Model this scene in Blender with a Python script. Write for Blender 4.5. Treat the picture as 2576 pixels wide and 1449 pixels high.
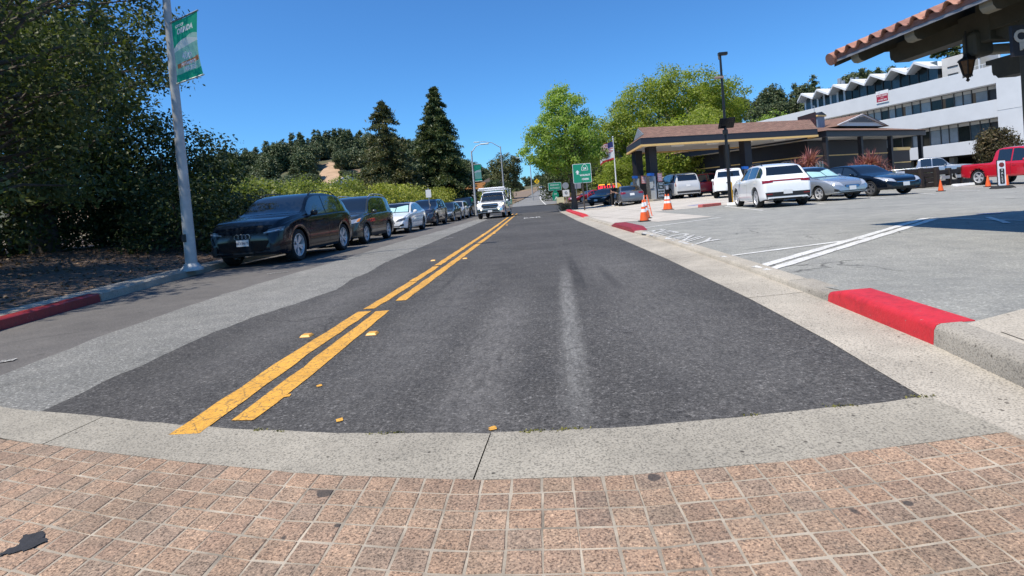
import bpy, bmesh, math, random
import numpy as np
from mathutils import Vector, Matrix
from mathutils.bvhtree import BVHTree

for o in list(bpy.data.objects):
    bpy.data.objects.remove(o, do_unlink=True)
scene = bpy.context.scene
COL = scene.collection
R_ = random.Random(7)
rad = math.radians

# ------------------------------------------------------------------ camera
# survey of the photograph on a 2576 x 1449 sheet: focal length, horizon tilt, vanishing point of the road
FW, FH, FOC = 2576.0, 1449.0, 1360.0
PPX, PPY = 1288.0, 541.6
VPX, VPY, ROLL, HC = 1356.0, 503.0, rad(4.6), 1.05
dY = Vector((VPX - PPX, PPY - VPY, -FOC)).normalized()
dh = Vector((VPX - PPX + 800 * math.cos(ROLL), PPY - VPY + 800 * math.sin(ROLL), -FOC)).normalized()
dZ = dh.cross(dY).normalized()
dX = dY.cross(dZ)
RM = Matrix((dX, dY, dZ))                      # camera space -> world space
cam_data = bpy.data.cameras.new('camera')
cam = bpy.data.objects.new('camera', cam_data)
COL.objects.link(cam)
cam.matrix_world = Matrix.Translation((0, 0, HC)) @ RM.to_4x4()
cam_data.sensor_width = 36.0
cam_data.lens = 36.0 * FOC / FW
cam_data.shift_y = (PPY - FH / 2) / FW
cam_data.clip_start, cam_data.clip_end = 0.05, 6000
scene.camera = cam

# ------------------------------------------------------------------ sky, sun, exposure
SUN_EL = rad(63)
SUN_DIR = Vector((-0.75 * math.cos(SUN_EL), -0.66 * math.cos(SUN_EL), math.sin(SUN_EL))).normalized()
world = bpy.data.worlds.new('World')
scene.world = world
world.use_nodes = True
nt = world.node_tree
sky = nt.nodes.new('ShaderNodeTexSky')
sky.sky_type = 'NISHITA'
sky.sun_disc = False
sky.sun_elevation = SUN_EL
sky.sun_rotation = math.atan2(SUN_DIR.x, SUN_DIR.y)
sky.altitude = 150
sky.air_density, sky.dust_density, sky.ozone_density = 1.0, 0.35, 3.2
bg = nt.nodes['Background']
bg.inputs['Strength'].default_value = 0.11
tint = nt.nodes.new('ShaderNodeMix'); tint.data_type = 'RGBA'; tint.blend_type = 'MULTIPLY'
tint.inputs[0].default_value = 1.0; tint.inputs[7].default_value = (.50, .98, 1.42, 1)      # the camera's saturated blue
nt.links.new(sky.outputs[0], tint.inputs[6]); nt.links.new(tint.outputs[2], bg.inputs[0])
sl = bpy.data.lights.new('sun', 'SUN')
sl.energy, sl.angle, sl.color = 5.0, rad(0.53), (1.0, 0.925, 0.80)
sun = bpy.data.objects.new('sun', sl)
COL.objects.link(sun)
sun.rotation_euler = (-SUN_DIR).to_track_quat('-Z', 'Y').to_euler()
sun.location = (-20, -20, 40)
vs = scene.view_settings
vs.view_transform, vs.look, vs.gamma, vs.use_curve_mapping = 'Standard', 'None', 1.0, False
vs.exposure = 0.16
scene.cycles.max_bounces = 8
scene.cycles.transparent_max_bounces = 6
scene.cycles.caustics_reflective = scene.cycles.caustics_refractive = False

# ------------------------------------------------------------------ survey helpers
def ray(x, y):
    return RM @ Vector((x - PPX, PPY - y, -FOC))
def G(x, y, z=0.0):
    d = ray(x, y); t = (z - HC) / d.z
    return Vector((d.x * t, d.y * t, z))
def D(x, y, Y):
    d = ray(x, y); t = Y / d.y
    return Vector((d.x * t, Y, HC + d.z * t))
def sm(a, b, x):
    t = min(1, max(0, (x - a) / (b - a))); return t * t * (3 - 2 * t)
def lotz(x, y):
    h = 0.075 + 0.22 * sm(24, 36, y) * sm(4, 9, x) - 0.010 * max(0, min(x, 40) - 12)
    h += .074 * (1 - sm(4.0, 5.0, y)) * (1 - sm(3.5, 9, x))
    return h + 0.6 * sm(46, 75, y) * sm(2, 6, x)
def roadz(y):
    pts = [(-50, 0), (48, 0), (62, .12), (75, .42), (95, 1.05), (120, 2.0), (160, 3.5), (200, 4.75), (235, 5.1), (300, 4.0), (500, 0)]
    return float(np.interp(y, [p[0] for p in pts], [p[1] for p in pts]))
def GL(x, y):
    z = 0.08
    for _ in range(12):
        p = G(x, y, z); z = lotz(p.x, p.y)
    return Vector((p.x, p.y, z))

# ------------------------------------------------------------------ material helpers
MATS = {}
def new_mat(name):
    m = bpy.data.materials.new(name); m.use_nodes = True
    MATS[name] = m
    return m, m.node_tree.nodes, m.node_tree.links, m.node_tree.nodes['Principled BSDF']
def noise(N, L, scale, detail=4, rough=.6, vec=None, stretch=None):
    t = N.new('ShaderNodeTexNoise'); t.inputs['Scale'].default_value = scale
    t.inputs['Detail'].default_value = detail; t.inputs['Roughness'].default_value = rough
    if vec is None:
        tc = N.new('ShaderNodeTexCoord'); vec = tc.outputs['Object']
    if stretch:
        mp = N.new('ShaderNodeMapping'); mp.inputs['Scale'].default_value = stretch
        L.new(vec, mp.inputs['Vector']); vec = mp.outputs[0]
    L.new(vec, t.inputs['Vector'])
    return t.outputs['Fac']
def ramp(N, L, fac, stops):
    r = N.new('ShaderNodeValToRGB'); e = r.color_ramp.elements
    while len(e) < len(stops): e.new(0.5)
    for el, (p, c) in zip(e, stops):
        el.position = p; el.color = (*c, 1) if len(c) == 3 else c
    L.new(fac, r.inputs[0]); return r.outputs[0]
def mixc(N, L, fac, a, b, mode='MIX'):
    m = N.new('ShaderNodeMix'); m.data_type = 'RGBA'; m.blend_type = mode
    if isinstance(fac, (int, float)): m.inputs[0].default_value = fac
    else: L.new(fac, m.inputs[0])
    for i, v in ((6, a), (7, b)):
        if isinstance(v, (tuple, list)): m.inputs[i].default_value = (*v, 1)
        else: L.new(v, m.inputs[i])
    return m.outputs[2]
def mathn(N, L, op, a, b=None, c=None):
    m = N.new('ShaderNodeMath'); m.operation = op
    for i, v in enumerate((a, b, c)):
        if v is None: continue
        if isinstance(v, (int, float)): m.inputs[i].default_value = v
        else: L.new(v, m.inputs[i])
    return m.outputs[0]
def bump(N, L, P, h, strength=.3, dist=.01):
    b = N.new('ShaderNodeBump'); b.inputs['Strength'].default_value = strength
    b.inputs['Distance'].default_value = dist
    L.new(h, b.inputs['Height']); L.new(b.outputs[0], P.inputs['Normal'])
def plain(name, col, rough=.5, metal=0., var=.12, scale=6., coat=0., bumpk=0., bscale=60., emit=0., spec=.5):
    """solid colour with a little uneven tone and, if asked, fine relief"""
    m, N, L, P = new_mat(name)
    P.inputs['Roughness'].default_value = rough; P.inputs['Metallic'].default_value = metal
    P.inputs['Coat Weight'].default_value = coat; P.inputs['Coat Roughness'].default_value = .04
    P.inputs['Specular IOR Level'].default_value = spec
    if var:
        n = noise(N, L, scale, 5)
        c = ramp(N, L, n, [(.3, tuple(v * (1 - var) for v in col)), (.7, tuple(min(1, v * (1 + var)) for v in col))])
        L.new(c, P.inputs['Base Color'])
    else:
        P.inputs['Base Color'].default_value = (*col, 1)
    if bumpk: bump(N, L, P, noise(N, L, bscale, 3), bumpk, .01)
    if emit:
        P.inputs['Emission Color'].default_value = (*col, 1); P.inputs['Emission Strength'].default_value = emit
    return m
def paint(name, col, rough=.22, metal=0.):
    return plain(name, col, rough, metal, .03, 2., coat=1.)
def leafmat(name, cols, trans=.35, rough=.5):
    m, N, L, P = new_mat(name)
    g = N.new('ShaderNodeNewGeometry')
    k = len(cols)
    c = ramp(N, L, g.outputs['Random Per Island'], [(i / max(1, k - 1), cc) for i, cc in enumerate(cols)])
    n = noise(N, L, .55, 2)
    v = ramp(N, L, n, [(.3, (.68, .70, .66)), (.72, (1.22, 1.2, 1.15))])
    c = mixc(N, L, 1.0, c, v, 'MULTIPLY')
    L.new(c, P.inputs['Base Color']); P.inputs['Roughness'].default_value = rough
    P.inputs['Specular IOR Level'].default_value = .35
    t = N.new('ShaderNodeBsdfTranslucent')
    L.new(mixc(N, L, 1., c, (1.0, 1.1, .55), 'MULTIPLY'), t.inputs['Color'])
    mx = N.new('ShaderNodeMixShader'); mx.inputs[0].default_value = trans
    L.new(P.outputs[0], mx.inputs[1]); L.new(t.outputs[0], mx.inputs[2])
    L.new(mx.outputs[0], N['Material Output'].inputs['Surface'])
    return m

# ------------------------------------------------------------------ object helpers
def link(o, parent=None):
    COL.objects.link(o)
    if parent is not None: o.parent = parent
    return o
def tag(o, label=None, cat=None, group=None, kind=None):
    if label: o['label'] = label
    if cat: o['category'] = cat
    if group: o['group'] = group
    if kind: o['kind'] = kind
    return o
def thing(name, label, cat, loc=(0, 0, 0), rz=0., group=None, rot=None):
    o = bpy.data.objects.new(name, None)
    o.empty_display_size = .2
    link(o); o.location = loc
    o.rotation_euler = rot if rot else (0, 0, rz)
    return tag(o, label, cat, group)
def finish(me, mat, smooth=None):
    for mm in (mat if isinstance(mat, (list, tuple)) else [mat]):
        if mm is not None: me.materials.append(mm)
    if smooth is not None:
        for p in me.polygons: p.use_smooth = True
        me.set_sharp_from_angle(angle=rad(smooth))
    return me
def mobj(name, verts, faces, mat, parent=None, smooth=None):
    me = bpy.data.meshes.new(name)
    me.from_pydata([tuple(v) for v in verts], [], faces); me.update()
    finish(me, mat, smooth)
    return link(bpy.data.objects.new(name, me), parent)
class MB:
    """collects simple solids of one part"""
    def __init__(s, M=None): s.v, s.f, s.M = [], [], M or Matrix()
    def add(s, vs, fs, M=None):
        k = len(s.v); T = s.M @ M if M else s.M
        s.v += [T @ Vector(v) for v in vs]; s.f += [tuple(i + k for i in f) for f in fs]
        return s
    def box(s, c, d, M=None, taper=1.):
        x, y, z = [q / 2 for q in d]; t = taper
        vs = [(-x, -y, -z), (x, -y, -z), (x, y, -z), (-x, y, -z), (-x * t, -y * t, z), (x * t, -y * t, z), (x * t, y * t, z), (-x * t, y * t, z)]
        vs = [(a + c[0], b + c[1], e + c[2]) for a, b, e in vs]
        return s.add(vs, [(0, 3, 2, 1), (4, 5, 6, 7), (0, 1, 5, 4), (1, 2, 6, 5), (2, 3, 7, 6), (3, 0, 4, 7)], M)
    def prism(s, poly, a0, a1, axis='y', M=None):
        """polygon of 2-D points pushed along an axis"""
        n = len(poly)
        def P(p, a): return {'y': (p[0], a, p[1]), 'x': (a, p[0], p[1]), 'z': (p[0], p[1], a)}[axis]
        vs = [P(p, a0) for p in poly] + [P(p, a1) for p in poly]
        fs = [tuple(range(n)), tuple(range(2 * n - 1, n - 1, -1))] + [(i + n, (i + 1) % n + n, (i + 1) % n, i) for i in range(n)]
        return s.add(vs, fs, M)
    def tube(s, pts, rs, n=8, cap=True, M=None):
        pts = [Vector(p) for p in pts]
        if isinstance(rs, (int, float)): rs = [rs] * len(pts)
        vs, fs, ref = [], [], None
        for i, p in enumerate(pts):
            t = (pts[min(i + 1, len(pts) - 1)] - pts[max(i - 1, 0)])
            t = t.normalized() if t.length > 1e-9 else Vector((0, 0, 1))
            if ref is None: ref = t.orthogonal().normalized()
            ref = (ref - t * ref.dot(t))
            ref = ref.normalized() if ref.length > 1e-6 else t.orthogonal().normalized()
            b = t.cross(ref)
            for k in range(n):
                a = 2 * math.pi * k / n
                vs.append(p + (ref * math.cos(a) + b * math.sin(a)) * rs[i])
        for i in range(len(pts) - 1):
            for k in range(n):
                fs.append((i * n + k, i * n + (k + 1) % n, (i + 1) * n + (k + 1) % n, (i + 1) * n + k))
        if cap:
            fs.append(tuple(range(n - 1, -1, -1))); fs.append(tuple(range((len(pts) - 1) * n, len(pts) * n)))
        return s.add(vs, fs, M)
    def lathe(s, prof, n=16, M=None, cap=True):
        vs, fs = [], []
        for r, z in prof:
            for k in range(n):
                a = 2 * math.pi * k / n; vs.append((r * math.cos(a), r * math.sin(a), z))
        for i in range(len(prof) - 1):
            for k in range(n):
                fs.append((i * n + k, i * n + (k + 1) % n, (i + 1) * n + (k + 1) % n, (i + 1) * n + k))
        if cap and prof[0][0] > 1e-4: fs.append(tuple(range(n - 1, -1, -1)))
        if cap and prof[-1][0] > 1e-4: fs.append(tuple(range((len(prof) - 1) * n, len(prof) * n)))
        return s.add(vs, fs, M)
    def torus(s, R, r, n=24, m=8, M=None):
        vs, fs = [], []
        for i in range(n):
            a = 2 * math.pi * i / n
            for j in range(m):
                b = 2 * math.pi * j / m
                q = R + r * math.cos(b); vs.append((q * math.cos(a), q * math.sin(a), r * math.sin(b)))
        for i in range(n):
            for j in range(m):
                fs.append((i * m + j, ((i + 1) % n) * m + j, ((i + 1) % n) * m + (j + 1) % m, i * m + (j + 1) % m))
        return s.add(vs, fs, M)
    def build(s, name, mat, parent=None, smooth=None):
        return mobj(name, s.v, s.f, mat, parent, smooth)
def bevel(o, w=.01, seg=2):
    b = o.modifiers.new('edge', 'BEVEL'); b.width = w; b.segments = seg; b.limit_method = 'ANGLE'; b.angle_limit = rad(40)
    return o
def cut_poly(poly, step):
    """bmesh of a flat polygon cut by a square grid"""
    bm = bmesh.new()
    vs = [bm.verts.new((p[0], p[1], 0)) for p in poly]
    bm.faces.new(vs)
    for ax in (0, 1):
        lo = min(p[ax] for p in poly); hi = max(p[ax] for p in poly)
        k = math.ceil(lo / step) * step
        while k < hi:
            if k - lo > 1e-4 and hi - k > 1e-4:
                co = [0, 0, 0]; no = [0, 0, 0]; co[ax] = k; no[ax] = 1
                bmesh.ops.bisect_plane(bm, geom=bm.verts[:] + bm.edges[:] + bm.faces[:], dist=1e-6, plane_co=co, plane_no=no)
            k += step
    return bm
def sheet(name, poly, zf, mat, step=1.0, parent=None, kind='structure'):
    bm = cut_poly(poly, step)
    for v in bm.verts: v.co.z = zf(v.co.x, v.co.y)
    bmesh.ops.recalc_face_normals(bm, faces=bm.faces)
    for f in bm.faces:
        if f.normal.z < 0: f.normal_flip()
    me = bpy.data.meshes.new(name); bm.to_mesh(me); bm.free()
    me.materials.append(mat)
    o = link(bpy.data.objects.new(name, me), parent)
    if parent is None and kind: o['kind'] = kind
    return o
def text(name, body, size, mat, parent, M, ext=.0015, sx=1., sy=1., bold=0.):
    cu = bpy.data.curves.new(name, 'FONT'); cu.body = body; cu.size = size
    cu.align_x = 'CENTER'; cu.align_y = 'CENTER'; cu.extrude = ext; cu.offset = bold
    cu.resolution_u = 3
    t = bpy.data.objects.new(name, cu); COL.objects.link(t)
    bpy.context.view_layer.update()
    me = bpy.data.meshes.new_from_object(t.evaluated_get(bpy.context.evaluated_depsgraph_get()))
    bpy.data.objects.remove(t, do_unlink=True)
    me.transform(M @ Matrix.Diagonal((sx, sy, 1, 1)))
    me.materials.clear(); me.name = name
    if mat: me.materials.append(mat)
    return link(bpy.data.objects.new(name, me), parent)
FACE = Matrix.Rotation(rad(90), 4, 'X')           # flat lettering stood upright, read from the -Y side
def TM(x, y, z): return Matrix.Translation((x, y, z)) @ FACE
def copy_tree(o, parent=None):
    c = o.copy(); link(c, parent)
    for ch in list(o.children): copy_tree(ch, c)
    return c
# ------------------------------------------------------------------ ground materials
def asphalt(name, dark, light, wear=None, speck=.5, rough=.85):
    m, N, L, P = new_mat(name)
    tc = N.new('ShaderNodeTexCoord'); v = tc.outputs['Object']
    big = noise(N, L, .35, 4, .6, v)
    fine = noise(N, L, 90, 3, .7, v)
    mid = noise(N, L, 2.6, 6, .75, v)
    scuff = noise(N, L, 42, 5, .8, v)
    c = ramp(N, L, big, [(.3, dark), (.7, light)])
    sp = ramp(N, L, fine, [(.32, (1 - speck * .75,) * 3), (.5, (1, 1, 1)), (.62, (1.0, 1.0, 1.0)), (.72, (1 + speck * 1.9,) * 3)])
    c = mixc(N, L, 1., c, sp, 'MULTIPLY')
    md = ramp(N, L, mid, [(.3, (.82, .82, .83)), (.68, (1.18, 1.17, 1.15))])
    c = mixc(N, L, 1., c, md, 'MULTIPLY')
    c = mixc(N, L, 1., c, ramp(N, L, scuff, [(.34, (1 - speck * .42,) * 3), (.48, (1, 1, 1)), (.57, (1 + speck * .35,) * 3), (.69, (1 + speck * 2.4,) * 3)]), 'MULTIPLY')
    if wear:
        sep = N.new('ShaderNodeSeparateXYZ'); L.new(v, sep.inputs[0])
        wob = noise(N, L, .6, 3, .6, v)
        xw = mathn(N, L, 'ADD', sep.outputs[0], mathn(N, L, 'MULTIPLY', mathn(N, L, 'SUBTRACT', wob, .5), .10))
        pat = noise(N, L, 70, 5, .8, v, (1, .7, 1)); pat2 = noise(N, L, 22, 4, .7, v, (1, .22, 1))
        pm = mathn(N, L, 'MULTIPLY', ramp(N, L, pat, [(.40, (.12, .12, .12)), (.60, (1, 1, 1))]), ramp(N, L, pat2, [(.36, (.15, .15, .15)), (.62, (1, 1, 1))]))
        for (x0, wd, y0, y1, amt, col, sk) in wear:
            dx = mathn(N, L, 'ABSOLUTE', mathn(N, L, 'SUBTRACT', mathn(N, L, 'SUBTRACT', xw, x0), mathn(N, L, 'MULTIPLY', sep.outputs[1], sk)))
            a = N.new('ShaderNodeMapRange'); a.interpolation_type = 'SMOOTHSTEP'
            a.inputs[1].default_value = wd; a.inputs[2].default_value = wd * .15
            L.new(dx, a.inputs[0])
            b = N.new('ShaderNodeMapRange'); b.interpolation_type = 'SMOOTHSTEP'
            b.inputs[1].default_value = y1; b.inputs[2].default_value = (y0 + y1) / 2; L.new(sep.outputs[1], b.inputs[0])
            b2 = N.new('ShaderNodeMapRange'); b2.interpolation_type = 'SMOOTHSTEP'
            b2.inputs[1].default_value = y0; b2.inputs[2].default_value = y0 + (y1 - y0) * .25; L.new(sep.outputs[1], b2.inputs[0])
            f = mathn(N, L, 'MULTIPLY', mathn(N, L, 'MULTIPLY', a.outputs[0], b.outputs[0]), mathn(N, L, 'MULTIPLY', b2.outputs[0], amt))
            f = mathn(N, L, 'MULTIPLY', f, mathn(N, L, 'ADD', mathn(N, L, 'MULTIPLY', pm, .9), .1))
            c = mixc(N, L, f, c, col)
    # hairline cracks and old drips
    wv = N.new('ShaderNodeVectorMath'); wv.operation = 'MULTIPLY_ADD'
    nz = N.new('ShaderNodeTexNoise'); nz.inputs['Scale'].default_value = 1.6; nz.inputs['Detail'].default_value = 5; L.new(v, nz.inputs['Vector'])
    L.new(nz.outputs['Color'], wv.inputs[0]); wv.inputs[1].default_value = (.9, .9, 0); L.new(v, wv.inputs[2])
    ck = N.new('ShaderNodeTexVoronoi'); ck.feature = 'DISTANCE_TO_EDGE'; ck.inputs['Scale'].default_value = .42; L.new(wv.outputs[0], ck.inputs['Vector'])
    gate_ = ramp(N, L, noise(N, L, .5, 2, .5, v), [(.48, (0, 0, 0)), (.60, (1, 1, 1))])
    c = mixc(N, L, mathn(N, L, 'MULTIPLY', ramp(N, L, ck.outputs['Distance'], [(.0, (.75, .75, .75)), (.007, (0, 0, 0))]), gate_), c, (.03, .028, .026))
    dp = N.new('ShaderNodeTexVoronoi'); dp.inputs['Scale'].default_value = 2.3; L.new(v, dp.inputs['Vector'])
    c = mixc(N, L, ramp(N, L, dp.outputs['Distance'], [(.05, (.55, .55, .55)), (.11, (0, 0, 0))]), c, mixc(N, L, 1., c, (.5, .5, .5), 'MULTIPLY'))
    ch = N.new('ShaderNodeTexVoronoi'); ch.inputs['Scale'].default_value = 5.1; L.new(v, ch.inputs['Vector'])
    c = mixc(N, L, ramp(N, L, ch.outputs['Distance'], [(.022, (.7, .7, .7)), (.035, (0, 0, 0))]), c, (.42, .40, .37))
    L.new(c, P.inputs['Base Color'])
    P.inputs['Roughness'].default_value = rough; P.inputs['Specular IOR Level'].default_value = .3
    bump(N, L, P, noise(N, L, 140, 2, .7, v), .55, .006)
    return m
def concrete(name, base, stain=.35, agg=.5):
    m, N, L, P = new_mat(name)
    tc = N.new('ShaderNodeTexCoord'); v = tc.outputs['Object']
    c = ramp(N, L, noise(N, L, .9, 6, .7, v), [(.3, tuple(x * (1 - stain) for x in base)), (.66, tuple(x * 1.1 for x in base))])
    f = noise(N, L, 110, 2, .6, v)
    c = mixc(N, L, 1., c, ramp(N, L, f, [(.34, (1 - agg,) * 3), (.47, (1, 1, 1)), (.66, (1 + agg * .45,) * 3)]), 'MULTIPLY')
    vo = N.new('ShaderNodeTexVoronoi'); vo.inputs['Scale'].default_value = 17; L.new(v, vo.inputs['Vector'])
    blot = ramp(N, L, vo.outputs['Distance'], [(.10, (.30, .29, .28)), (.17, (1, 1, 1))])
    gate = ramp(N, L, noise(N, L, 5, 2, .5, v), [(.50, (0, 0, 0)), (.56, (1, 1, 1))])
    c = mixc(N, L, gate, c, mixc(N, L, 1., c, blot, 'MULTIPLY'))
    L.new(c, P.inputs['Base Color']); P.inputs['Roughness'].default_value = .9
    bump(N, L, P, noise(N, L, 130, 3, .7, v), .5, .006)
    return m
M_lane = asphalt('lane_asphalt', (.105, .098, .092), (.145, .136, .127), speck=.4)
M_grey = asphalt('old_asphalt', (.165, .163, .15), (.22, .215, .20), speck=.8)
M_dark = asphalt('new_asphalt', (.058, .055, .052), (.088, .084, .080), speck=1.0,
                 wear=[(.02, .12, 1.8, 9.5, .46, (.48, .47, .44), .035), (-.55, .34, 1.6, 7.5, .46, (.28, .265, .25), .033), (1.0, .7, 1.5, 13, .4, (.23, .22, .21), 0), (-1.1, .5, 2, 10, .4, (.22, .21, .2), 0), (-2.5, .5, 2.5, 12, .4, (.22, .21, .2), 0),
                       (.30, .09, 5.6, 11.0, 1.0, (.022, .021, .021), .014), (.36, .05, 5.8, 9.6, 1.0, (.022, .021, .021), .014), (.80, .10, 5.6, 8.6, .9, (.022, .021, .021), 0), (-1.35, .06, 6.0, 9.5, .9, (.025, .024, .024), 0)])
M_lot = asphalt('lot_asphalt', (.235, .235, .215), (.30, .295, .268), speck=.45)
M_far = asphalt('far_asphalt', (.17, .17, .168), (.23, .23, .225), speck=.3)
M_cross = asphalt('cross_asphalt', (.042, .043, .046), (.062, .063, .066), speck=.4)
M_conc = concrete('gutter_concrete', (.43, .385, .315))
M_band = concrete('band_concrete', (.345, .312, .252), .32, .5)
M_apron = concrete('apron_concrete', (.50, .455, .395), .22, .25)
M_walk = concrete('walk_concrete', (.45, .40, .325), .2, .4)
M_kerbold = concrete('kerb_concrete', (.36, .325, .27), .4, .45)
M_mortar = plain('joint_sand', (.345, .295, .23), .95, var=.45, scale=5, bumpk=.4, bscale=120)
M_soil = plain('dry_soil', (.20, .145, .10), .95, var=.3, scale=3, bumpk=.5, bscale=30)
M_litter = plain('leaf_mulch', (.115, .080, .058), .95, var=.5, scale=12, bumpk=.8, bscale=40)
M_field = plain('dry_ground', (.19, .15, .09), .95, var=.25, scale=.2)
def roadpaint(name, col, chip=.56):
    m, N, L, P = new_mat(name)
    n = noise(N, L, 22, 6, .75)
    crack = N.new('ShaderNodeTexVoronoi'); crack.feature = 'DISTANCE_TO_EDGE'; crack.inputs['Scale'].default_value = 7
    tc = N.new('ShaderNodeTexCoord'); L.new(tc.outputs['Object'], crack.inputs['Vector'])
    c = ramp(N, L, n, [(.35, tuple(x * .82 for x in col)), (.6, col)])
    c = mixc(N, L, ramp(N, L, crack.outputs['Distance'], [(.0, (.55, .55, .55)), (.035, (0, 0, 0))]), c, (.10, .08, .05))
    c = mixc(N, L, ramp(N, L, noise(N, L, 48, 5, .8), [(chip + .0, (0, 0, 0)), (chip + .06, (.9, .9, .9))]), c, (.075, .07, .065))
    c = mixc(N, L, 1., c, ramp(N, L, noise(N, L, 90, 3, .7), [(.3, (.72, .72, .72)), (.5, (1, 1, 1)), (.7, (1.08, 1.08, 1.08))]), 'MULTIPLY')
    c = mixc(N, L, 1., c, ramp(N, L, noise(N, L, 2.2, 4, .7), [(.3, (.80, .79, .78)), (.6, (1, 1, 1))]), 'MULTIPLY')
    L.new(c, P.inputs['Base Color']); P.inputs['Roughness'].default_value = .7
    return m
M_yellow = roadpaint('yellow_paint', (.78, .40, .055), .555)
M_white = roadpaint('white_paint', (.78, .77, .73), .60)
M_fade = roadpaint('faded_white_paint', (.62, .61, .58), .46)
def redpaint(name, col, lo):
    m, N, L, P = new_mat(name)
    c = ramp(N, L, noise(N, L, 14, 6, .75), [(.28, lo), (.46, col), (.7, tuple(min(1, x * 1.12) for x in col))])
    c = mixc(N, L, ramp(N, L, noise(N, L, 3.5, 5, .7), [(.35, (.45, .45, .45)), (.55, (0, 0, 0))]), c, tuple(x * .55 for x in col))
    c = mixc(N, L, ramp(N, L, noise(N, L, 26, 6, .8), [(.635, (0, 0, 0)), (.66, (.9, .9, .9))]), c, (.33, .29, .25))
    L.new(c, P.inputs['Base Color']); P.inputs['Roughness'].default_value = .5
    bump(N, L, P, noise(N, L, 70, 4), .35, .01)
    return m
M_red = redpaint('red_kerb_paint', (.56, .024, .030), (.42, .02, .026))
M_redold = redpaint('worn_red_kerb_paint', (.27, .020, .024), (.08, .03, .03))
M_redfade = redpaint('pale_red_paint', (.56, .14, .12), (.42, .12, .10))

# ------------------------------------------------------------------ ground sheets
def gz(x, y):
    w = sm(1.8, 3.5, x) * (1 - sm(60, 82, y))
    return roadz(y) * (1 - w) + lotz(x, y) * w
xs = sorted(set([-2500, -1200, -600, -300, -150, -80, -40, -20, -12, -6, -3, 0, 3, 6, 10, 15, 20, 30, 45, 70, 120, 200, 400, 900, 2500]))
ys = sorted(set([-60, -20, 0, 20, 40, 46, 50, 54, 58, 62, 66, 70, 75, 80, 85, 95, 105, 120, 140, 160, 180, 200, 220, 235, 260, 300, 400, 500, 800, 1500, 4000]))
gv = [(x, y, gz(x, y) - .05 - .5 * (1 - sm(46, 52, y))) for y in ys for x in xs]
nx = len(xs)
gf = [(j * nx + i, j * nx + i + 1, (j + 1) * nx + i + 1, (j + 1) * nx + i) for j in range(len(ys) - 1) for i in range(nx - 1)]
ground = mobj('ground', gv, gf, M_field); tag(ground, kind='structure')

def wobble(pts, amp, step, seed):
    """polyline resampled with a ragged edge"""
    r = random.Random(seed); out = []
    for (a, b) in zip(pts[:-1], pts[1:]):
        d = math.dist(a, b); n = max(1, int(d / step))
        for i in range(n):
            t = i / n
            out.append((a[0] + (b[0] - a[0]) * t + r.uniform(-amp, amp), a[1] + (b[1] - a[1]) * t + r.uniform(-amp, amp)))
    out.append(pts[-1]); return out
def edge_y(x):         # near edge of the tarmac = far edge of the concrete band
    return float(np.interp(x, [-6, -3.47, -3.02, -1.97, -1.15, -.36, .35, 1.06, 1.71, 4], [4.6, 3.19, 3.06, 2.72, 2.52, 2.41, 2.39, 2.45, 2.53, 2.75]))
def brick_y(x):        # near edge of the concrete band = first brick row
    return float(np.interp(x, [-6, -2.97, -2.24, -1.65, -.98, -.32, .27, .87, 1.27, 1.74, 4], [4.1, 2.71, 2.48, 2.30, 2.12, 2.01, 1.985, 2.03, 2.09, 2.16, 2.5]))
KERB_L = [(-3.9, 1.2), (-5.2, 3.2), (-6.15, 4.8), (-6.6, 6.2), (-7.05, 8.2), (-7.5, 10.3), (-7.9, 12.5), (-8.15, 15), (-8.2, 22), (-8.2, 52)]
GUT_IN = [(1.86, -1), (1.75, 2.1), (1.70, 2.53), (1.79, 3.5), (1.85, 4.85), (1.88, 8.3), (1.82, 12.7), (1.62, 24), (1.55, 42), (1.7, 47)]
GUT_OUT = [(2.35, -1), (2.05, 1.6), (2.08, 2.3), (2.21, 3.25), (2.30, 4.6), (2.36, 6.5), (2.40, 10), (2.28, 15.3), (2.05, 24), (1.98, 42), (2.6, 47), (4.2, 50.5), (7, 52.5)]
def gx(line, y):
    return float(np.interp(y, [p[1] for p in line], [p[0] for p in line]))

lane_poly = [(x, edge_y(x) - .02) for x in np.linspace(-4.4, 1.75, 16)] + [(1.9, 3), (2.0, 8), (2.0, 12), (1.85, 24), (1.8, 50), (-8.4, 52), (-8.35, 22)] + [(p[0] - .1, p[1]) for p in KERB_L[::-1] if p[1] < 16 and p[1] > 3.3]
sheet('road', lane_poly, lambda x, y: 0., M_lane, 2.)
greyL = wobble([(-4.0, edge_y(-4.0)), (-4.38, 4.06), (-4.7, 5.7), (-4.9, 8), (-4.85, 12), (-4.85, 18), (-4.6, 26), (-4.6, 51)], .03, .4, 1)
greyR = wobble([(-2.6, 51), (-2.6, edge_y(-2.6))], .01, 2, 2)
sheet('old_road_strip', greyL + greyR + [(x, edge_y(x)) for x in np.linspace(-2.7, -3.9, 6)], lambda x, y: .004, M_grey, 2.)
darkL = wobble([(-3.11, edge_y(-3.11)), (-3.2, 3.85), (-3.3, 5.0), (-3.27, 5.8), (-3.1, 6.66), (-2.99, 7.54), (-3.15, 8.67), (-3.12, 9.25), (-3.3, 11.15), (-3.45, 19.5), (-3.6, 36), (-4.2, 50)], .022, .16, 3)
darkR = wobble([(1.62, 50), (1.56, 42), (1.60, 24), (1.82, 12.7), (1.90, 8.3), (1.84, 4.85), (1.80, 3.5), (1.70, 2.53)], .03, .25, 4)
darkB = wobble([(x, edge_y(x)) for x in np.linspace(1.68, -3.0, 22)], .014, .1, 5)
sheet('fresh_road_surface', darkL + darkR + darkB, lambda x, y: .008, M_dark, 2.)
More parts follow.
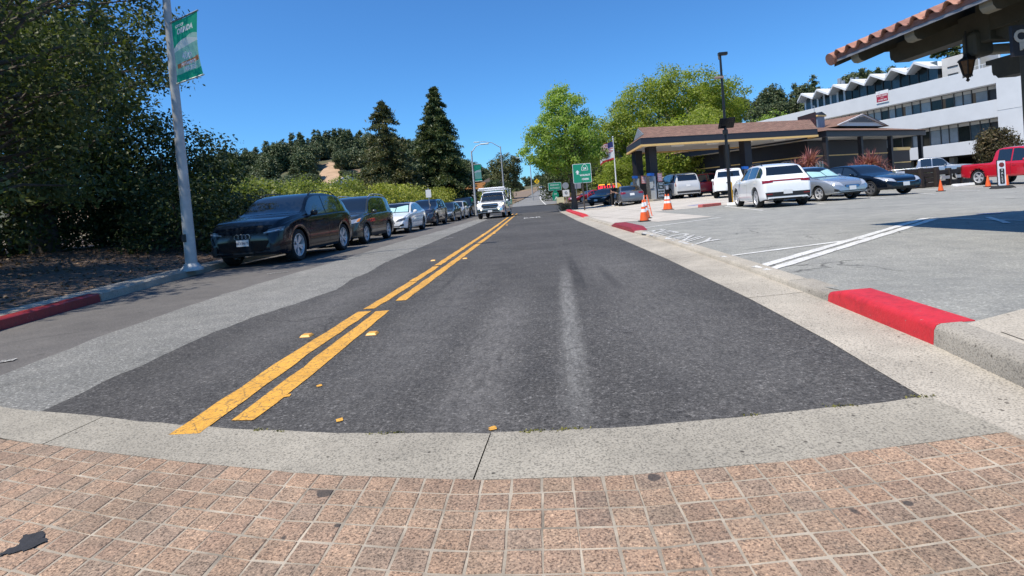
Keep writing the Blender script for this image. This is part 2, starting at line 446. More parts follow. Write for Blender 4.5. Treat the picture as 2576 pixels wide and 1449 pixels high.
# gutter on the station side, kept a touch above the tarmac, split into poured bays
for a, b in ((-1, 2.12), (2.12, 5.0), (5.0, 8.2), (8.2, 11.4), (11.4, 14.6), (14.6, 18), (18, 24), (24, 31), (31, 39), (39, 47)):
    yy = [a + .006] + [y for y in np.arange(math.ceil(a * 2) / 2, b, .5) if a + .02 < y < b - .02] + [b - .006]
    gp = [(gx(GUT_IN, y) - .03, y) for y in yy] + [(gx(GUT_OUT, y) + .07, y) for y in yy[::-1]]
    o = sheet('gutter', gp, lambda x, y: .011 + .018 * sm(0, .55, x - gx(GUT_IN, y)), M_conc, .5)
# curved concrete band across the mouth of the street, three poured slabs
for i, (xa, xb) in enumerate([(-6, -2.62), (-2.613, -.335), (-.329, 1.735)]):
    xx = np.linspace(xa, xb, 16)
    r = random.Random(i)
    bp = [(x, brick_y(x)) for x in xx] + [(x + .03, edge_y(x) + .012 + r.uniform(-.008, .008)) for x in xx[::-1]]
    sheet('concrete_band', bp, lambda x, y: .012, M_band, .5)

# ------------------------------------------------------------------ brick crosswalk, brick by brick
M_brick = []
for k, (a, b) in enumerate([((.44, .285, .188), (.36, .235, .158)), ((.40, .262, .178), (.32, .213, .15)), ((.47, .31, .207), (.385, .26, .176)), ((.37, .26, .186), (.30, .215, .155)), ((.33, .22, .155), (.19, .14, .107))]):
    m, N, L, P = new_mat('worn_brick_%d' % k)
    tc = N.new('ShaderNodeTexCoord'); g = N.new('ShaderNodeNewGeometry'); v = g.outputs['Position']
    c = ramp(N, L, noise(N, L, 16, 5, .7, v), [(.32, tuple(x * .9 for x in b)), (.62, a)])
    c = mixc(N, L, ramp(N, L, noise(N, L, 3.2, 4, .65, v), [(.42, (0, 0, 0)), (.66, (.6, .6, .6))]), c, (.30, .225, .16))
    gr = noise(N, L, 120, 3, .75, v)
    c = mixc(N, L, 1., c, ramp(N, L, gr, [(.38, (.30, .28, .27)), (.48, (1, 1, 1)), (.58, (1.06, 1.06, 1.06)), (.68, (1.9, 1.88, 1.8))]), 'MULTIPLY')
    pits = ramp(N, L, noise(N, L, 75, 4, .75, v), [(.37, (.85, .85, .85)), (.44, (0, 0, 0))])
    c = mixc(N, L, pits, c, (.135, .105, .082))
    gum = ramp(N, L, noise(N, L, 7.3, 1, .4, v), [(.735, (0, 0, 0)), (.75, (.85, .85, .85))])
    c = mixc(N, L, gum, c, (.05, .045, .042))
    c = mixc(N, L, 1., c, ramp(N, L, noise(N, L, 1.1, 5, .7, v), [(.32, (.74, .74, .73)), (.55, (1, 1, 1)), (.72, (1.1, 1.1, 1.08))]), 'MULTIPLY')
    L.new(c, P.inputs['Base Color']); P.inputs['Roughness'].default_value = .88
    bump(N, L, P, gr, .7, .006)
    M_brick.append(m)
cw = sheet('brick_crosswalk', [(-7, .2)] + [(2.3, .2), (1.92, 2.17)] + [(x, brick_y(x) - .002) for x in np.linspace(1.74, -6, 24)], lambda x, y: .0117, M_mortar, 1.)
PX, PYR, X0 = .1124, .1045, G(1365.6, 1348).x
rb = random.Random(21)
cells = []
for i in range(-50, 17):
    for k in range(0, 34):
        xa, xb = X0 + i * PX, X0 + (i + 1) * PX
        ym = brick_y((xa + xb) / 2) - (k + .5) * PYR
        if (xa + xb) / 2 > 1.72 or (xa + xb) / 2 < -4.6 or ym < .35: continue
        # distance from the middle of the photographed patch decides what is built singly
        px = RM.transposed() @ Vector(((xa + xb) / 2, ym, -HC))
        u, w = PPX + FOC * px.x / -px.z, PPY - FOC * px.y / -px.z
        vis = -60 < u < FW + 60 and w < FH + 45
        cells.append((not vis, i, k))
cells.sort()
rest = MB()
single = 0
for (hid, i, k) in cells:
    xa, xb = X0 + i * PX, X0 + (i + 1) * PX
    xc = (xa + xb) / 2
    g_ = rb.uniform(.0016, .0036); gr_w = rb.uniform(.0022, .0044)
    sl_ = (brick_y(xb) - brick_y(xa)) / PX
    top = .0142 + rb.uniform(-.0008, .0012)
    def yy(x, kk): return brick_y(xc) + sl_ * (x - xc) - kk * PYR
    j = [rb.uniform(-.003, .003) for _ in range(8)]
    base = [(xa + g_ + j[0], yy(xa, k) - gr_w + j[1]), (xa + g_ + j[2], yy(xa, k + 1) + gr_w + j[3]), (xb - g_ + j[4], yy(xb, k + 1) + gr_w + j[5]), (xb - g_ + j[6], yy(xb, k) - gr_w + j[7])]
    cx = sum(p[0] for p in base) / 4; cy = sum(p[1] for p in base) / 4
    ins = [(cx + (p[0] - cx) * .93, cy + (p[1] - cy) * .93) for p in base]
    tl = [rb.uniform(-.0006, .0006) for _ in range(4)]
    vs_ = [(x, y, -.01) for x, y in base] + [(x, y, top - .005) for x, y in base] + [(p[0], p[1], top + t) for p, t in zip(ins, tl)]
    fs_ = [(8, 9, 10, 11)] + [(a, (a + 1) % 4, (a + 1) % 4 + 4, a + 4) for a in range(4)] + [(a + 4, (a + 1) % 4 + 4, (a + 1) % 4 + 8, a + 8) for a in range(4)]
    if not hid and single < 298:
        single += 1
        mobj('brick', vs_, fs_, M_brick[4 if abs(cx - .13) < .06 and 1.66 < cy < 1.87 else rb.choice((0, 0, 1, 1, 2, 2, 3))], cw)
    else:
        rest.add(vs_, fs_)
if rest.v: tag(rest.build('brick_field', M_brick[1], cw), kind='stuff')

M_rub = plain('rubber_dust', (.10, .082, .07), .9)
M_spill = plain('tar_spill', (.030, .030, .034), .9, var=.3, scale=30, bumpk=.5, bscale=90)
def blot(name, pts, mat, z, seed):
    r = random.Random(seed); p = wobble(pts + pts[:1], .008 if len(pts) > 4 else .0012, .012, seed)[:-1]
    return tag(mobj(name, [(x, y, z) for x, y in p], [tuple(range(len(p)))], mat), kind='structure')
blot('tar_spill', [(-1.90, 1.675), (-1.865, 1.72), (-1.91, 1.79), (-1.85, 1.80), (-1.775, 1.745), (-1.80, 1.70), (-1.84, 1.685)], M_spill, .0185, 3)
# ------------------------------------------------------------------ paint on the street
def stripe(name, pts, w, zf, mat, parent=None, kind='structure', amp=.010, seed=1):
    """painted line along a polyline"""
    r = random.Random(seed); L_, R2 = [], []
    out = []
    for (a, b) in zip(pts[:-1], pts[1:]):
        n = max(1, int(math.dist(a, b) / .22))
        out += [(a[0] + (b[0] - a[0]) * t / n, a[1] + (b[1] - a[1]) * t / n) for t in range(n)]
    out.append(pts[-1])
    for i, p in enumerate(out):
        q0, q1 = out[max(0, i - 1)], out[min(len(out) - 1, i + 1)]
        d = Vector((q1[0] - q0[0], q1[1] - q0[1])).normalized(); n_ = Vector((-d.y, d.x)) * w / 2
        L_.append((p[0] + n_.x + r.uniform(-amp, amp), p[1] + n_.y + r.uniform(-amp, amp)))
        R2.append((p[0] - n_.x + r.uniform(-amp, amp), p[1] - n_.y + r.uniform(-amp, amp)))
    vs_ = [(x, y, zf(x, y)) for x, y in L_ + R2]; n = len(L_)
    fs_ = [(i + n, i + n + 1, i + 1, i) for i in range(n - 1)]
    o = mobj(name, vs_, fs_, mat, parent)
    if parent is None and kind: o['kind'] = kind
    return o
RZ = lambda x, y: .0125
stripe('yellow_line', [(-1.885, 2.62), (-1.93, 3.8), (-1.955, 5.66)], .155, RZ, M_yellow, seed=1)
stripe('yellow_line', [(-1.66, 2.76), (-1.675, 3.7), (-1.745, 5.62)], .145, RZ, M_yellow, seed=2)
stripe('yellow_line', [(-1.945, 5.8), (-1.93, 7), (-1.92, 7.75)], .13, RZ, M_yellow, seed=3)
stripe('yellow_line', [(-1.93, 7.8), (-1.92, 9.1), (-1.94, 9.6)], .12, RZ, M_yellow, seed=4)
stripe('yellow_line', [(-1.94, 9.75), (-2.0, 20), (-2.25, 38)], .13, RZ, M_yellow, seed=5)
stripe('yellow_line', [(-1.70, 6.2), (-1.70, 9), (-1.71, 20), (-1.92, 38)], .13, RZ, M_yellow, seed=6)
stripe('yellow_line', [(-2.26, 39), (-2.36, 47.5)], .13, RZ, M_yellow, seed=7)
stripe('yellow_line', [(-1.93, 39), (-2.02, 47.5)], .13, RZ, M_yellow, seed=8)
M_mark = plain('marker_amber', (.75, .36, .04), .4)
for (x, y) in ((772, 848), (937, 843), (1090, 657), (1170, 652), (1215, 592), (1243, 588), (1252, 569), (1275, 567)):
    p = G(x, y)
    mk = tag(bevel(MB().box((0, 0, .012), (.1, .10, .02), taper=.7).build('road_marker', M_mark), .004), 'square amber raised road marker beside the double yellow line', 'marker', 'raised amber markers along the double yellow line')
    mk.location = (p.x, p.y, .006)
chips = [(855, 1062), (1241, 1084), (803, 975), (725, 1000)]
for i, (x, y) in enumerate(chips):
    p = G(x, y); r = random.Random(i + 40); n = 9
    vs_ = [(p.x + math.cos(a) * .022 * r.uniform(.6, 1.2), p.y + math.sin(a) * .03 * r.uniform(.5, 1.2), .013) for a in [2 * math.pi * q / n for q in range(n)]]
    tag(mobj('paint_spot', vs_, [tuple(range(n))], M_yellow), kind='structure')
for (xa, ya, xb, yb) in ((672, 690, 725, 684), (910, 618, 955, 612), (1120, 601, 1140, 598), (1172, 572, 1188, 570), (0, 912, 40, 906)):
    a, b = G(xa, ya), G(xb, yb)
    stripe('parking_mark', [(a.x, a.y), (b.x, b.y)], .11, lambda x, y: .009, M_fade, seed=3)
def ground_text(name, body, p, rz, sx, sy, zf, mat):
    o = text(name, body, 1., mat, None, Matrix.Rotation(rz, 4, 'Z'), .001, sx, sy, .01)
    o.location = (p[0], p[1], zf(p[0], p[1])); o['kind'] = 'structure'
    return o
pw = G(1339, 548)
ground_text('road_lettering', 'EAR', (pw.x, pw.y), 0, .62, 1.9, lambda x, y: .016, M_white)

# ------------------------------------------------------------------ left kerb, planting strip
def kerb(name, line, h, w, side, mat, ys=None, parent=None, z0=None, label=None, rnd=.02, step=.5):
    """extruded kerb along a polyline; side = -1 puts the body on the -X side of the line"""
    pts = []
    for a, b in zip(line[:-1], line[1:]):
        n = max(1, int(math.dist(a, b) / step))
        pts += [(a[0] + (b[0] - a[0]) * t / n, a[1] + (b[1] - a[1]) * t / n) for t in range(n)]
    pts.append(line[-1])
    sec = [(0, -.05), (.012, h - rnd), (.02 + rnd * .3, h - rnd * .25), (.02 + rnd, h), (w, h + .003), (w, -.05)]
    vs_, k = [], len(sec)
    for i, p in enumerate(pts):
        q0, q1 = pts[max(0, i - 1)], pts[min(len(pts) - 1, i + 1)]
        d = Vector((q1[0] - q0[0], q1[1] - q0[1])).normalized()
        nn = Vector((-d.y, d.x)) * (1 if side < 0 else -1)
        zz = z0(p[0], p[1]) if z0 else 0
        vs_ += [(p[0] + nn.x * a, p[1] + nn.y * a, zz + b) for a, b in sec]
    fs_ = [(i * k + j, i * k + j + 1, (i + 1) * k + j + 1, (i + 1) * k + j) for i in range(len(pts) - 1) for j in range(k - 1)]
    fs_ += [tuple(range(k - 1, -1, -1)), tuple(range((len(pts) - 1) * k, len(pts) * k))]
    if side < 0: fs_ = [f[::-1] for f in fs_]
    o = mobj(name, vs_, fs_, mat, parent, 35)
    if parent is None: o['kind'] = 'structure'
    return o
kl_red = [p for p in KERB_L if p[1] <= 8.3]
kl_grey = [(-7.055, 8.23)] + [p for p in KERB_L if p[1] > 8.3]
kerb('red_kerb', kl_red, .14, .17, -1, M_redold)
kerb('kerb', kl_grey, .14, .16, -1, M_kerbold)
kerb('kerb_walk', [(p[0] - .172, p[1]) for p in KERB_L], .135, .42, -1, M_kerbold)
bedL = [(p[0] - .58, p[1]) for p in KERB_L]
def bedz(x, y):
    e = gx([(q[0], q[1]) for q in bedL], max(1.2, min(52, y)))
    return .125 + .06 * sm(.0, .8, e - x) + .46 * sm(.3, 5.5, e - x)
sheet('planting_bed', [(-70, -20), (-3.4, -20), (-3.9, 0)] + bedL + [(-70, 60)], bedz, M_litter, 1.5)
# ------------------------------------------------------------------ station side: kerbs, lot, apron
def kerb2(name, y0, y1, hf, w, mat, off=0., step=.25):
    """kerb along the gutter's outer line between two distances, with a height that may ramp"""
    yy = [y0] + [y for y in np.arange(math.ceil(y0 / step) * step, y1, step) if y0 + .01 < y < y1 - .01] + [y1]
    vs_, k = [], 6
    for y in yy:
        x = gx(GUT_OUT, y) + off; h = hf(y)
        for a, b in ((0, -.04), (.015, h * .75), (.03, h * .93), (.055, h), (w, h + .004), (w, -.04)): vs_.append((x + a, y, b))
    fs_ = [(i * k + j + 1, i * k + j, (i + 1) * k + j, (i + 1) * k + j + 1) for i in range(len(yy) - 1) for j in range(k - 1)]
    fs_ += [tuple(range(k)), tuple(range(len(yy) * k - 1, (len(yy) - 1) * k - 1, -1))]
    o = mobj(name, vs_, fs_, mat, None, 40); o['kind'] = 'structure'; return o
kerb2('kerb', -1, 3.235, lambda y: .15, .17, M_kerbold)
kerb2('red_kerb', 3.24, 4.36, lambda y: .15, .25, M_red)
kerb2('red_kerb_end', 4.363, 4.56, lambda y: .15 - .045 * (y - 4.36) / .2, .25, M_red)
kerb2('kerb', 4.563, 5.35, lambda y: .105 - .027 * sm(4.56, 4.85, y), .25, M_kerbold)
kerb2('driveway_lip', 5.353, 13.75, lambda y: .08, .2, M_conc)
kerb2('red_kerb', 13.753, 17.4, lambda y: .08 + .08 * sm(13.75, 14.2, y) * (1 - sm(16.8, 17.4, y)), .34, M_redold)
kerb2('driveway_lip', 17.403, 26, lambda y: .08, .2, M_conc)
kerb2('red_kerb', 26.003, 41.5, lambda y: .08 + .06 * sm(26, 28, y), .3, M_red)
kerb2('kerb', 41.503, 50.4, lambda y: .13, .18, M_conc)
LY = list(np.arange(-2, 50.1, 1.))
lot_poly = [(gx(GUT_OUT, y) + .14, y) for y in LY] + [(9, 52.4), (30, 57), (75, 66), (75, -2)]
sheet('parking_lot', lot_poly, lotz, M_lot, 1.)
LZ = lambda d: (lambda x, y: lotz(x, y) + d)
ap = [GL(*q) for q in ((1545, 561), (1610, 555.5), (1657, 558.5), (1720, 552), (1792, 545), (1700, 537.5), (1640, 533), (1672, 531), (1720, 526), (1768, 521), (1800, 518))]
ap = [(p.x, p.y) for p in ap]
apron = wobble([(gx(GUT_OUT, 16) + .2, 16.2)] + ap[:1], .01, .5, 1)[:-1] + ap + [(11.5, 25.5), (18, 31), (24, 36), (26, 46), (22, 54.8), (9, 51.6), (4.6, 50.0)] + [(gx(GUT_OUT, y) + .2, y) for y in (49, 47, 44, 40, 34, 28, 22, 18)]
sheet('station_apron', apron, LZ(.006), M_apron, 1.)
M_oil = asphalt('patch_asphalt', (.12, .12, .12), (.15, .15, .15))
pt = [GL(*q) for q in ((1522, 575), (1580, 566), (1577, 569), (1524, 578))]
wp, wq = G(2402, 816, .152), G(2576, 772, .152)
wy = [y for y in np.arange(-1, 3.2, .25) if y < wp.y - .12]
sl2 = (wq.y - wp.y) / (wq.x - wp.x); x0_ = gx(GUT_OUT, wp.y) + .168
V = [(gx(GUT_OUT, y) + .168, y, .152) for y in wy] + [(6.5, y, .152) for y in wy]; n_ = len(wy)
F = [(i, i + n_, i + n_ + 1, i + 1) for i in range(n_ - 1)]
V += [(max(x0_, wp.x), wp.y, .152), (6.5, wp.y + sl2 * (6.5 - wp.x), .152)]
F.append((n_ - 1, 2 * n_ - 1, 2 * n_ + 1, 2 * n_))
tag(mobj('sidewalk', V, F, M_walk), kind='structure')
js = [G(*q, .152) for q in ((2420, 842), (2576, 905))]
stripe('sidewalk_joint', [(p.x + .2, p.y) for p in js], .008, lambda x, y: .1545, plain('joint_dirt', (.09, .075, .055), .95), amp=.001)
M_seam = plain('crack_dirt', (.16, .14, .11), .95, var=.3, scale=20)
for i, ln in enumerate(([(1395, 536), (1452, 541), (1530, 548), (1610, 552)], [(1470, 527), (1560, 527), (1640, 532)], [(1440, 545), (1500, 536), (1560, 530)])):
    stripe('apron_seam', [tuple(GL(*q))[:2] for q in ln], .05, LZ(.009), M_seam, seed=i)
# white bay lines
for i, (a, b, w) in enumerate([((1590, 578), (1812, 547), .10), ((1815, 647), (2190, 598), .09), ((1902, 674), (2330, 549), .13), ((1933, 680), (2352, 551), .13),
                               ((1822, 519), (1920, 530), .10), ((2035, 511), (2081, 514), .1), ((2111, 494), (2228, 500), .1), ((2283, 485), (2355, 489.5), .1),
                               ((2304, 475), (2466, 480), .1), ((2379, 468), (2567, 473), .1), ((2330, 549), (2576, 556), .07), ((2485, 547), (2535, 562), .09)]):
    p, q = GL(*a), GL(*b)
    stripe('bay_line', [(p.x, p.y), (q.x, q.y)], w, LZ(.006 + .0004 * i), M_white, seed=i)
M_blue = roadpaint('blue_paint', (.03, .16, .55))
p, q = GL(2455, 541), GL(2522, 537)
stripe('bay_line_blue', [(p.x, p.y), (q.x, q.y)], .12, LZ(.02), M_blue)
p, q = GL(1735, 514), GL(1775, 510)
stripe('bay_line_blue', [(p.x, p.y), (q.x, q.y)], .5, LZ(.011), plain('faded_blue_paint', (.2, .2, .38), .8, var=.3, scale=15))
M_stencil = roadpaint('stencil_paint', (.74, .73, .69), .52)
def fit_text(name, body, a, b, c, zf, mat):
    """lettering laid on the ground: starts at a, runs to b, letter tops reach c"""
    o = text(name, body, 1., mat, None, Matrix(), 0., 1, 1, .022)
    me = o.data; co = np.empty(len(me.vertices) * 3); me.vertices.foreach_get('co', co); co = co.reshape(-1, 3)
    lo, hi = co.min(0), co.max(0)
    A, B, C_ = [np.array(p[:2]) for p in (a, b, c)]
    u = (co[:, 0] - lo[0]) / (hi[0] - lo[0]); v = (co[:, 1] - lo[1]) / (hi[1] - lo[1])
    q = A + np.outer(u, B - A) + np.outer(v, C_ - A)
    co[:, 0], co[:, 1] = q[:, 0], q[:, 1]
    co[:, 2] = [zf(x, y) for x, y in q]
    me.vertices.foreach_set('co', co.ravel()); me.update(); o['kind'] = 'structure'
    return o
fit_text('lot_lettering', 'EXIT ONLY', GL(1611, 587), GL(1752, 622), GL(1664, 576), LZ(.008), M_stencil)
# far side: cross street, rising road, dry island
CZ = lambda d: (lambda x, y: gz(x, y) + d)
sheet('cross_street', [(-9, 50), (1.75, 46.6), (2.5, 47.1), (4.1, 50.7), (7, 52.6), (9, 53.2), (30, 58.2), (70, 68), (70, 80), (30, 69), (9, 63.8), (4.8, 63.2), (1.4, 69.5), (-4.8, 76), (-12, 77), (-12, 52)], CZ(.004), M_cross, 2.)
sheet('far_road', [(-5.2, 73), (-4.3, 82), (-2.9, 105), (-1.0, 150), (.4, 200), (2.6, 245), (10, 245), (4.6, 200), (2.9, 150), (2.4, 110), (3.2, 88), (4.4, 72)], CZ(.012), M_far, 2.)
stripe('edge_line', [(.85, 71.5), (.45, 88), (.2, 105), (1.2, 150), (2.9, 200), (5.5, 240)], .16, CZ(.03), M_white)
stripe('edge_line', [(.85, 96), (5.5, 92)], .16, CZ(.035), M_white)
sheet('dry_island', [(1.9, 71), (4.8, 65), (9, 65.4), (30, 70.5), (30, 120), (7, 120), (4.6, 92), (5, 84)], CZ(.06), M_soil, 2.)
sheet('dry_verge', [(-40, 78), (-5.2, 78), (-4.5, 84), (-3.1, 105), (-1.2, 150), (.2, 200), (2, 245), (-40, 245)], CZ(.04), M_soil, 4.)
sheet('dry_verge', [(4.8, 92), (7, 121), (60, 121), (60, 245), (10.4, 245), (4.9, 200), (3.2, 150), (2.8, 112)], CZ(.045), M_soil, 4.)
for i, (xa, ya, xb, yb) in enumerate(((1790, 523, 1870, 517),)):
    a, b = GL(xa, ya), GL(xb, yb)
# low pale red kerb and white stop on the station edge
a, b = GL(1768, 522), GL(1815, 516.5)
o = MB(); d = (b - a); L_ = d.length; ang = math.atan2(d.y, d.x)
rk = bevel(MB().box((L_ / 2, .15, .07), (L_, .3, .15)).build('red_island_kerb', M_redfade), .02); rk.location = a; rk.rotation_euler = (0, 0, ang)
tag(rk, kind='structure')
# ------------------------------------------------------------------ foliage
def fast_mesh(name, V, nper, mat):
    """V: (n*nper,3) vertices of n separate leaf polygons with nper corners"""
    n = len(V) // nper
    me = bpy.data.meshes.new(name)
    me.vertices.add(len(V)); me.vertices.foreach_set('co', np.ascontiguousarray(V, dtype=np.float32).ravel())
    me.loops.add(len(V)); me.loops.foreach_set('vertex_index', np.arange(len(V), dtype=np.int32))
    me.polygons.add(n); me.polygons.foreach_set('loop_start', np.arange(0, len(V), nper, dtype=np.int32))
    try: me.polygons.foreach_set('loop_total', np.full(n, nper, dtype=np.int32))
    except Exception: pass
    me.update(calc_edges=True); me.validate()
    me.materials.append(mat)
    return me
def unit(a): return a / np.maximum(np.linalg.norm(a, axis=1, keepdims=True), 1e-9)
def leaves(C, size, rng, up=.35, outward=None, aspect=.55, droop=0.):
    """diamond leaves at points C"""
    n = len(C)
    nr = unit(rng.normal(size=(n, 3)) + np.array([0, 0, up]) + (outward if outward is not None else 0))
    u = unit(np.cross(nr, rng.normal(size=(n, 3)))); u[:, 2] -= droop; u = unit(u)
    w = unit(np.cross(nr, u))
    s = size * rng.uniform(.5, 1.5, size=(n, 1))
    V = np.empty((n, 4, 3))
    V[:, 0] = C - u * s * .5; V[:, 1] = C + w * s * aspect * .5 - u * s * .05
    V[:, 2] = C + u * s * .5; V[:, 3] = C - w * s * aspect * .5 - u * s * .05
    return V.reshape(-1, 3)
def lump(p, k, ph):
    return (np.sin(p[:, 0] * k + ph) * np.cos(p[:, 1] * k * 1.1 + ph * 1.7) + np.sin(p[:, 2] * k * .9 + ph * 2.3) * np.cos(p[:, 0] * k * .7 + ph) + np.sin((p[:, 1] + p[:, 2]) * k * .8 + ph * .6)) / 3
def crown_points(rng, prof, h0, h1, nclump, per, csize, lumpk=1.1, lumpa=.28, shell=.45, flat=.75, gap=-.42):
    """clump centres through a crown whose radius follows prof(t), then leaf points round each"""
    tt = np.linspace(0, 1, 60); rr = np.array([prof(t) for t in tt])
    cdf = np.cumsum(rr ** 2 + .05 * rr.max() ** 2); cdf /= cdf[-1]
    t = np.interp(rng.random(nclump), cdf, tt)
    a = rng.random(nclump) * 2 * np.pi
    q = (shell + (1 - shell) * np.sqrt(rng.random(nclump)))
    q = np.where(rng.random(nclump) < .15, rng.random(nclump), q)
    r = np.interp(t, tt, rr) * q
    p = np.stack([np.cos(a) * r, np.sin(a) * r, h0 + t * (h1 - h0)], 1)
    k = 1 + lumpa * 2 * lump(p, lumpk, rng.random() * 6)
    p[:, 0] *= k; p[:, 1] *= k
    keep = lump(p, lumpk * 1.7, rng.random() * 6) > gap
    p = p[keep]
    g = np.clip(rng.normal(size=(len(p), per, 3)), -1.75, 1.75) * csize * rng.uniform(.6, 1.3, size=(len(p), 1, 1)); g[:, :, 2] *= flat
    return p, (p[:, None, :] + g).reshape(-1, 3), unit(g.reshape(-1, 3))
def wood(rng, base_h, top_h, r0, P, nb, mat, parent, lean=(0, 0), stems=1, spread=.25):
    mb = MB()
    idx = rng.choice(len(P), min(nb, len(P)), replace=False)
    for s in range(stems):
        bx, by = (0, 0) if stems == 1 else (rng.uniform(-spread, spread), rng.uniform(-spread, spread))
        tx, ty = lean[0] + bx * 4, lean[1] + by * 4
        n = 6; pts, rs = [], []
        for i in range(n):
            t = i / (n - 1)
            pts.append((bx + tx * t + rng.normal() * .05 * t, by + ty * t + rng.normal() * .05 * t, -.15 + (top_h + .15) * t))
            rs.append(r0 * (1.35 if i == 0 else 1) * (1 - .75 * t))
        mb.tube(pts, rs, 8)
        for j in idx[s::stems]:
            e = P[j]; t = min(.95, max(base_h / top_h * .8, (e[2] * rng.uniform(.55, .85)) / top_h))
            b = Vector((bx + tx * t, by + ty * t, top_h * t)); e = Vector(e)
            if (e - b).length > .3:
                m = b.lerp(e, .5) + Vector((rng.normal() * .1, rng.normal() * .1, .12 * (e - b).length * rng.uniform(0, 1)))
                mb.tube([b, m, e], [r0 * .34 * (1 - .6 * t), r0 * .2 * (1 - .6 * t), .012], 5, False)
    return mb.build('trunk', mat, parent, 60)
M_bark = plain('grey_bark', (.13, .105, .085), .95, var=.35, scale=9, bumpk=.9, bscale=25)
M_barkdk = plain('dark_bark', (.10, .083, .067), .95, var=.35, scale=9, bumpk=.9, bscale=25)
M_barkpale = plain('mottled_bark', (.25, .22, .17), .9, var=.4, scale=5, bumpk=.5, bscale=20)
M_oak = leafmat('oak_leaf', [(.05, .074, .022), (.11, .138, .04), (.075, .10, .038), (.21, .225, .095)], .4)
M_oaklit = leafmat('shrub_leaf', [(.19, .24, .04), (.32, .36, .065), (.14, .185, .035), (.42, .42, .11)], .4)
M_ivy = leafmat('ivy_leaf', [(.30, .33, .045), (.44, .44, .08), (.20, .25, .035), (.52, .49, .14)], .35)
M_gum = leafmat('sweetgum_leaf', [(.22, .34, .05), (.36, .48, .09), (.28, .40, .06), (.48, .55, .22)], .5)
M_plane = leafmat('plane_leaf', [(.21, .28, .035), (.35, .41, .065), (.25, .31, .04), (.46, .48, .12)], .5)
M_conif = leafmat('conifer_needle', [(.045, .075, .030), (.075, .11, .038), (.11, .135, .045), (.15, .15, .055)], .2)
M_cedar = leafmat('browning_needle', [(.085, .095, .036), (.14, .13, .05), (.07, .10, .04), (.20, .165, .07)], .2)
M_hillleaf = leafmat('hill_leaf', [(.075, .105, .048), (.115, .14, .062), (.09, .125, .056), (.15, .16, .08)], .15)
M_pinef = leafmat('stone_pine_leaf', [(.075, .09, .025), (.13, .13, .04), (.095, .105, .033)], .15)
M_darkleaf = leafmat('dark_oak_leaf', [(.035, .055, .018), (.06, .085, .024), (.085, .105, .033)], .25)
M_purple = leafmat('myrtle_leaf', [(.06, .045, .022), (.10, .07, .03), (.075, .075, .025), (.15, .10, .05)], .25)
def broadleaf(name, label, cat, loc, seed, prof, h0, h1, nclump, per, csize, lsize, mat, bark, r0, trunk_top, nb=40, group=None, stems=1, lumpk=1.1, lumpa=.28, shell=.45, lean=(0, 0), off=(0, 0), rz=0., spread=.25, gap=-.42):
    rng = np.random.default_rng(seed)
    t = thing(name, label, cat, loc, rz, group)
    P, C, g = crown_points(rng, prof, h0, h1, nclump, per, csize, lumpk, lumpa, shell, .75, gap)
    P[:, :2] += off; C[:, :2] += off
    ctr = np.array([off[0], off[1], (h0 + h1) / 2])
    V = leaves(C, lsize, rng, .6, unit(C - ctr) * .5 + g * 1.3)
    link(bpy.data.objects.new('crown', fast_mesh('crown', V, 4, mat)), t)
    wood(rng, h0, trunk_top, r0, P, nb, bark, t, lean, stems, spread)
    return t
def conifer(name, label, loc, seed, H, R, h0, mat, bark, dens=1., gap=.0, ls=.42, cat='tree', group=None, r0=.3, sparse=None):
    rng = np.random.default_rng(seed)
    t = thing(name, label, cat, loc, rng.random() * 6, group)
    mb = MB(); mb.tube([(0, 0, -.2), (0, 0, H * .5), (0, 0, H * .98)], [r0 * 1.2, r0 * .6, .03], 8)
    Cs = []
    z = h0
    while z < H * .985:
        f = (z - h0) / (H - h0)
        rad_ = R * (1 - f) ** .8 * (1 if f > .12 else .75 + 2 * f) + .15
        nb = max(4, int((5 + 4 * (1 - f)) * dens))
        for b in range(nb):
            if sparse and sparse[0] < f < sparse[1] and rng.random() < sparse[2]: continue
            a = rng.random() * 2 * np.pi; L_ = rad_ * rng.uniform(.62, 1.12)
            n = max(4, int(L_ * 9))
            s = np.linspace(.18, 1, n)
            x = np.cos(a) * L_ * s; y = np.sin(a) * L_ * s
            zz = z + L_ * (.20 * s - .42 * s ** 2) + rng.normal() * .1
            if b % 2 == 0: mb.tube([(0, 0, z), (x[n // 2], y[n // 2], zz[n // 2]), (x[-1], y[-1], zz[-1])], [.05, .03, .01], 4, False)
            pts = np.stack([x, y, zz], 1)
            k = max(2, int(8 * dens))
            wid = (.10 + .24 * L_ * .3 * (1 - .5 * s))[:, None, None]
            g = rng.normal(size=(n, k, 3)) * np.array([1, 1, .45]) * wid
            Cs.append((pts[:, None, :] + g).reshape(-1, 3))
        z += (.34 + .25 * (1 - f)) * rng.uniform(.7, 1.3) * H / 15
    C = np.concatenate(Cs)
    out = C.copy(); out[:, 2] = 0
    V = leaves(C, ls, rng, .9, None, .30, .35)
    link(bpy.data.objects.new('crown', fast_mesh('crown', V, 4, mat)), t)
    mb.build('trunk', bark, t, 60)
    return t
def mass(name, pts, size, mat, rng, parent=None, up=.5, aspect=.6):
    return link(bpy.data.objects.new(name, fast_mesh(name, leaves(pts, size, rng, up, None, aspect), 4, mat)), parent)
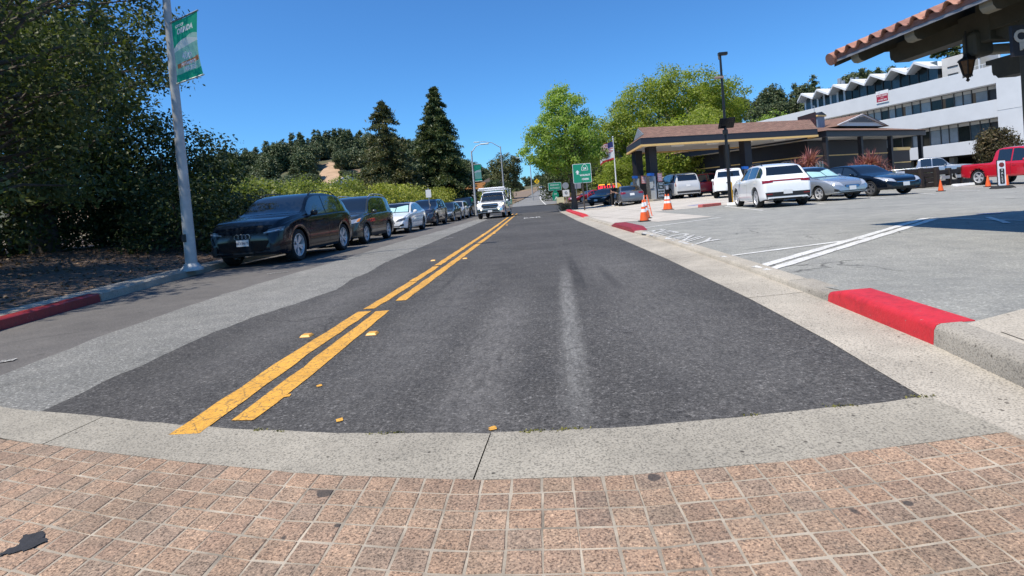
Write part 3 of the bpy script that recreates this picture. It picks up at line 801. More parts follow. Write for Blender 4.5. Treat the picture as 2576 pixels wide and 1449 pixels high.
# ------------------------------------------------------------------ left side trees and shrubs
def dome(R, p=.5, low=.35):
    return lambda t: R * (low + (1 - low) * math.sin(math.pi * min(1, .12 + t * .88)) ** p) * (1 - max(0, t - .8) * 3.2)
def tz(x, y): return bedz(x, y)
broadleaf('oak_tree', 'tall dark evergreen oak whose crown reaches the banner lamp post', 'tree', (-14.9, 15.6, tz(-14.9, 15.6)), 11, dome(3.5, .45), 1.5, 10.6, 640, 74, .30, .135, M_oak, M_barkdk, .26, 8.0, 110, stems=2, lumpk=1.1, shell=.3, gap=-.22)
broadleaf('oak_tree', 'dark evergreen oak at the left edge of the photo, above the red kerb', 'tree', (-11.7, 10.4, tz(-11.7, 10.4)), 12, dome(3.3, .45), 1.5, 9.4, 600, 74, .28, .115, M_oak, M_barkdk, .19, 7.0, 110, stems=3, lumpk=1.2, shell=.3, gap=-.22)
broadleaf('oak_tree', 'dark oak farther back in the thicket, behind the two front oaks', 'tree', (-18.5, 18.0, tz(-18.5, 18)), 13, dome(4.2, .45), 2.6, 11.5, 800, 34, .36, .2, M_oak, M_barkdk, .2, 8.0, 40, stems=2, lumpk=.8)
broadleaf('oak_tree', 'oak nearest the camera on the leaf-covered bank, shading the red kerb', 'tree', (-11.9, 5.4, tz(-11.9, 5.4)), 14, dome(3.0, .45), 2.2, 8.6, 700, 26, .3, .15, M_oak, M_barkdk, .16, 6.6, 40, stems=2)
broadleaf('oak_shrub', 'dark bushy shrub directly behind the banner lamp post', 'shrub', (-13.9, 19.5, tz(-13.9, 19.5)), 15, dome(2.3, .4, .6), .15, 4.6, 620, 26, .26, .14, M_darkleaf, M_barkdk, .1, 3.0, 30, stems=3)
broadleaf('oak_shrub', 'low dark shrub on the bank behind the black SUV', 'shrub', (-11.2, 16.6, tz(-11.2, 16.6)), 16, dome(1.5, .4, .7), .05, 2.4, 340, 24, .2, .11, M_darkleaf, M_barkdk, .06, 1.5, 20, stems=3)
broadleaf('oak_shrub', 'tangled dark undergrowth between the oak trunks', 'shrub', (-16.2, 15.5, tz(-16.2, 15.5)), 17, dome(2.6, .35, .8), .0, 2.6, 420, 24, .25, .13, M_darkleaf, M_barkdk, .08, 1.6, 20, stems=4)
broadleaf('oak_shrub', 'tangled dark undergrowth at the left edge of the photo', 'shrub', (-15.2, 11.6, tz(-15.2, 11.6)), 18, dome(1.6, .35, .8), .0, 1.2, 300, 22, .22, .12, M_darkleaf, M_barkdk, .08, 1.2, 20, stems=4)
for i, (x, y, h, r, lab) in enumerate([(-15.9, 19.0, 3.2, 2.2, 'dark shrub filling the gap between the lamp post and the tall oak'), 
                                       (-10.6, 19.8, 1.9, 1.3, 'dark shrub behind the black SUV windshield')]):
    broadleaf('oak_shrub', lab, 'shrub', (x, y, tz(x, y)), 130 + i, dome(r, .35, .8), .0, h, 330, 30, .24, .12, M_darkleaf, M_barkdk, .07, h * .6, 24, stems=4)
for i, (x, y, h, r, lab) in enumerate([(-15.6, 24.5, 3.0, 2.4, 'sunlit yellow-green bush above the windshield of the black SUV'),
                                       (-17.5, 33, 3.2, 2.6, 'round yellow-green bush seen over the black SUV roof'),
                                       (-20.5, 27.5, 4.4, 3.0, 'olive green bush at the edge of the oak thicket'),
                                       (-18.5, 42, 4.0, 2.8, 'pale green bush seen between the black SUV and the conifers'),
                                       (-25, 52, 5.0, 3.6, 'broad grey-green bush at the foot of the wooded hill'),
                                       (-15, 41, 3.6, 2.2, 'tall loose bush left of the browning conifer'),
                                       (-33, 60, 6.5, 4.5, 'dark rounded bush below the wooded hill')]):
    broadleaf('garden_bush', lab, 'bush', (x, y, .45), 30 + i, dome(r, .4, .7), .0, h, 420, 26, .28, .17, (M_oaklit, M_oaklit, M_darkleaf, M_oaklit, M_hillleaf, M_oaklit, M_hillleaf)[i], M_bark, .07, h * .6, 20, stems=3)
def hedge(label, x, ya, yb, h, th, seed, mat, n, size=.13, name='ivy_hedge'):
    rng = np.random.default_rng(seed)
    y = rng.uniform(ya, yb, n); L_ = yb - ya
    top = h * (1 + .14 * np.sin(y * 1.3 + seed) + .08 * np.sin(y * 3.7))
    edge = np.clip(np.minimum(y - ya, yb - y) / .8, .35, 1)
    z = top * edge * (1 - rng.random(n) ** 1.6)
    xx = x + rng.normal(size=n) * th * .45 + np.where(rng.random(n) < .5, th * .5, 0)
    t = thing(name, label, 'hedge', (0, 0, .14))
    mass('foliage', np.stack([xx, y, z], 1), size, mat, rng, t)
    for yy_ in np.arange(ya + .4, yb, 1.6): MB().tube([(x, yy_, -.1), (x + rng.normal() * .1, yy_ + rng.normal() * .2, h * .75)], [.04, .015], 5).build('stem', M_barkdk, t)
    return t
hedge('yellow-green ivy hedge behind the dark olive SUV', -9.7, 21.5, 30.0, 1.85, .7, 1, M_ivy, 9000)
hedge('yellow-green ivy hedge behind the white sedan with the sunshade', -9.8, 31.5, 44.0, 2.35, .8, 2, M_ivy, 12000)
hedge('yellow-green ivy hedge at the foot of the far banner lamp post', -9.9, 47.5, 64.0, 2.5, .9, 3, M_ivy, 12000, .15)
hedge('dark green hedge along the far road past the white truck', -8.4, 86, 118, 2.8, 2.2, 4, M_oaklit, 9000, .28)
conifer('conifer_tree', 'browning conifer with an open top, the shorter of the two conifers', (D(977, 470, 55).x, 55, .4), 51, 12.0, 5.2, .5, M_cedar, M_barkdk, 1.35, ls=.31, sparse=(.42, .85, .45))
conifer('conifer_tree', 'tall dense dark conifer right of the browning one', (D(1110, 470, 60).x, 60, .4), 52, 14.2, 4.1, .8, M_conif, M_barkdk, 1.9, ls=.31)
broadleaf('round_tree', 'round-headed stone pine beside the far road', 'tree', (-6.6, 112, 2.0), 53, dome(3.1, .38, .5), 2.2, 9.2, 520, 30, .34, .30, M_pinef, M_barkdk, .25, 5.5, 30, shell=.6, lumpa=.1)
broadleaf('garden_bush', 'dark bush under the round-headed pine', 'bush', (-7.8, 100, 1.2), 54, dome(2.4, .4, .7), .0, 4.2, 320, 26, .32, .26, M_darkleaf, M_barkdk, .1, 2.4, 20, stems=2)
rg = np.random.default_rng(9)
gp = np.stack([rg.normal(-5.6, .7, 2600), rg.uniform(64, 92, 2600), np.abs(rg.normal(0, .45, 2600))], 1); gp[:, 2] += np.array([roadz(v) for v in gp[:, 1]])
M_dry = leafmat('dry_grass', [(.30, .22, .11), (.38, .29, .16), (.24, .18, .09)], .2)
tag(mass('dry_grass', gp, .42, M_dry, rg, None, 0, .10), 'straw-coloured dry grass along the far road verge', 'grass', kind='stuff')
# leaf litter on the bank
n = 9000
lx = rg.uniform(-16, -6.5, n); ly = rg.uniform(5, 19, n)
ok = np.array([x < gx(bedL, y) - .02 for x, y in zip(lx, ly)])
lp = np.stack([lx, ly, np.array([bedz(x, y) + .012 for x, y in zip(lx, ly)])], 1)[ok]
M_dead = leafmat('fallen_leaf', [(.13, .075, .045), (.22, .13, .075), (.30, .20, .13), (.09, .055, .035)], .1)
tag(link(bpy.data.objects.new('leaf_litter', fast_mesh('leaf_litter', leaves(lp, .075, rg, 3.0, None, .6), 4, M_dead))), 'brown fallen leaves scattered over the bank', 'leaves', kind='stuff')

# ------------------------------------------------------------------ right side trees
broadleaf('sweetgum_tree', 'bright green street tree growing beside the green route sign', 'tree', tuple(GL(1447, 527)), 61,
          lambda t: 3.15 * (np.interp(t, [0, .08, .2, .4, .6, .8, .93, 1], [.25, .72, .98, .92, .72, .52, .34, .1])), 2.9, 9.7, 420, 110, .27, .155, M_gum, M_barkdk, .20, 8.3, 70, lumpk=1.2, lumpa=.2, lean=(-.25, 0), shell=.4, off=(-.45, 0))
broadleaf('plane_tree', 'large green plane tree towering behind the station canopy', 'tree', (17.5, 68, .6), 62, dome(6.9, .5, .45), 2.6, 15.4, 620, 120, .55, .25, M_plane, M_barkpale, .34, 12, 60, lumpk=.62, lumpa=.26)
broadleaf('plane_tree', 'plane tree with the thin top behind the station canopy ridge', 'tree', (22.0, 71, .6), 63, dome(3.7, .5, .45), 2.6, 13.4, 420, 115, .52, .25, M_plane, M_barkpale, .3, 10, 50, lumpk=.7)
broadleaf('plane_tree', 'plane tree partly behind the sweetgum crown, by the flagpole', 'tree', (10.9, 66, .6), 64, dome(3.9, .5, .5), 1.2, 10.8, 340, 100, .48, .24, M_plane, M_barkpale, .26, 8, 50, lumpk=.8)
broadleaf('plane_tree', 'plane tree shading the far side of the station under the canopy roof', 'tree', (17.5, 60, .6), 65, dome(4.6, .4, .6), 1.9, 8.2, 700, 32, .42, .28, M_plane, M_barkpale, .25, 6, 40)
broadleaf('plane_tree', 'plane tree seen under the canopy behind the store', 'tree', (21.5, 61, .6), 66, dome(3.0, .4, .6), 1.6, 6.6, 600, 32, .42, .28, M_plane, M_barkpale, .25, 5, 40)
for i, (x, y, h, r, lab) in enumerate([(5.2, 88, 9.0, 4.3, 'dark oak overhanging the far road behind the green route sign'), (9.6, 84, 8.2, 4.2, 'dark oak behind the red coupe'), (9.5, 122, 9, 4.2, 'dark oak where the far road crests'),
                                       (15, 90, 9, 5.2, 'dark oak behind the plane trees'), (10.4, 76, 5.5, 3.2, 'dense dark shrub behind the fuel price sign'), (6.6, 140, 9, 5, 'dark oak farthest along the right of the rising road')]):
    broadleaf('dark_oak_tree', lab, 'tree', (x, y, gz(x, y)), 70 + i, dome(r, .4, .55), .4, h, 560, 28, .42, .30, M_darkleaf, M_barkdk, .25, h * .6, 30, stems=2)
broadleaf('clipped_bush', 'light green clipped bush behind the flagpole', 'bush', (9.3, 62, .6), 80, dome(1.9, .3, .8), 0, 4.3, 460, 26, .24, .17, M_plane, M_bark, .1, 2.5, 20, stems=2)
broadleaf('clipped_bush', 'low dry bush on the island by the freeway entrance sign', 'bush', (5.4, 72, gz(5.4, 72)), 81, dome(1.7, .3, .8), 0, 1.1, 240, 24, .22, .16, M_dry, M_bark, .05, .6, 10, stems=2)
broadleaf('clipped_bush', 'low dry bush on the island behind the street tree trunk', 'bush', (8.2, 71, gz(8.2, 71)), 82, dome(1.6, .3, .8), 0, 1.2, 240, 24, .22, .16, M_dry, M_bark, .05, .6, 10, stems=2)
p = GL(1424, 528)
rg = np.random.default_rng(5)
gr = thing('grass_clump', 'tuft of dry grass at the foot of the street tree', 'grass', tuple(p))
gp = np.stack([rg.normal(0, .26, 900), rg.normal(0, .26, 900), rg.uniform(0, .5, 900)], 1)
mass('blades', gp, .34, M_dry, rg, gr, 0, .08)
p = D(2508, 372, 42); p.z = lotz(p.x, p.y)
broadleaf('myrtle_tree', 'small bronze-leaved tree in front of the white office building', 'tree', tuple(p), 83, dome(1.25, .4, .55), 1.2, 3.6, 420, 28, .22, .15, M_purple, M_bark, .07, 3.0, 30, stems=3)

# ------------------------------------------------------------------ hills with their trees
def hill(name, xs_, ys_, zf, mat):
    vs_ = [(x, y, zf(x, y)) for y in ys_ for x in xs_]; k = len(xs_)
    fs_ = [(j * k + i, j * k + i + 1, (j + 1) * k + i + 1, (j + 1) * k + i) for j in range(len(ys_) - 1) for i in range(k - 1)]
    return tag(mobj(name, vs_, fs_, mat, None, 80), kind='structure')
mh, N, L, P = new_mat('hill_ground')
c = ramp(N, L, noise(N, L, .035, 5, .65), [(.52, (.085, .085, .045)), (.61, (.28, .19, .125)), (.70, (.42, .29, .19))])
L.new(c, P.inputs['Base Color']); P.inputs['Roughness'].default_value = .95
def hillz(x, y):
    cr = np.interp(x, [-420, -300, -190, -152, -120, -102, -68, -45, -30, -10, 10], [10, 16, 22, 24, 28, 30, 29, 21, 11, 3, 0])
    return float(cr) * sm(120, 262, y) * (1 - .5 * sm(270, 400, y)) + 1.2 * math.sin(x * .09) * math.cos(y * .07) * sm(130, 200, y) - .3
hill('hill', np.linspace(-420, 20, 60), np.linspace(112, 420, 40), hillz, mh)
def hillr(x, y):
    cr = np.interp(x, [20, 45, 60, 80, 120, 200, 300], [0, 10, 19, 22, 25, 28, 28])
    return float(cr) * sm(105, 175, y) - .3
hill('hill_right', np.linspace(20, 320, 40), np.linspace(100, 340, 24), hillr, mh)
def hillf(x, y):
    return 16 * sm(250, 420, y) * (1 + .3 * math.sin(x * .03)) - 2
hill('hill_far', np.linspace(-160, 120, 30), np.linspace(248, 600, 14), hillf, mh)
bs = [((px_ - 1356) / FOC * y_, y_) for px_, y_ in ((778, 176), (800, 170), (850, 172), (862, 190), (850, 214), (828, 216), (802, 200))]
sheet('bare_slope', bs, lambda x, y: hillz(x, y) + .35, plain('bare_tan_soil', (.42, .29, .19), .95, var=.2, scale=.3), 4.)
KIND = {}
def hill_proto(key, seed):
    rng = np.random.default_rng(seed)
    if key == 'conifer':
        Hh, Rr = 9.5, 2.0
        P_, C, _g = crown_points(rng, lambda t: Rr * (1 - t) ** .75 + .15, .8, Hh, 170, 36, .34, .9, .18, .5, .5)
    elif key == 'pine':
        P_, C, _g = crown_points(rng, dome(2.6, .4, .4), 3.0, 8.6, 150, 40, .42, .8, .3, .5)
    else:
        P_, C, _g = crown_points(rng, dome(3.2, .4, .6), .4, 5.6, 170, 40, .42, .7, .25, .5)
    cm = fast_mesh('crown', leaves(C, .46, rng, .6, _g * 1.2, .6), 4, M_hillleaf)
    mb = MB(); mb.tube([(0, 0, -1), (0, 0, 5)], [.22, .08], 6)
    for q in P_[::12]: mb.tube([(0, 0, q[2] * .55), tuple(q)], [.08, .02], 4, False)
    tr = bpy.data.meshes.new('trunk'); tr.from_pydata([tuple(v) for v in mb.v], [], mb.f); tr.materials.append(M_barkdk)
    return cm, tr
for key in ('conifer', 'pine', 'oak'): KIND[key] = [hill_proto(key, 90 + i + 10 * len(key)) for i in range(2)]
def hill_tree(key, i, loc, s, label, group, rz):
    cm, tr = KIND[key][i % 2]
    t = thing('hill_%s' % {'conifer': 'conifer', 'pine': 'pine', 'oak': 'oak'}[key], label, 'tree', loc, rz, group)
    t.scale = (s, s, s)
    link(bpy.data.objects.new('crown', cm), t); link(bpy.data.objects.new('trunk', tr), t)
rh = random.Random(5)
LAB = {'conifer': ('slender dark conifer on the wooded hill', 'conifers on the wooded hill'), 'pine': ('dark round-topped pine on the wooded hill', 'pines on the wooded hill'), 'oak': ('dark spreading oak on the wooded hill', 'oaks on the wooded hill')}
cnt = 0
tries = 0
while cnt < 300 and tries < 3000:
    tries += 1
    x = rh.uniform(-185, -22); y = rh.uniform(132, 285)
    if rh.random() < .5: y = rh.uniform(205, 275)
    px = 1356 + x / y * FOC
    if px < 500 or px > 1230: continue
    # the bare cut on the slope stays open
    if 785 < px < 852 and 138 < y < 216: continue
    pc = sm(-128, -108, x) * (1 - sm(-80, -70, x))
    key = 'conifer' if rh.random() < .75 * pc and y > 215 else ('pine' if rh.random() < .5 else 'oak')
    s = rh.uniform(.9, 1.4) * (.8 if y < 190 else 1.0)
    hill_tree(key, cnt, (x, y, hillz(x, y) - .3), s, *LAB[key], rh.uniform(0, 6)); cnt += 1
n_scrub = 0
while n_scrub < 90:
    y = rh.uniform(128, 215); px = rh.uniform(560, 960); x = (px - 1356) / FOC * y
    if 785 < px < 852 and y > 136: continue
    hill_tree('oak', n_scrub, (x, y, hillz(x, y) - .3), rh.uniform(.45, .85), 'low round scrub oak on the lower slope of the wooded hill', 'scrub oaks on the lower hill slope', rh.uniform(0, 6)); n_scrub += 1
for i in range(70):
    x = rh.uniform(40, 118); y = rh.uniform(122, 185)
    key = rh.choice(['pine', 'oak', 'oak', 'conifer'])
    hill_tree(key, i, (x, y, hillr(x, y) - .3), rh.uniform(.8, 1.25), {'pine': 'dark pine', 'oak': 'dark oak', 'conifer': 'dark conifer'}[key] + ' on the slope behind the white office building', key + ' trees behind the office building', rh.uniform(0, 6))
for i in range(36):
    x = rh.uniform(36, 74); y = rh.uniform(112, 140)
    hill_tree('oak', i, (x, y, hillr(x, y) - .3), rh.uniform(.6, 1.0), 'dark oak on the slope behind the white office building', 'oak trees behind the office building', rh.uniform(0, 6))
for i in range(46):
    x = rh.uniform(-70, 40); y = rh.uniform(262, 420)
    key = rh.choice(['pine', 'oak', 'oak'])
    hill_tree(key, i, (x, y, hillf(x, y) - .3), rh.uniform(.9, 1.3), {'pine': 'small dark pine', 'oak': 'small dark oak'}[key] + ' on the far hill at the end of the road', key + ' trees on the far hill', rh.uniform(0, 6))
broadleaf('lime_tree', 'bright lime green tree behind the roof of the station', 'tree', (47, 108, 2), 95, dome(4.6, .4, .6), .3, 13.0, 420, 26, .5, .34, M_gum, M_bark, .25, 8, 20)
p = D(2385, 158, 130)
conifer('redwood_tree', 'blue-green conifer top rising behind the office building', (p.x, p.y, 2), 96, 32, 7.5, 8, M_conif, M_barkdk, .8, ls=.9, r0=.5)
# ------------------------------------------------------------------ vehicles
M_glass = plain('tinted_glass', (.008, .010, .012), .03, 0, 0, spec=.9, coat=.5)
M_glassblue = plain('side_glass', (.014, .02, .026), .03, 0, 0, spec=.9, coat=.5)
M_tyre = plain('tyre_rubber', (.018, .018, .018), .85, bumpk=.3)
M_black = plain('black_trim', (.014, .014, .015), .5)
M_gloss = plain('gloss_black', (.006, .006, .007), .12, coat=.6)
M_chrome = plain('chrome', (.75, .75, .76), .12, 1., .02)
M_alloy = plain('alloy', (.62, .62, .63), .35, .35, .05)
M_alloydk = plain('dark_alloy', (.16, .16, .165), .3, .4, .05)
M_lamp = plain('lamp_glass', (.55, .57, .60), .06, .3, .15, 30, coat=.6)
M_lampdk = plain('smoked_lamp', (.12, .13, .14), .06, .3, .2, 30, coat=.6)
M_tail = plain('tail_lamp', (.20, .006, .010), .12, 0, .1, 20, coat=.8)
M_amber = plain('amber_lamp', (.75, .25, .03), .2, 0, .1, coat=.6)
M_plate = plain('number_plate', (.72, .72, .70), .4, 0, .04)
M_ink = plain('plate_ink', (.03, .04, .10), .5, 0, 0)
M_shade = plain('windshield_shade', (.42, .66, .64), .25, 0, .12, 5, coat=.8)
M_lit = plain('lit_headlamp', (1.0, .86, .55), .2, 0, 0, emit=2.2)
def pchip(pts):
    X = np.array([p[0] for p in pts], float); Y = np.array([p[1] for p in pts], float)
    h = np.diff(X); d = np.diff(Y) / h; m = np.zeros(len(X))
    for i in range(1, len(X) - 1):
        if d[i - 1] * d[i] > 0:
            w1, w2 = 2 * h[i] + h[i - 1], h[i] + 2 * h[i - 1]; m[i] = (w1 + w2) / (w1 / d[i - 1] + w2 / d[i])
    m[0], m[-1] = d[0], d[-1]
    def f(x):
        x = min(max(x, X[0]), X[-1]); i = min(len(h) - 1, max(0, int(np.searchsorted(X, x) - 1)))
        t = (x - X[i]) / h[i]
        return float((2 * t ** 3 - 3 * t * t + 1) * Y[i] + (t ** 3 - 2 * t * t + t) * h[i] * m[i] + (-2 * t ** 3 + 3 * t * t) * Y[i + 1] + (t ** 3 - t * t) * h[i] * m[i + 1])
    return f
SHAPES = {
    'suv': dict(L=4.9, H=1.63, top=[(0, .62), (.03, .80), (.10, .90), (.30, 1.01), (.9, 1.09), (1.3, 1.13), (2.1, 1.555), (2.5, 1.615), (3.2, 1.63), (3.9, 1.585), (4.3, 1.50), (4.72, 1.10), (4.80, 1.0), (4.88, .85), (4.9, .6)],
                sh=[(0, .50), (.1, .78), (.4, .91), (1.2, 1.02), (2.5, 1.05), (4.0, 1.08), (4.7, 1.05), (4.9, .8)], cowl=1.3, r0=2.12, r1=3.95, rg=4.7, fa=.95, ra=3.88),
    'boxy': dict(L=4.6, H=1.70, top=[(0, .62), (.03, .82), (.10, .94), (.30, 1.0), (.8, 1.07), (1.15, 1.11), (1.9, 1.60), (2.3, 1.68), (3.0, 1.70), (3.9, 1.66), (4.2, 1.60), (4.38, 1.45), (4.52, 1.05), (4.58, .9), (4.6, .6)],
                 sh=[(0, .50), (.1, .76), (.4, .88), (1.1, 1.0), (2.5, 1.03), (4.0, 1.06), (4.45, 1.04), (4.6, .8)], cowl=1.15, r0=1.92, r1=4.1, rg=4.5, fa=.88, ra=3.5),
    'sedan': dict(L=4.65, H=1.44, top=[(0, .50), (.03, .63), (.1, .70), (.3, .77), (.8, .87), (1.3, .94), (2.15, 1.37), (2.6, 1.435), (3.1, 1.425), (3.5, 1.34), (4.12, 1.06), (4.4, 1.03), (4.58, .97), (4.63, .8), (4.65, .6)],
                  sh=[(0, .42), (.1, .60), (.4, .72), (1.3, .88), (2.5, .92), (4.1, .96), (4.5, .93), (4.65, .7)], cowl=1.3, r0=2.18, r1=3.35, rg=4.12, fa=.88, ra=3.68),
    'coupe': dict(L=4.5, H=1.32, top=[(0, .46), (.03, .57), (.1, .63), (.4, .70), (1.0, .80), (1.5, .87), (2.3, 1.26), (2.7, 1.32), (3.1, 1.29), (3.5, 1.19), (4.1, .97), (4.35, .95), (4.46, .9), (4.5, .6)],
                  sh=[(0, .38), (.1, .54), (.5, .66), (1.5, .81), (2.5, .85), (4.0, .88), (4.4, .86), (4.5, .66)], cowl=1.5, r0=2.33, r1=3.2, rg=4.08, fa=.9, ra=3.5),
    'pickup': dict(L=5.4, H=1.78, top=[(0, .72), (.03, .93), (.10, 1.02), (.5, 1.07), (1.35, 1.12), (1.98, 1.69), (2.35, 1.77), (3.0, 1.78), (3.32, 1.74), (3.46, 1.62), (3.53, 1.16), (3.58, 1.09), (4.5, 1.085), (5.3, 1.08), (5.38, 1.02), (5.4, .65)],
                   sh=[(0, .6), (.1, .86), (.5, .98), (1.3, 1.04), (3.0, 1.06), (3.6, 1.05), (5.3, 1.05), (5.4, .85)], cowl=1.35, r0=2.0, r1=3.25, rg=3.55, fa=.92, ra=4.15),
}
RIMS = {}
def rim_mesh(spokes, split):
    key = (spokes, split)
    if key in RIMS: return RIMS[key]
    mb = MB(Matrix.Rotation(rad(90), 4, 'Y'))        # axle along X, face on +X, unit rim radius 1
    mb.lathe([(1.0, -.28), (1.0, .30), (.94, .31), (.90, .22), (.88, -.1)], 28, None, False)
    mb.lathe([(.0, .20), (.14, .20), (.17, .10), (.17, -.1)], 14)
    for k in range(spokes):
        a = 2 * math.pi * k / spokes
        for da in ((-.11, .11) if split else (0,)):
            c1, c2 = a + da * .5, a + da * 1.6
            w1, w2 = (.13, .20) if not split else (.085, .115)
            q = []
            for (r, c, w, z) in ((.1, c1, w1, .17), (.93, c2, w2, .23)):
                t = (-math.sin(c), math.cos(c))
                for s_ in (-1, 1): q += [(r * math.cos(c) + t[0] * w * s_, r * math.sin(c) + t[1] * w * s_, z), (r * math.cos(c) + t[0] * w * s_, r * math.sin(c) + t[1] * w * s_, z - .14)]
            mb.add(q, [(0, 2, 6, 4), (0, 4, 5, 1), (2, 3, 7, 6)])
    RIMS[key] = (mb.v, mb.f); return RIMS[key]
def vehicle(name, label, shape, L, W, H, wheelbase, wr, col, loc, rz, rim=(5, True), rimmat=None, sill=.24, detail=True, clad=None, plan=None, cat='car', glass=None, front=None, rear=None,
            group=None, shade=False, lamp=None, tumble=.17, two_door=False, rails=False, grille=None, plate=True, roofmat=None, frontface=True, bed=False, fov=None):
    S = SHAPES[shape]; kx, kz = L / S['L'], H / S['H']
    T = pchip([(a * kx, b * kz) for a, b in S['top']]); SH0 = pchip([(a * kx, b * kz) for a, b in S['sh']])
    SH = lambda s: min(SH0(s), T(s) - .022)
    cowl, r0, r1, rgl = S['cowl'] * kx, S['r0'] * kx, S['r1'] * kx, S['rg'] * kx
    fa = fov if fov else S['fa'] * kx; ra = fa + wheelbase
    pl = pchip(plan or [(0, .76), (.05, .85), (.14, .915), (.35, .968), (.7, .995), (L * .4, 1), (L * .75, 1), (L - .6, .985), (L - .25, .95), (L - .08, .89), (L - .02, .84), (L, .80)])
    Ra = wr * 1.13; zc = wr
    def zb(s):
        e = sill + .05 * sm(.45, .0, s) + .07 * sm(L - .5, L, s)
        for ax in (fa, ra):
            d = abs(s - ax)
            if d <= Ra: e = max(e, zc + math.sqrt(max(0, Ra * Ra - d * d)))
        return e
    st = set(np.round(np.linspace(0, L, int(L / .09)), 4)) | {.012, .03, .06, .1, L - .012, L - .03, L - .06, L - .1}
    for ax in (fa, ra):
        st = {s for s in st if abs(s - ax) > Ra + .015}
        st |= {ax + Ra * math.cos(t) for t in np.linspace(0, math.pi, 19)} | {ax - Ra - .004, ax + Ra + .004}
    st = sorted(st)
    zr = .52
    def side(s, z):
        w = W / 2 * pl(s); S_ = SH(s)
        if z < zr: return w * (1 - .055 * ((zr - z) / (zr - .2)) ** 2)
        return w * (1 - .025 * (max(0, z - zr) / max(.1, S_ - zr)) ** 2)
    def xedge(s):
        h = max(0, T(s) - SH(s)); return side(s, SH(s)) - .045 * min(1, h / .12) - tumble * min(1, h / (H - SH(L * .5)))
    def ring(s):
        b, S_, T_ = zb(s), SH(s), T(s); h = max(.01, T_ - S_)
        pts = [(side(s, b) - .09, b + .03), (side(s, b) - .012, b + .002)]
        zs = [b + (S_ - .03 - b) * q for q in (.04, .16, .32, .5, .68, .84, 1.)]
        pts += [(side(s, z), z) for z in zs]
        xs0 = side(s, S_); k = min(1, h / .12)
        pts += [(xs0 - .012, S_ - .005), (xs0 - .045 * k - .005, S_ + .008 * k)]
        xe = xedge(s); rr = min(.075, h * .38)
        x1 = xs0 - .045 * k - .005; z1 = S_ + .008 * k
        for q in (.3, .65, 1.): pts.append((x1 + (xe - x1) * q, z1 + (T_ - rr - z1) * q))
        cr = .035 if h > .25 else .03
        pts += [(xe - rr * .35, T_ - rr * .45 - cr * .2), (xe - rr - .02, T_ - cr * .62), (xe * .6, T_ - cr * .2), (0, T_)]
        return pts
    vs_, fs_ = [], []
    rings = [ring(s) for s in st]; m = len(rings[0]); n2 = 2 * m - 1
    for s, r in zip(st, rings):
        y = s - L / 2
        vs_ += [(-x, y, z) for x, z in r] + [(x, y, z) for x, z in r[-2::-1]]
    for i in range(len(st) - 1):
        for j in range(n2 - 1): fs_.append((i * n2 + j, i * n2 + j + 1, (i + 1) * n2 + j + 1, (i + 1) * n2 + j))
    fs_ += [tuple(range(n2 - 1, -1, -1)), tuple(range((len(st) - 1) * n2, len(st) * n2))]
    t = thing(name, label, cat, loc, rz, group)
    body = mobj('body', vs_, fs_, col, t, 38)
    bvh = BVHTree.FromPolygons([Vector(v) for v in vs_], fs_)
    def patch(pname, poly, mode, mat, eps=.004, parent=t, step=.07):
        if mode == 'top': poly = [(x, s - L / 2) for s, x in poly]
        elif mode in ('left', 'right'): poly = [(s - L / 2, z) for s, z in poly]
        bm = cut_poly(poly, step)
        for v in bm.verts:
            a, b = v.co.x, v.co.y
            if mode == 'front': o_, d_ = Vector((a, -L, b)), Vector((0, 1, 0))
            elif mode == 'rear': o_, d_ = Vector((a, L, b)), Vector((0, -1, 0))
            elif mode == 'left': o_, d_ = Vector((-W, a, b)), Vector((1, 0, 0))
            elif mode == 'right': o_, d_ = Vector((W, a, b)), Vector((-1, 0, 0))
            else: o_, d_ = Vector((a, b, 3)), Vector((0, 0, -1))
            hit, nn, _, _ = bvh.ray_cast(o_, d_)
            if hit is None:
                hit, nn, _, _ = bvh.find_nearest(o_ + d_ * (L * .62 if mode in ('front', 'rear') else W * .6 if mode in ('left', 'right') else 1.8))
            if nn.dot(d_) > 0: nn = -nn
            v.co = hit + nn * eps
        bmesh.ops.recalc_face_normals(bm, faces=bm.faces)
        me = bpy.data.meshes.new(pname); bm.to_mesh(me); bm.free()
        finish(me, mat, 40)
        return link(bpy.data.objects.new(pname, me), parent)
    gl = glass or M_glass
    # windshield, rear glass
    ss = np.linspace(cowl + .02, r0 - .02, 8)
    ws = patch('windshield', [(s, -xedge(s) + .07) for s in ss] + [(s, xedge(s) - .07) for s in ss[::-1]], 'top', M_gloss if shade else M_glass, .005)
    if shade:
        mid = [(s, -xedge(s) + .12) for s in np.linspace(cowl + .1, cowl + (r0 - cowl) * .62, 6)]
        patch('sunshade', mid + [(s, .03) for s in np.linspace(cowl + (r0 - cowl) * .5, cowl + .1, 5)], 'top', M_shade, .009, ws)
        patch('sunshade', [(s, .07) for s in np.linspace(cowl + .1, cowl + (r0 - cowl) * .55, 5)] + [(s, xedge(s) - .12) for s in np.linspace(cowl + (r0 - cowl) * .72, cowl + .1, 6)], 'top', M_shade, .009, ws)
    if shape in ('sedan', 'coupe'):
        ss = np.linspace(r1 + .06, rgl - .06, 7)
        patch('rear_window', [(s, -xedge(s) + .10) for s in ss] + [(s, xedge(s) - .10) for s in ss[::-1]], 'top', M_glass, .005)
    else:
        zt, zl = T(r1) - (.10 if shape != 'pickup' else .16), T(rgl) + (.05 if shape != 'pickup' else .14)
        wt, wl = xedge(r1) - .10, xedge(rgl - .12) - .08
        patch('rear_window', [(-wl, zl), (wl, zl), (wt, zt), (-wt, zt)], 'rear', M_glass, .006)
    # side glass in a black surround
    w0, w1 = cowl + .30, (rgl - .18 if shape != 'pickup' else r1 + .02)
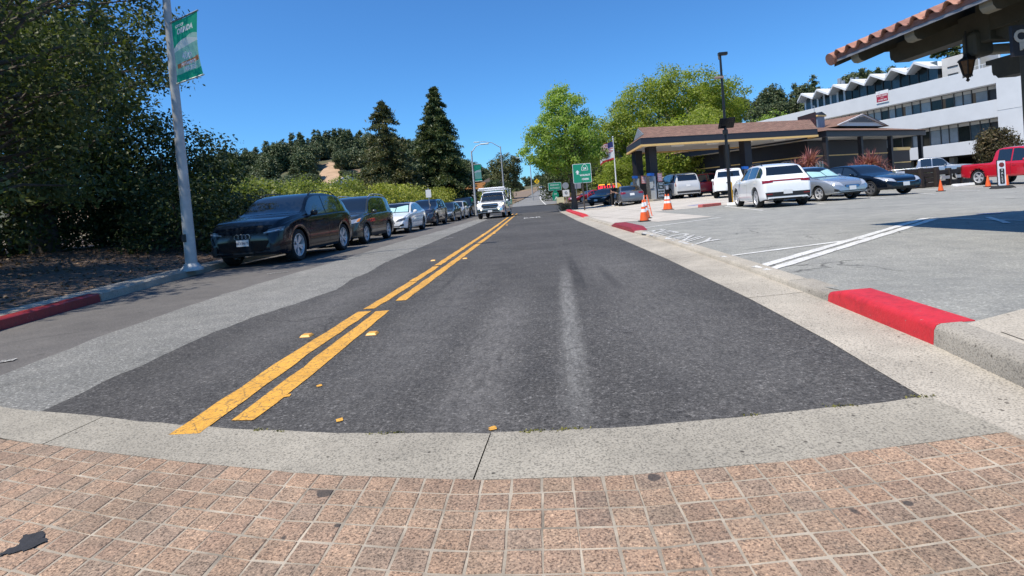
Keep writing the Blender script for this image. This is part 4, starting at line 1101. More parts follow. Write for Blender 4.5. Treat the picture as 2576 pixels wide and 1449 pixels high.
    def wtop(s): return T(s) - .085 if s < r0 + .25 or s > r1 - .2 else min(T(s) - .085, H - .10)
    def win(a, b):
        q = [s for s in np.linspace(a, b, 12) if wtop(s) - SH(s) > .075]
        return [(s, SH(s) + .03) for s in q] + [(s, wtop(s)) for s in q[::-1]]
    bp = cowl + (r1 - cowl) * (.56 if shape != 'pickup' else .64)
    cuts = [(w0, bp - .03), (bp + .03, w1)] if (two_door or shape == 'pickup' or shape == 'coupe') else [(w0, bp - .03), (bp + .03, bp + (w1 - bp) * .66), (bp + (w1 - bp) * .66 + .05, w1)]
    for sd in ('left', 'right'):
        for a, b in cuts:
            pg = win(a, b)
            if len(pg) >= 6: patch('side_window', pg, sd, glass or M_glassblue, .006)
        if detail:
            dr = [(cowl + .22), bp, bp + (w1 - bp) * .82] if len(cuts) == 3 else [(cowl + .22), bp]
            for s in dr: patch('door_seam', [(s - .006, .36), (s + .006, .36), (s + .006, SH(s) - .01), (s - .006, SH(s) - .01)], sd, M_black, .002)
            for s in dr[1:]: patch('door_handle', [(s - .27, SH(s) - .15), (s - .08, SH(s) - .145), (s - .08, SH(s) - .115), (s - .27, SH(s) - .12)], sd, col, .022)
    # mirrors
    for sx in (-1, 1):
        s = cowl + .42; z = SH(s) + .07
        mm = MB(Matrix.Translation((sx * (side(s, SH(s)) + .085), s - L / 2, z)))
        mm.lathe([(.0, -.09), (.07, -.08), (.10, 0), (.085, .06), (.03, .085), (0, .088)], 10, Matrix.Diagonal((1.05, .62, .85, 1)))
        mm.tube([(-sx * .1, .0, -.06), (0, 0, -.03)], .03, 6)
        mm.build('mirror', col, t, 50)
    # lamps, grille, plates
    fr = dict(zl=.60 * kz / (1 if shape not in ('suv', 'boxy', 'pickup') else .92), hl=.13, xo=.93, xi=.52, gz=(.36, .62), gw=.62)
    if shape in ('suv', 'boxy'): fr.update(zl=.74, gz=(.42, .80), gw=.60)
    if shape == 'pickup': fr.update(zl=.84, gz=(.60, .96), gw=.58, hl=.2, xi=.62)
    if front: fr.update(front)
    hw = W / 2
    lm = lamp or M_lamp
    for sx in (-1, 1):
        z, h = fr['zl'], fr['hl']
        patch('headlight', [(sx * hw * fr['xi'], z - h * .25), (sx * hw * fr['xo'], z + h * .1), (sx * hw * (fr['xo'] + .01), z + h * .85), (sx * hw * (fr['xi'] + .12), z + h * .42)], 'front', lm, .006, step=.04)
    g0, g1, gw = fr['gz'][0], fr['gz'][1], fr['gw'] * hw
    if frontface:
        gr_ = patch('grille', [(-gw * .78, g0), (gw * .78, g0), (gw, (g0 + g1) / 2), (gw * .9, g1), (-gw * .9, g1), (-gw, (g0 + g1) / 2)], 'front', grille or M_black, .005, step=.05)
        if fr.get('bars'):
            for k in range(fr['bars']):
                z = g0 + (g1 - g0) * (k + .7) / (fr['bars'] + .4)
                patch('grille_bar', [(-gw * .86, z - .012), (gw * .86, z - .012), (gw * .86, z + .012), (-gw * .86, z + .012)], 'front', M_chrome, .012, gr_, .05)
        patch('lower_intake', [(-hw * .62, .27 + sill - .2), (hw * .62, .27 + sill - .2), (hw * .7, .34 + sill - .2), (-hw * .7, .34 + sill - .2)], 'front', M_black, .005, step=.05)
        for sx in (-1, 1): patch('side_intake', [(sx * hw * .66, .34), (sx * hw * .88, .36), (sx * hw * .88, .47), (sx * hw * .72, .43)], 'front', M_black, .005, step=.05)
        if plate: patch('number_plate', [(-.155, fr.get('pz', .42)), (.155, fr.get('pz', .42)), (.155, fr.get('pz', .42) + .15), (-.155, fr.get('pz', .42) + .15)], 'front', M_plate, .02, step=.2)
    rr_ = dict(zl=.80, hl=.13, xo=.90, xi=.62, vert=False, pz=.62)
    if shape == 'pickup': rr_.update(vert=True, zl=.80, hl=.3, xi=.86, pz=.50)
    if shape in ('suv', 'boxy'): rr_.update(zl=.90, pz=.66)
    if rear: rr_.update(rear)
    for sx in (-1, 1):
        z, h = rr_['zl'], rr_['hl']
        patch('tail_light', [(sx * hw * rr_['xi'], z), (sx * hw * rr_['xo'], z - (.03 if not rr_['vert'] else 0)), (sx * hw * rr_['xo'], z + h), (sx * hw * rr_['xi'], z + h * .85)], 'rear', M_tail, .007, step=.05)
    patch('number_plate', [(-.155, rr_['pz']), (.155, rr_['pz']), (.155, rr_['pz'] + .15), (-.155, rr_['pz'] + .15)], 'rear', M_plate, .015, step=.2)
    patch('rear_bumper', [(-hw * .8, .30), (hw * .8, .30), (hw * .84, rr_.get('bz', .44)), (-hw * .84, rr_.get('bz', .44))], 'rear', rr_.get('bmat', M_black), .006, step=.08)
    if rr_.get('bar'): patch('light_bar', [(-hw * .62, rr_['zl'] + .035), (hw * .62, rr_['zl'] + .035), (hw * .62, rr_['zl'] + .085), (-hw * .62, rr_['zl'] + .085)], 'rear', M_tail, .008, step=.08)
    if rr_.get('fog'):
        for sx in (-1, 1): patch('reflector', [(sx * hw * .58, .47), (sx * hw * .80, .475), (sx * hw * .80, .515), (sx * hw * .58, .51)], 'rear', M_tail, .01, step=.08)
    if rr_.get('pipes'):
        for sx in (-1, 1):
            MB(Matrix.Translation((sx * .56, L / 2 - .08, .36)) @ Matrix.Rotation(rad(-90), 4, 'X') @ Matrix.Diagonal((1.7, 1, 1, 1))).lathe([(.05, -.1), (.055, .05), (.043, .05), (.04, -.08)], 12).build('exhaust_tip', M_chrome, t, 40)
    if clad:
        for sd in ('left', 'right'):
            for ax in (fa, ra):
                an = np.linspace(.12, math.pi - .12, 14)
                patch('arch_trim', [(ax + (Ra + .005) * math.cos(a), zc + (Ra + .005) * math.sin(a)) for a in an] + [(ax + (Ra + .07) * math.cos(a), zc + (Ra + .07) * math.sin(a)) for a in an[::-1]], sd, clad, .006)
            patch('sill_trim', [(fa + Ra + .02, sill + .01), (ra - Ra - .02, sill + .01), (ra - Ra - .02, sill + .13), (fa + Ra + .02, sill + .13)], sd, clad, .006)
    if bed:
        patch('bed', [(S['top'][11][0] * kx + .04, -hw + .13), (L - .14, -hw + .13), (L - .14, hw - .13), (S['top'][11][0] * kx + .04, hw - .13)], 'top', M_black, .006)
        patch('tailgate_handle', [(-.12, .86), (.12, .86), (.12, .92), (-.12, .92)], 'rear', M_black, .008)
    if roofmat:
        ss = np.linspace(r0 + .05, r1 - .02, 8)
        patch('roof_panel', [(s, -xedge(s) + .1) for s in ss] + [(s, xedge(s) - .1) for s in ss[::-1]], 'top', roofmat, .004)
    if rails:
        for sx in (-1, 1):
            ss = np.linspace(r0 + .1, r1 + .05, 7)
            MB().tube([(sx * (xedge(s) - .07), s - L / 2, T(s) + (.045 if 0 < i < 6 else -.01)) for i, s in enumerate(ss)], .016, 6).build('roof_rail', rails, t, 60)
    # underbody and wheels
    ub = MB(); ub.box((0, 0, sill + .16), (W - .5, L - .5, .3)); ub.box((0, 0, .55), (W - .56, L - .7, .3)); ub.build('underbody', M_black, t)
    rv, rf = rim_mesh(*rim)
    tw = .12
    for ax in (fa, ra):
        for sx in (-1, 1):
            wl_ = thing_part('wheel', t, (sx * (hw - tw - .025), ax - L / 2, wr))
            MB(Matrix.Rotation(rad(90), 4, 'Y')).lathe([(wr * .70, -tw * .8), (wr * .9, -tw), (wr * .985, -tw * .8), (wr, -tw * .4), (wr, tw * .4), (wr * .985, tw * .8), (wr * .9, tw), (wr * .70, tw * .8)], 30, None, False).build('tyre', M_tyre, wl_, 50)
            rm = Matrix.Diagonal((sx * tw * 2.7, wr * .71, wr * .71, 1))
            vv = [rm @ Vector(v) for v in rv]; ff = rf if sx > 0 else [f[::-1] for f in rf]
            mobj('rim', vv, ff, rimmat or M_alloy, wl_, 40)
            MB(Matrix.Rotation(rad(90), 4, 'Y')).lathe([(wr * .6, -.02), (wr * .6, .0)], 20).build('brake', M_alloydk, wl_)
    return dict(t=t, patch=patch, T=T, SH=SH, L=L, W=W, H=H, xedge=xedge, side=side, cowl=cowl, r0=r0, r1=r1, fa=fa, ra=ra, bvh=bvh)
def thing_part(name, parent, loc):
    o = bpy.data.objects.new(name, None); o.empty_display_size = .1; link(o, parent); o.location = loc; return o

P_black = plain('black_paint', (.004, .007, .013), .14, 0., 0, coat=.35, spec=.25)
P_olive = paint('olive_grey_paint', (.052, .056, .046), .25, .35)
P_white = paint('white_paint_car', (.86, .86, .85), .22)
P_navy = paint('navy_paint', (.016, .017, .030), .15)
P_teal = paint('grey_blue_paint', (.065, .09, .105), .2, .3)
P_pearl = paint('pearl_paint', (.58, .58, .57), .25, .1)
P_silver = paint('silver_paint', (.40, .42, .44), .25, .55)
P_grey = paint('mid_grey_paint', (.15, .155, .17), .25, .45)
P_red = paint('red_paint', (.55, .012, .028), .2)
P_crimson = paint('crimson_paint', (.36, .010, .022), .18)
M_clad = plain('grey_cladding', (.03, .03, .031), .6, bumpk=.2)
FR = lambda Y, L: Y + L / 2
# --- parked along the left kerb, noses towards the camera
a = vehicle('parked_suv', 'glossy black SUV parked first in the row along the left kerb', 'suv', 4.80, 1.95, 1.78, 2.90, .405, P_black, (-7.03, FR(12.5, 4.80), 0), rad(-1.5), rim=(5, True), grille=M_gloss, lamp=M_lampdk, front=dict(zl=.80, hl=.14, gz=(.36, .79), gw=.66, pz=.51), rails=M_black, clad=M_gloss)
t = a['t']
for k in range(4):
    MB(Matrix.Translation((-.135 + .09 * k, -2.415, .73)) @ FACE).torus(.06, .010, 20, 6).build('ring_emblem', M_chrome, t, 60)
text('plate_lettering', '8EYB675', .085, M_ink, t, TM(0, -2.428, .582), .001)
for sx in (-1, 1):
    a['patch']('corner_blade', [(sx * .66, .33), (sx * .80, .34), (sx * .72, .52), (sx * .66, .55)], 'front', M_black, .012)
    a['patch']('running_light', [(sx * .52, .787), (sx * .90, .84), (sx * .90, .855), (sx * .52, .802)], 'front', M_lamp, .010)
b = vehicle('parked_suv', 'dark olive grey SUV parked behind the black SUV', 'boxy', 4.52, 1.84, 1.75, 2.62, .36, P_olive, (-7.0, FR(17.95, 4.52), 0), rad(-1), rim=(5, False), clad=M_clad, rails=M_alloy, front=dict(zl=.76, hl=.19, gz=(.50, .62), gw=.42, bars=1, xi=.42))
b['patch']('chrome_bar', [(-.36, .735), (.36, .735), (.40, .80), (-.40, .80)], 'front', M_chrome, .02)
b['patch']('bumper', [(-.80, .33), (.80, .33), (.84, .50), (-.84, .50)], 'front', M_clad, .004)
for sx in (-1, 1): b['patch']('turn_signal', [(sx * .80, .80), (sx * .86, .80), (sx * .86, .90), (sx * .82, .90)], 'front', M_amber, .012)
vehicle('parked_sedan', 'white sedan with a pale green sunshade behind its windshield', 'sedan', 4.69, 1.83, 1.49, 2.84, .345, P_white, (-7.0, FR(24.3, 4.69), 0), rad(-1), rim=(5, True), rimmat=M_alloydk, shade=True, roofmat=M_gloss, lamp=M_lampdk, front=dict(zl=.60, hl=.17, gz=(.42, .62), gw=.46, bars=2, xi=.5), plate=False)
d = vehicle('parked_suv', 'dark navy SUV parked behind the white sedan', 'suv', 4.7, 1.86, 1.66, 2.75, .36, P_navy, (-7.05, FR(31.3, 4.7), 0), rad(-1), rim=(5, True), rimmat=M_alloydk, lamp=M_lampdk, clad=M_black, front=dict(gz=(.45, .78), gw=.5))
d['patch']('skid_plate', [(-.6, .26), (.6, .26), (.66, .32), (-.66, .32)], 'front', M_alloy, .02)
for sx in (-1, 1): d['patch']('chrome_blade', [(sx * .42, .46), (sx * .47, .46), (sx * .62, .74), (sx * .56, .76)], 'front', M_chrome, .014)
vehicle('parked_sedan', 'grey-blue sedan parked behind the dark navy SUV', 'sedan', 4.7, 1.85, 1.45, 2.85, .335, P_teal, (-7.0, FR(37.6, 4.7), 0), rad(-1), rim=(5, True), detail=False)
vehicle('parked_sedan', 'pearl white hatchback parked behind the grey-blue sedan', 'boxy', 4.3, 1.78, 1.52, 2.6, .32, P_pearl, (-7.05, FR(43.4, 4.3), 0), rad(-1), rim=(5, False), detail=False)
vehicle('parked_pickup', 'dark pickup truck parked last in the row, beside the white truck', 'pickup', 5.4, 1.95, 1.86, 3.3, .40, P_black, (-7.2, FR(49.0, 5.4), .02), rad(-1), rim=(6, False), detail=False, cat='truck', bed=True)
# --- white service truck driving towards the camera
u = vehicle('service_truck', 'white service truck with a ladder rack driving down the oncoming lane', 'pickup', 5.6, 2.02, 1.98, 3.6, .40, P_white, (-3.35, FR(38.0, 5.6), 0), rad(-3), rim=(8, False), cat='truck', sill=.36, lamp=M_lit, grille=M_black, front=dict(zl=.92, hl=.20, gz=(.74, 1.08), gw=.60, bars=2, xi=.66, pz=.50), bed=True, clad=None)
t = u['t']
u['patch']('bumper', [(-.94, .46), (.94, .46), (.95, .70), (-.95, .70)], 'front', M_chrome, .03)
u['patch']('bumper_step', [(-.60, .52), (.60, .52), (.60, .60), (-.60, .60)], 'front', M_black, .034)
u['patch']('number_plate', [(-.155, .47), (.155, .47), (.155, .62), (-.155, .62)], 'front', M_plate, .045)
for sx in (-1, 1): MB(Matrix.Translation((sx * .62, -2.80, .66)) @ FACE).lathe([(.0, .05), (.05, .045), (.055, 0)], 12).build('fog_light', M_lit, t, 60)
bx_ = MB()
for sx in (-1, 1): bx_.box((sx * .86, 1.75, .95), (.34, 2.1, .75))
bevel(bx_.build('utility_body', P_white, t), .02)
rk = MB()
for sx in (-1, 1):
    for y in (.72, 2.6): rk.tube([(sx * .96, y, 1.3), (sx * .98, y, 1.8), (sx * .98, y - .1, 2.08)], .04, 6)
    rk.tube([(sx * .98, -1.2, 2.10), (sx * .98, 2.7, 2.10)], .045, 6)
for y in (-1.1, .6, 2.6): rk.tube([(-1.02, y, 2.12), (1.02, y, 2.12)], .045, 6)
rk.build('ladder_rack', P_white, t, 60)
MB().tube([(-.95, -1.15, 2.19), (.95, -1.15, 2.19)], .06, 8).build('pipe_carrier', P_white, t, 60)
for sx in (-1, 1): MB(Matrix.Translation((sx * 1.16, -.95, 1.3))).box((0, 0, 0), (.2, .1, .3)).build('tow_mirror', M_black, t)
# --- station forecourt and lot
def place(px, py, dx=0, dy=0):
    p = GL(px, py); return (p.x + dx, p.y + dy, lotz(p.x, p.y))
def head(ang, ax_px, wheel_local, sz=1.):
    """origin of a vehicle whose given wheel contact (local x,y) sits at a surveyed ground point"""
    p = GL(*ax_px); c, s = math.cos(ang), math.sin(ang)
    x, y = p.x - (c * wheel_local[0] - s * wheel_local[1]), p.y - (s * wheel_local[0] + c * wheel_local[1])
    return (x, y, lotz(p.x, p.y) + .004)
# white SUV: tail towards the camera, nose away
ang = rad(175)
vehicle('parked_suv', 'white SUV with a full-width tail light parked beside the tall black pole', 'suv', 4.3, 1.84, 1.65, 2.60, .375, P_white, head(ang, (1909, 523), (.80, 1.33)), ang, rim=(5, True), clad=None, rails=M_black,
        rear=dict(zl=.92, bar=True, fog=True, pipes=True, bz=.56, pz=.48, xi=.52, hl=.085), tumble=.22)
# silver sedan: nose to the camera's right
ang = rad(13)
vehicle('parked_sedan', 'silver sedan with a reflective sunshade between the white SUV and the black coupe', 'sedan', 4.55, 1.70, 1.47, 2.6, .305, P_silver, head(ang, (2065, 506.5), (-.72, -1.4)), ang, rim=(5, False), shade=True, front=dict(zl=.62, hl=.24, gz=(.50, .60), gw=.40, bars=2, xi=.46, pz=.40))
ang = rad(12)
e = vehicle('parked_coupe', 'black coupe parked nose out at the end of the row by the planter', 'sedan', 4.8, 1.85, 1.44, 2.72, .335, P_black, head(ang, (2192, 494), (-.8, -1.44)), ang, rim=(5, False), rimmat=M_alloydk, two_door=True, front=dict(zl=.61, hl=.22, xi=.48, gz=(.48, .62), gw=.55, pz=.38, bars=1))
# red pickup: side-on, nose to the right
ang = rad(8)
f = vehicle('parked_pickup', 'red extended cab pickup parked at the right edge of the photo', 'pickup', 5.1, 1.79, 1.74, 3.19, .375, P_red, head(ang, (2463.5, 465.5), (-.78, 1.55)), ang, rim=(5, False), cat='truck', bed=True, sill=.36, rear=dict(bmat=M_chrome))
for sd in ('left', 'right'):
    for ax in (f['fa'], f['ra']):
        an = np.linspace(.05, math.pi - .05, 16)
        f['patch']('fender_flare', [(ax + .425 * math.cos(q), .375 + .425 * math.sin(q)) for q in an] + [(ax + .53 * math.cos(q), .375 + .53 * math.sin(q)) for q in an[::-1]], sd, P_red, .03)
ang = rad(160)
g = vehicle('parked_pickup', 'white pickup truck at the pumps behind the tall black pole', 'pickup', 5.4, 1.89, 1.80, 3.24, .385, P_white, head(ang, (1801, 498.5), (.8, 1.6)), ang, rim=(6, False), cat='truck', bed=True, sill=.34)
g['patch']('brake_light', [(-.2, 1.70), (.2, 1.70), (.2, 1.73), (-.2, 1.73)], 'rear', M_tail, .012)
ang = rad(184)
h = vehicle('suv', 'pearl white full-size SUV refuelling at the pump island', 'boxy', 5.2, 2.02, 1.92, 3.0, .40, P_pearl, head(ang, (1692, 501.4), (.9, 1.55)), ang, rim=(6, True), rails=M_black, rear=dict(vert=True, xi=.86, hl=.34, zl=.92, bmat=M_clad, bz=.56, pz=.86))
vehicle('suv', 'dark blue SUV nose-on behind the pearl white SUV', 'boxy', 4.7, 1.86, 1.75, 2.7, .36, P_navy, (9.2, 46.2, lotz(9.2, 46)), rad(12), rim=(5, False), detail=False)
vehicle('suv', 'bright red SUV beyond the white pickup at the far pumps', 'boxy', 4.55, 1.82, 1.86, 2.65, .37, P_red, (13.0, 45.5, lotz(13, 45.5)), rad(-58), rim=(5, False), detail=False, clad=M_clad, rails=M_black)
ang = rad(178)
k = vehicle('sedan', 'grey sedan refuelling with its driver standing alongside', 'sedan', 4.63, 1.78, 1.44, 2.7, .32, P_grey, head(ang, (1561, 519), (.76, 1.4)), ang, rim=(5, True), rimmat=M_alloydk, rear=dict(zl=.84, hl=.13, xi=.5, pz=.72, bz=.40))
vehicle('sedan', 'black sedan facing the camera in front of the grey sedan', 'sedan', 4.7, 1.84, 1.47, 2.8, .335, P_black, (5.9, 47.6, lotz(5.9, 47.6)), rad(-30), rim=(5, True), rimmat=M_alloydk)
pc = D(1482, 512, 60.5)
vehicle('coupe', 'crimson sports coupe waiting on the cross street', 'coupe', 4.5, 1.78, 1.28, 2.5, .32, P_crimson, (pc.x, pc.y, gz(pc.x, pc.y) + .01), rad(-62), rim=(5, False), front=dict(zl=.56, hl=.12, gz=(.30, .40), gw=.5), detail=False)
vehicle('sedan', 'small white car far up the rising road', 'sedan', 4.6, 1.8, 1.45, 2.7, .32, P_white, (1.35, 190, roadz(190) + .02), rad(4), rim=(5, False), detail=False)
ps = D(2338, 424, 44)
vehicle('parked_pickup', 'silver pickup parked under the office building', 'pickup', 5.3, 1.9, 1.80, 3.2, .38, P_silver, (ps.x, ps.y, lotz(ps.x, ps.y)), rad(58), rim=(6, False), detail=False, cat='truck', bed=True, front=dict(bars=1))
# ------------------------------------------------------------------ lamp posts and banners
M_pole = plain('weathered_pole', (.42, .43, .43), .6, .2, .18, 4, bumpk=.1)
M_galv = plain('galvanised', (.45, .46, .46), .45, .6, .12, 8)
M_bangreen = plain('banner_green', (.012, .30, .175), .55, 0, .05)
M_banpale = plain('banner_pale', (.26, .56, .44), .55, 0, .05)
M_banwhite = plain('banner_white', (.74, .80, .74), .55, 0, .04)
M_banmid = plain('banner_hill', (.42, .68, .56), .55, 0, .04)
M_ribbon = plain('banner_orange', (.50, .19, .08), .55, 0, .1)
M_letter = plain('white_lettering', (.82, .82, .80), .5, 0, 0)
def clothmat(name, col):
    m, N, L, P = new_mat(name)
    P.inputs['Base Color'].default_value = (*col, 1); P.inputs['Roughness'].default_value = .6
    t = N.new('ShaderNodeBsdfTranslucent'); t.inputs['Color'].default_value = (*[min(1, x * 1.15) for x in col], 1)
    mx = N.new('ShaderNodeMixShader'); mx.inputs[0].default_value = .75
    L.new(P.outputs[0], mx.inputs[1]); L.new(t.outputs[0], mx.inputs[2]); L.new(mx.outputs[0], N['Material Output'].inputs['Surface'])
    return m
PRINT = [clothmat('print_green', (.015, .42, .25)), clothmat('print_pale', (.32, .66, .50)), clothmat('print_white', (.74, .82, .74)), clothmat('print_hill', (.45, .72, .58)), clothmat('print_orange', (.62, .24, .10)), clothmat('print_letter', (.90, .90, .88))]
def banner(parent, w, h, detail=True):
    """printed cloth hanging from the post: local x runs outward from the post, read from the -Y side"""
    n, m = (84, 180) if detail else (20, 40)
    U, V_ = np.meshgrid((np.arange(n) + .5) / n, (np.arange(m) + .5) / m)
    k = np.zeros((m, n), int)
    k[V_ < .56 + .02 * np.sin(U * 4)] = 1
    k[(V_ < .60 + .085 * np.sin(np.clip((U - .45) / .55 * 2.4, 0, 9))) & (V_ > .56) & (U > .45)] = 3
    k[(V_ < .60 + .05 * np.sin(U * 4.2 - .6)) & (V_ > .50 + .04 * U)] = 2
    k[V_ < .13] = 0
    if detail:
        band = .262 + .02 * U
        k[(abs(V_ - band - .0) < .036) & (U > .06) & (U < .96)] = 4
        for body, size, u0, v0, sx, bold in (('CITY OF', .085, .30, .905, 1, .004), ('ORINDA', .165, .53, .80, 1., .008), ('40th', .21, .50, .385, 1., .004), ('Anniversary', .12, .50, .272, 1.0, .004), ('1985-2025', .12, .52, .175, .95, .005)):
            o = text('print', body, size, None, None, Matrix(), 0., sx, 1., bold); me = o.data
            me.calc_loop_triangles()
            co = np.array([v.co[:2] for v in me.vertices])
            for lt in me.loop_triangles:
                t = co[list(lt.vertices)] / np.array([w, h]) + np.array([u0, v0])
                lo, hi = t.min(0), t.max(0)
                i0, i1 = max(0, int(lo[0] * n)), min(n, int(hi[0] * n) + 1); j0, j1 = max(0, int(lo[1] * m)), min(m, int(hi[1] * m) + 1)
                if i1 <= i0 or j1 <= j0: continue
                uu, vv = U[j0:j1, i0:i1], V_[j0:j1, i0:i1]
                d = [(t[(q + 1) % 3][0] - t[q][0]) * (vv - t[q][1]) - (t[(q + 1) % 3][1] - t[q][1]) * (uu - t[q][0]) for q in range(3)]
                ins = ((d[0] >= 0) & (d[1] >= 0) & (d[2] >= 0)) | ((d[0] <= 0) & (d[1] <= 0) & (d[2] <= 0))
                k[j0:j1, i0:i1][ins] = 5
            bpy.data.objects.remove(o, do_unlink=True)
    def bow(u, v): return .03 * math.sin(u * math.pi) * math.sin(v * math.pi * 2.2) - .05 * math.sin(v * math.pi) * u + .012 * math.sin(u * 9 + v * 5) * (1 - v)
    vs_ = [(i / n * w, bow(i / n, j / m), j / m * h) for j in range(m + 1) for i in range(n + 1)]
    fs_ = [(j * (n + 1) + i, j * (n + 1) + i + 1, (j + 1) * (n + 1) + i + 1, (j + 1) * (n + 1) + i) for j in range(m) for i in range(n)]
    c = mobj('banner_cloth', vs_, fs_, PRINT, parent, 60)
    c.data.polygons.foreach_set('material_index', k.ravel().astype(np.int32))
    MB().tube([(-.06, 0, h + .015), (w + .03, 0, h + .015)], .018, 8).build('banner_arm', M_galv, parent, 60)
    MB().tube([(-.06, 0, -.015), (w + .03, 0, -.015)], .018, 8).build('banner_arm', M_banwhite, parent, 60)
    return c
pb = G(483, 678, .14)
lp = thing('lamp_post', 'weathered grey lamp post with the large green anniversary banner', 'lamp post', (pb.x, pb.y, .12))
MB().tube([(0, 0, 0), (0, 0, .5), (0, 0, 4.5), (0, 0, 9.2)], [.125, .118, .085, .055], 16).build('pole', M_pole, lp, 60)
MB().lathe([(.23, 0), (.23, .05), (.17, .10), (.14, .16)], 14).build('base', M_pole, lp, 50)
bevel(MB().box((-.03, -.125, .72), (.09, .03, .17)).build('access_cover', M_black, lp), .01)
MB().tube([(0, 0, 9.0), (.8, -.1, 9.5), (2.2, -.2, 9.7)], [.045, .04, .03], 8).build('arm', M_pole, lp, 60)
bevel(MB().box((2.45, -.22, 9.7), (.6, .24, .1), taper=.8).build('luminaire', M_galv, lp), .02)
zt = D(421, 62, pb.y).z; zl = D(432, 212, pb.y).z
tip = G(488, 32, zt); dirv = Vector((tip.x - pb.x, tip.y - pb.y)); bw = dirv.length
be = thing_part('banner', lp, (0, 0, 0)); be.rotation_euler = (0, 0, math.atan2(dirv.y, dirv.x)); be.location = (.0, 0, zl - .12)
holder = thing_part('banner_hanger', be, (.12, 0, 0))
# the hanger would be a fourth level: parts go straight on the banner instead
bpy.data.objects.remove(holder)
banner(be, min(1.05, bw), zt - zl)
for ch in be.children: ch.location = (.12, 0, 0)
def lamp_far(label, px, py, Y, htop, arm_px, arm_py, ban=False, base_z=.14):
    p = D(px, py, Y); p.z = base_z
    t = thing('lamp_post', label, 'lamp post', tuple(p))
    MB().tube([(0, 0, 0), (0, 0, htop * .5), (0, 0, htop)], [.12, .09, .06], 10).build('pole', M_pole, t, 60)
    e = D(arm_px, arm_py, Y) - p
    MB().tube([(0, 0, htop - .15), (e.x * .35, 0, htop + (e.z - htop) * .72), (e.x * .7, 0, e.z), (e.x, 0, e.z)], [.05, .045, .035, .03], 6).build('arm', M_pole, t, 60)
    bevel(MB().box((e.x, 0, e.z), (.75, .26, .11)).build('luminaire', M_banwhite, t), .03)
    if ban:
        b_ = thing_part('banner', t, (.12, 0, D(1195, 456, Y).z - base_z)); b_.rotation_euler = (0, 0, rad(-25))
        banner(b_, .72, 1.45, False)
    return t
lamp_far('grey lamp post with a small green banner behind the parked cars', 1196, 505, 48, D(1184, 380, 48).z - .14, 1219, 362, True)
lamp_far('thin grey lamp post without a banner in front of the round-headed pine', 1267, 470, 70, D(1259, 368, 70).z - .4, 1199, 358, False, .4)
lamp_far('thin grey lamp post half hidden by the street tree crown', 1338, 470, 95, D(1332, 401, 95).z - 1., 1303, 397, False, 1.)

# ------------------------------------------------------------------ signs
M_signgreen = plain('sign_green', (.008, .27, .15), .4, 0, .03)
M_signwhite = plain('sign_white', (.80, .80, .79), .4, 0, .03)
M_signyellow = plain('sign_yellow', (.85, .55, .01), .4, 0, .03)
M_signback = plain('sign_back', (.40, .41, .42), .5, .5, .1)
M_rust = plain('brown_post', (.075, .06, .05), .7, 0, .2)
M_orange = plain('sign_orange', (.75, .33, .02), .5, 0, .1)
def rrect(w, h, r=.05, n=4, cx=0, cz=0):
    out = []
    for (sx, sz, a0) in ((1, 1, 0), (-1, 1, 90), (-1, -1, 180), (1, -1, 270)):
        for k in range(n + 1):
            a = rad(a0 + 90 * k / n); out.append((cx + sx * (w / 2 - r) + r * math.cos(a), cz + sz * (h / 2 - r) + r * math.sin(a)))
    return out
def panel(name, poly, y0, y1, mat, parent): return MB().prism(poly, y0, y1).build(name, mat, parent)
def signpost(name, label, p, h, rz, mat=None, r=.035):
    t = thing(name, label, 'sign', tuple(p), rz)
    MB().tube([(0, 0, -.05), (0, 0, h)], r, 8).build('post', mat or M_galv, t, 60)
    return t
p = GL(1471, 529)
s = 1360 / p.y
sg = signpost('route_sign', 'large green route sign with an arrow and route 24 shield', p, 1.9, rad(2), M_rust, .05)
zc = D(1464, 436, p.y).z - p.z; w_, h_ = 46 / s, 48 / s
sg_x = D(1464, 436, p.y).x - p.x
be = panel('sign_panel', rrect(w_, h_, .07, 5, sg_x, zc), -.06, -.045, M_signwhite, sg)
gpn = panel('sign_face', rrect(w_ - .06, h_ - .06, .06, 5, sg_x, zc), -.066, -.0605, M_signgreen, be)
MB().tube([(0, -.03, 1.7), (0, -.03, zc + h_ * .4)], .04, 8).build('post_extension', M_rust, sg, 60)
text('lettering', 'WALNUT', .17, M_letter, be, TM(sg_x + .19, -.069, zc - .14), .001, 1, 1, .006)
text('lettering', 'CREEK', .17, M_letter, be, TM(sg_x + .20, -.069, zc - .42), .001, 1, 1, .006)
sh = [(-.0, .27), (.10, .19), (.20, .03), (.24, -.13), (.20, -.20), (-.20, -.20), (-.24, -.13), (-.20, .03), (-.10, .19)]
panel('route_shield', [(sg_x + .20 + a, zc + .38 + b) for a, b in sh], -.071, -.067, M_letter, be)
panel('route_shield_face', [(sg_x + .20 + a * .86, zc + .38 + b * .86) for a, b in sh], -.074, -.0715, M_signgreen, be)
text('lettering', '24', .22, M_letter, be, TM(sg_x + .20, -.077, zc + .32), .001, 1, 1, .008)
ar = [(-.38, .0), (-.25, .0), (-.25, .14), (-.17, .14), (-.315, .30), (-.46, .14), (-.38, .14)]
panel('arrow', [(sg_x + a, zc - .06 + b) for a, b in ar], -.071, -.067, M_letter, be)
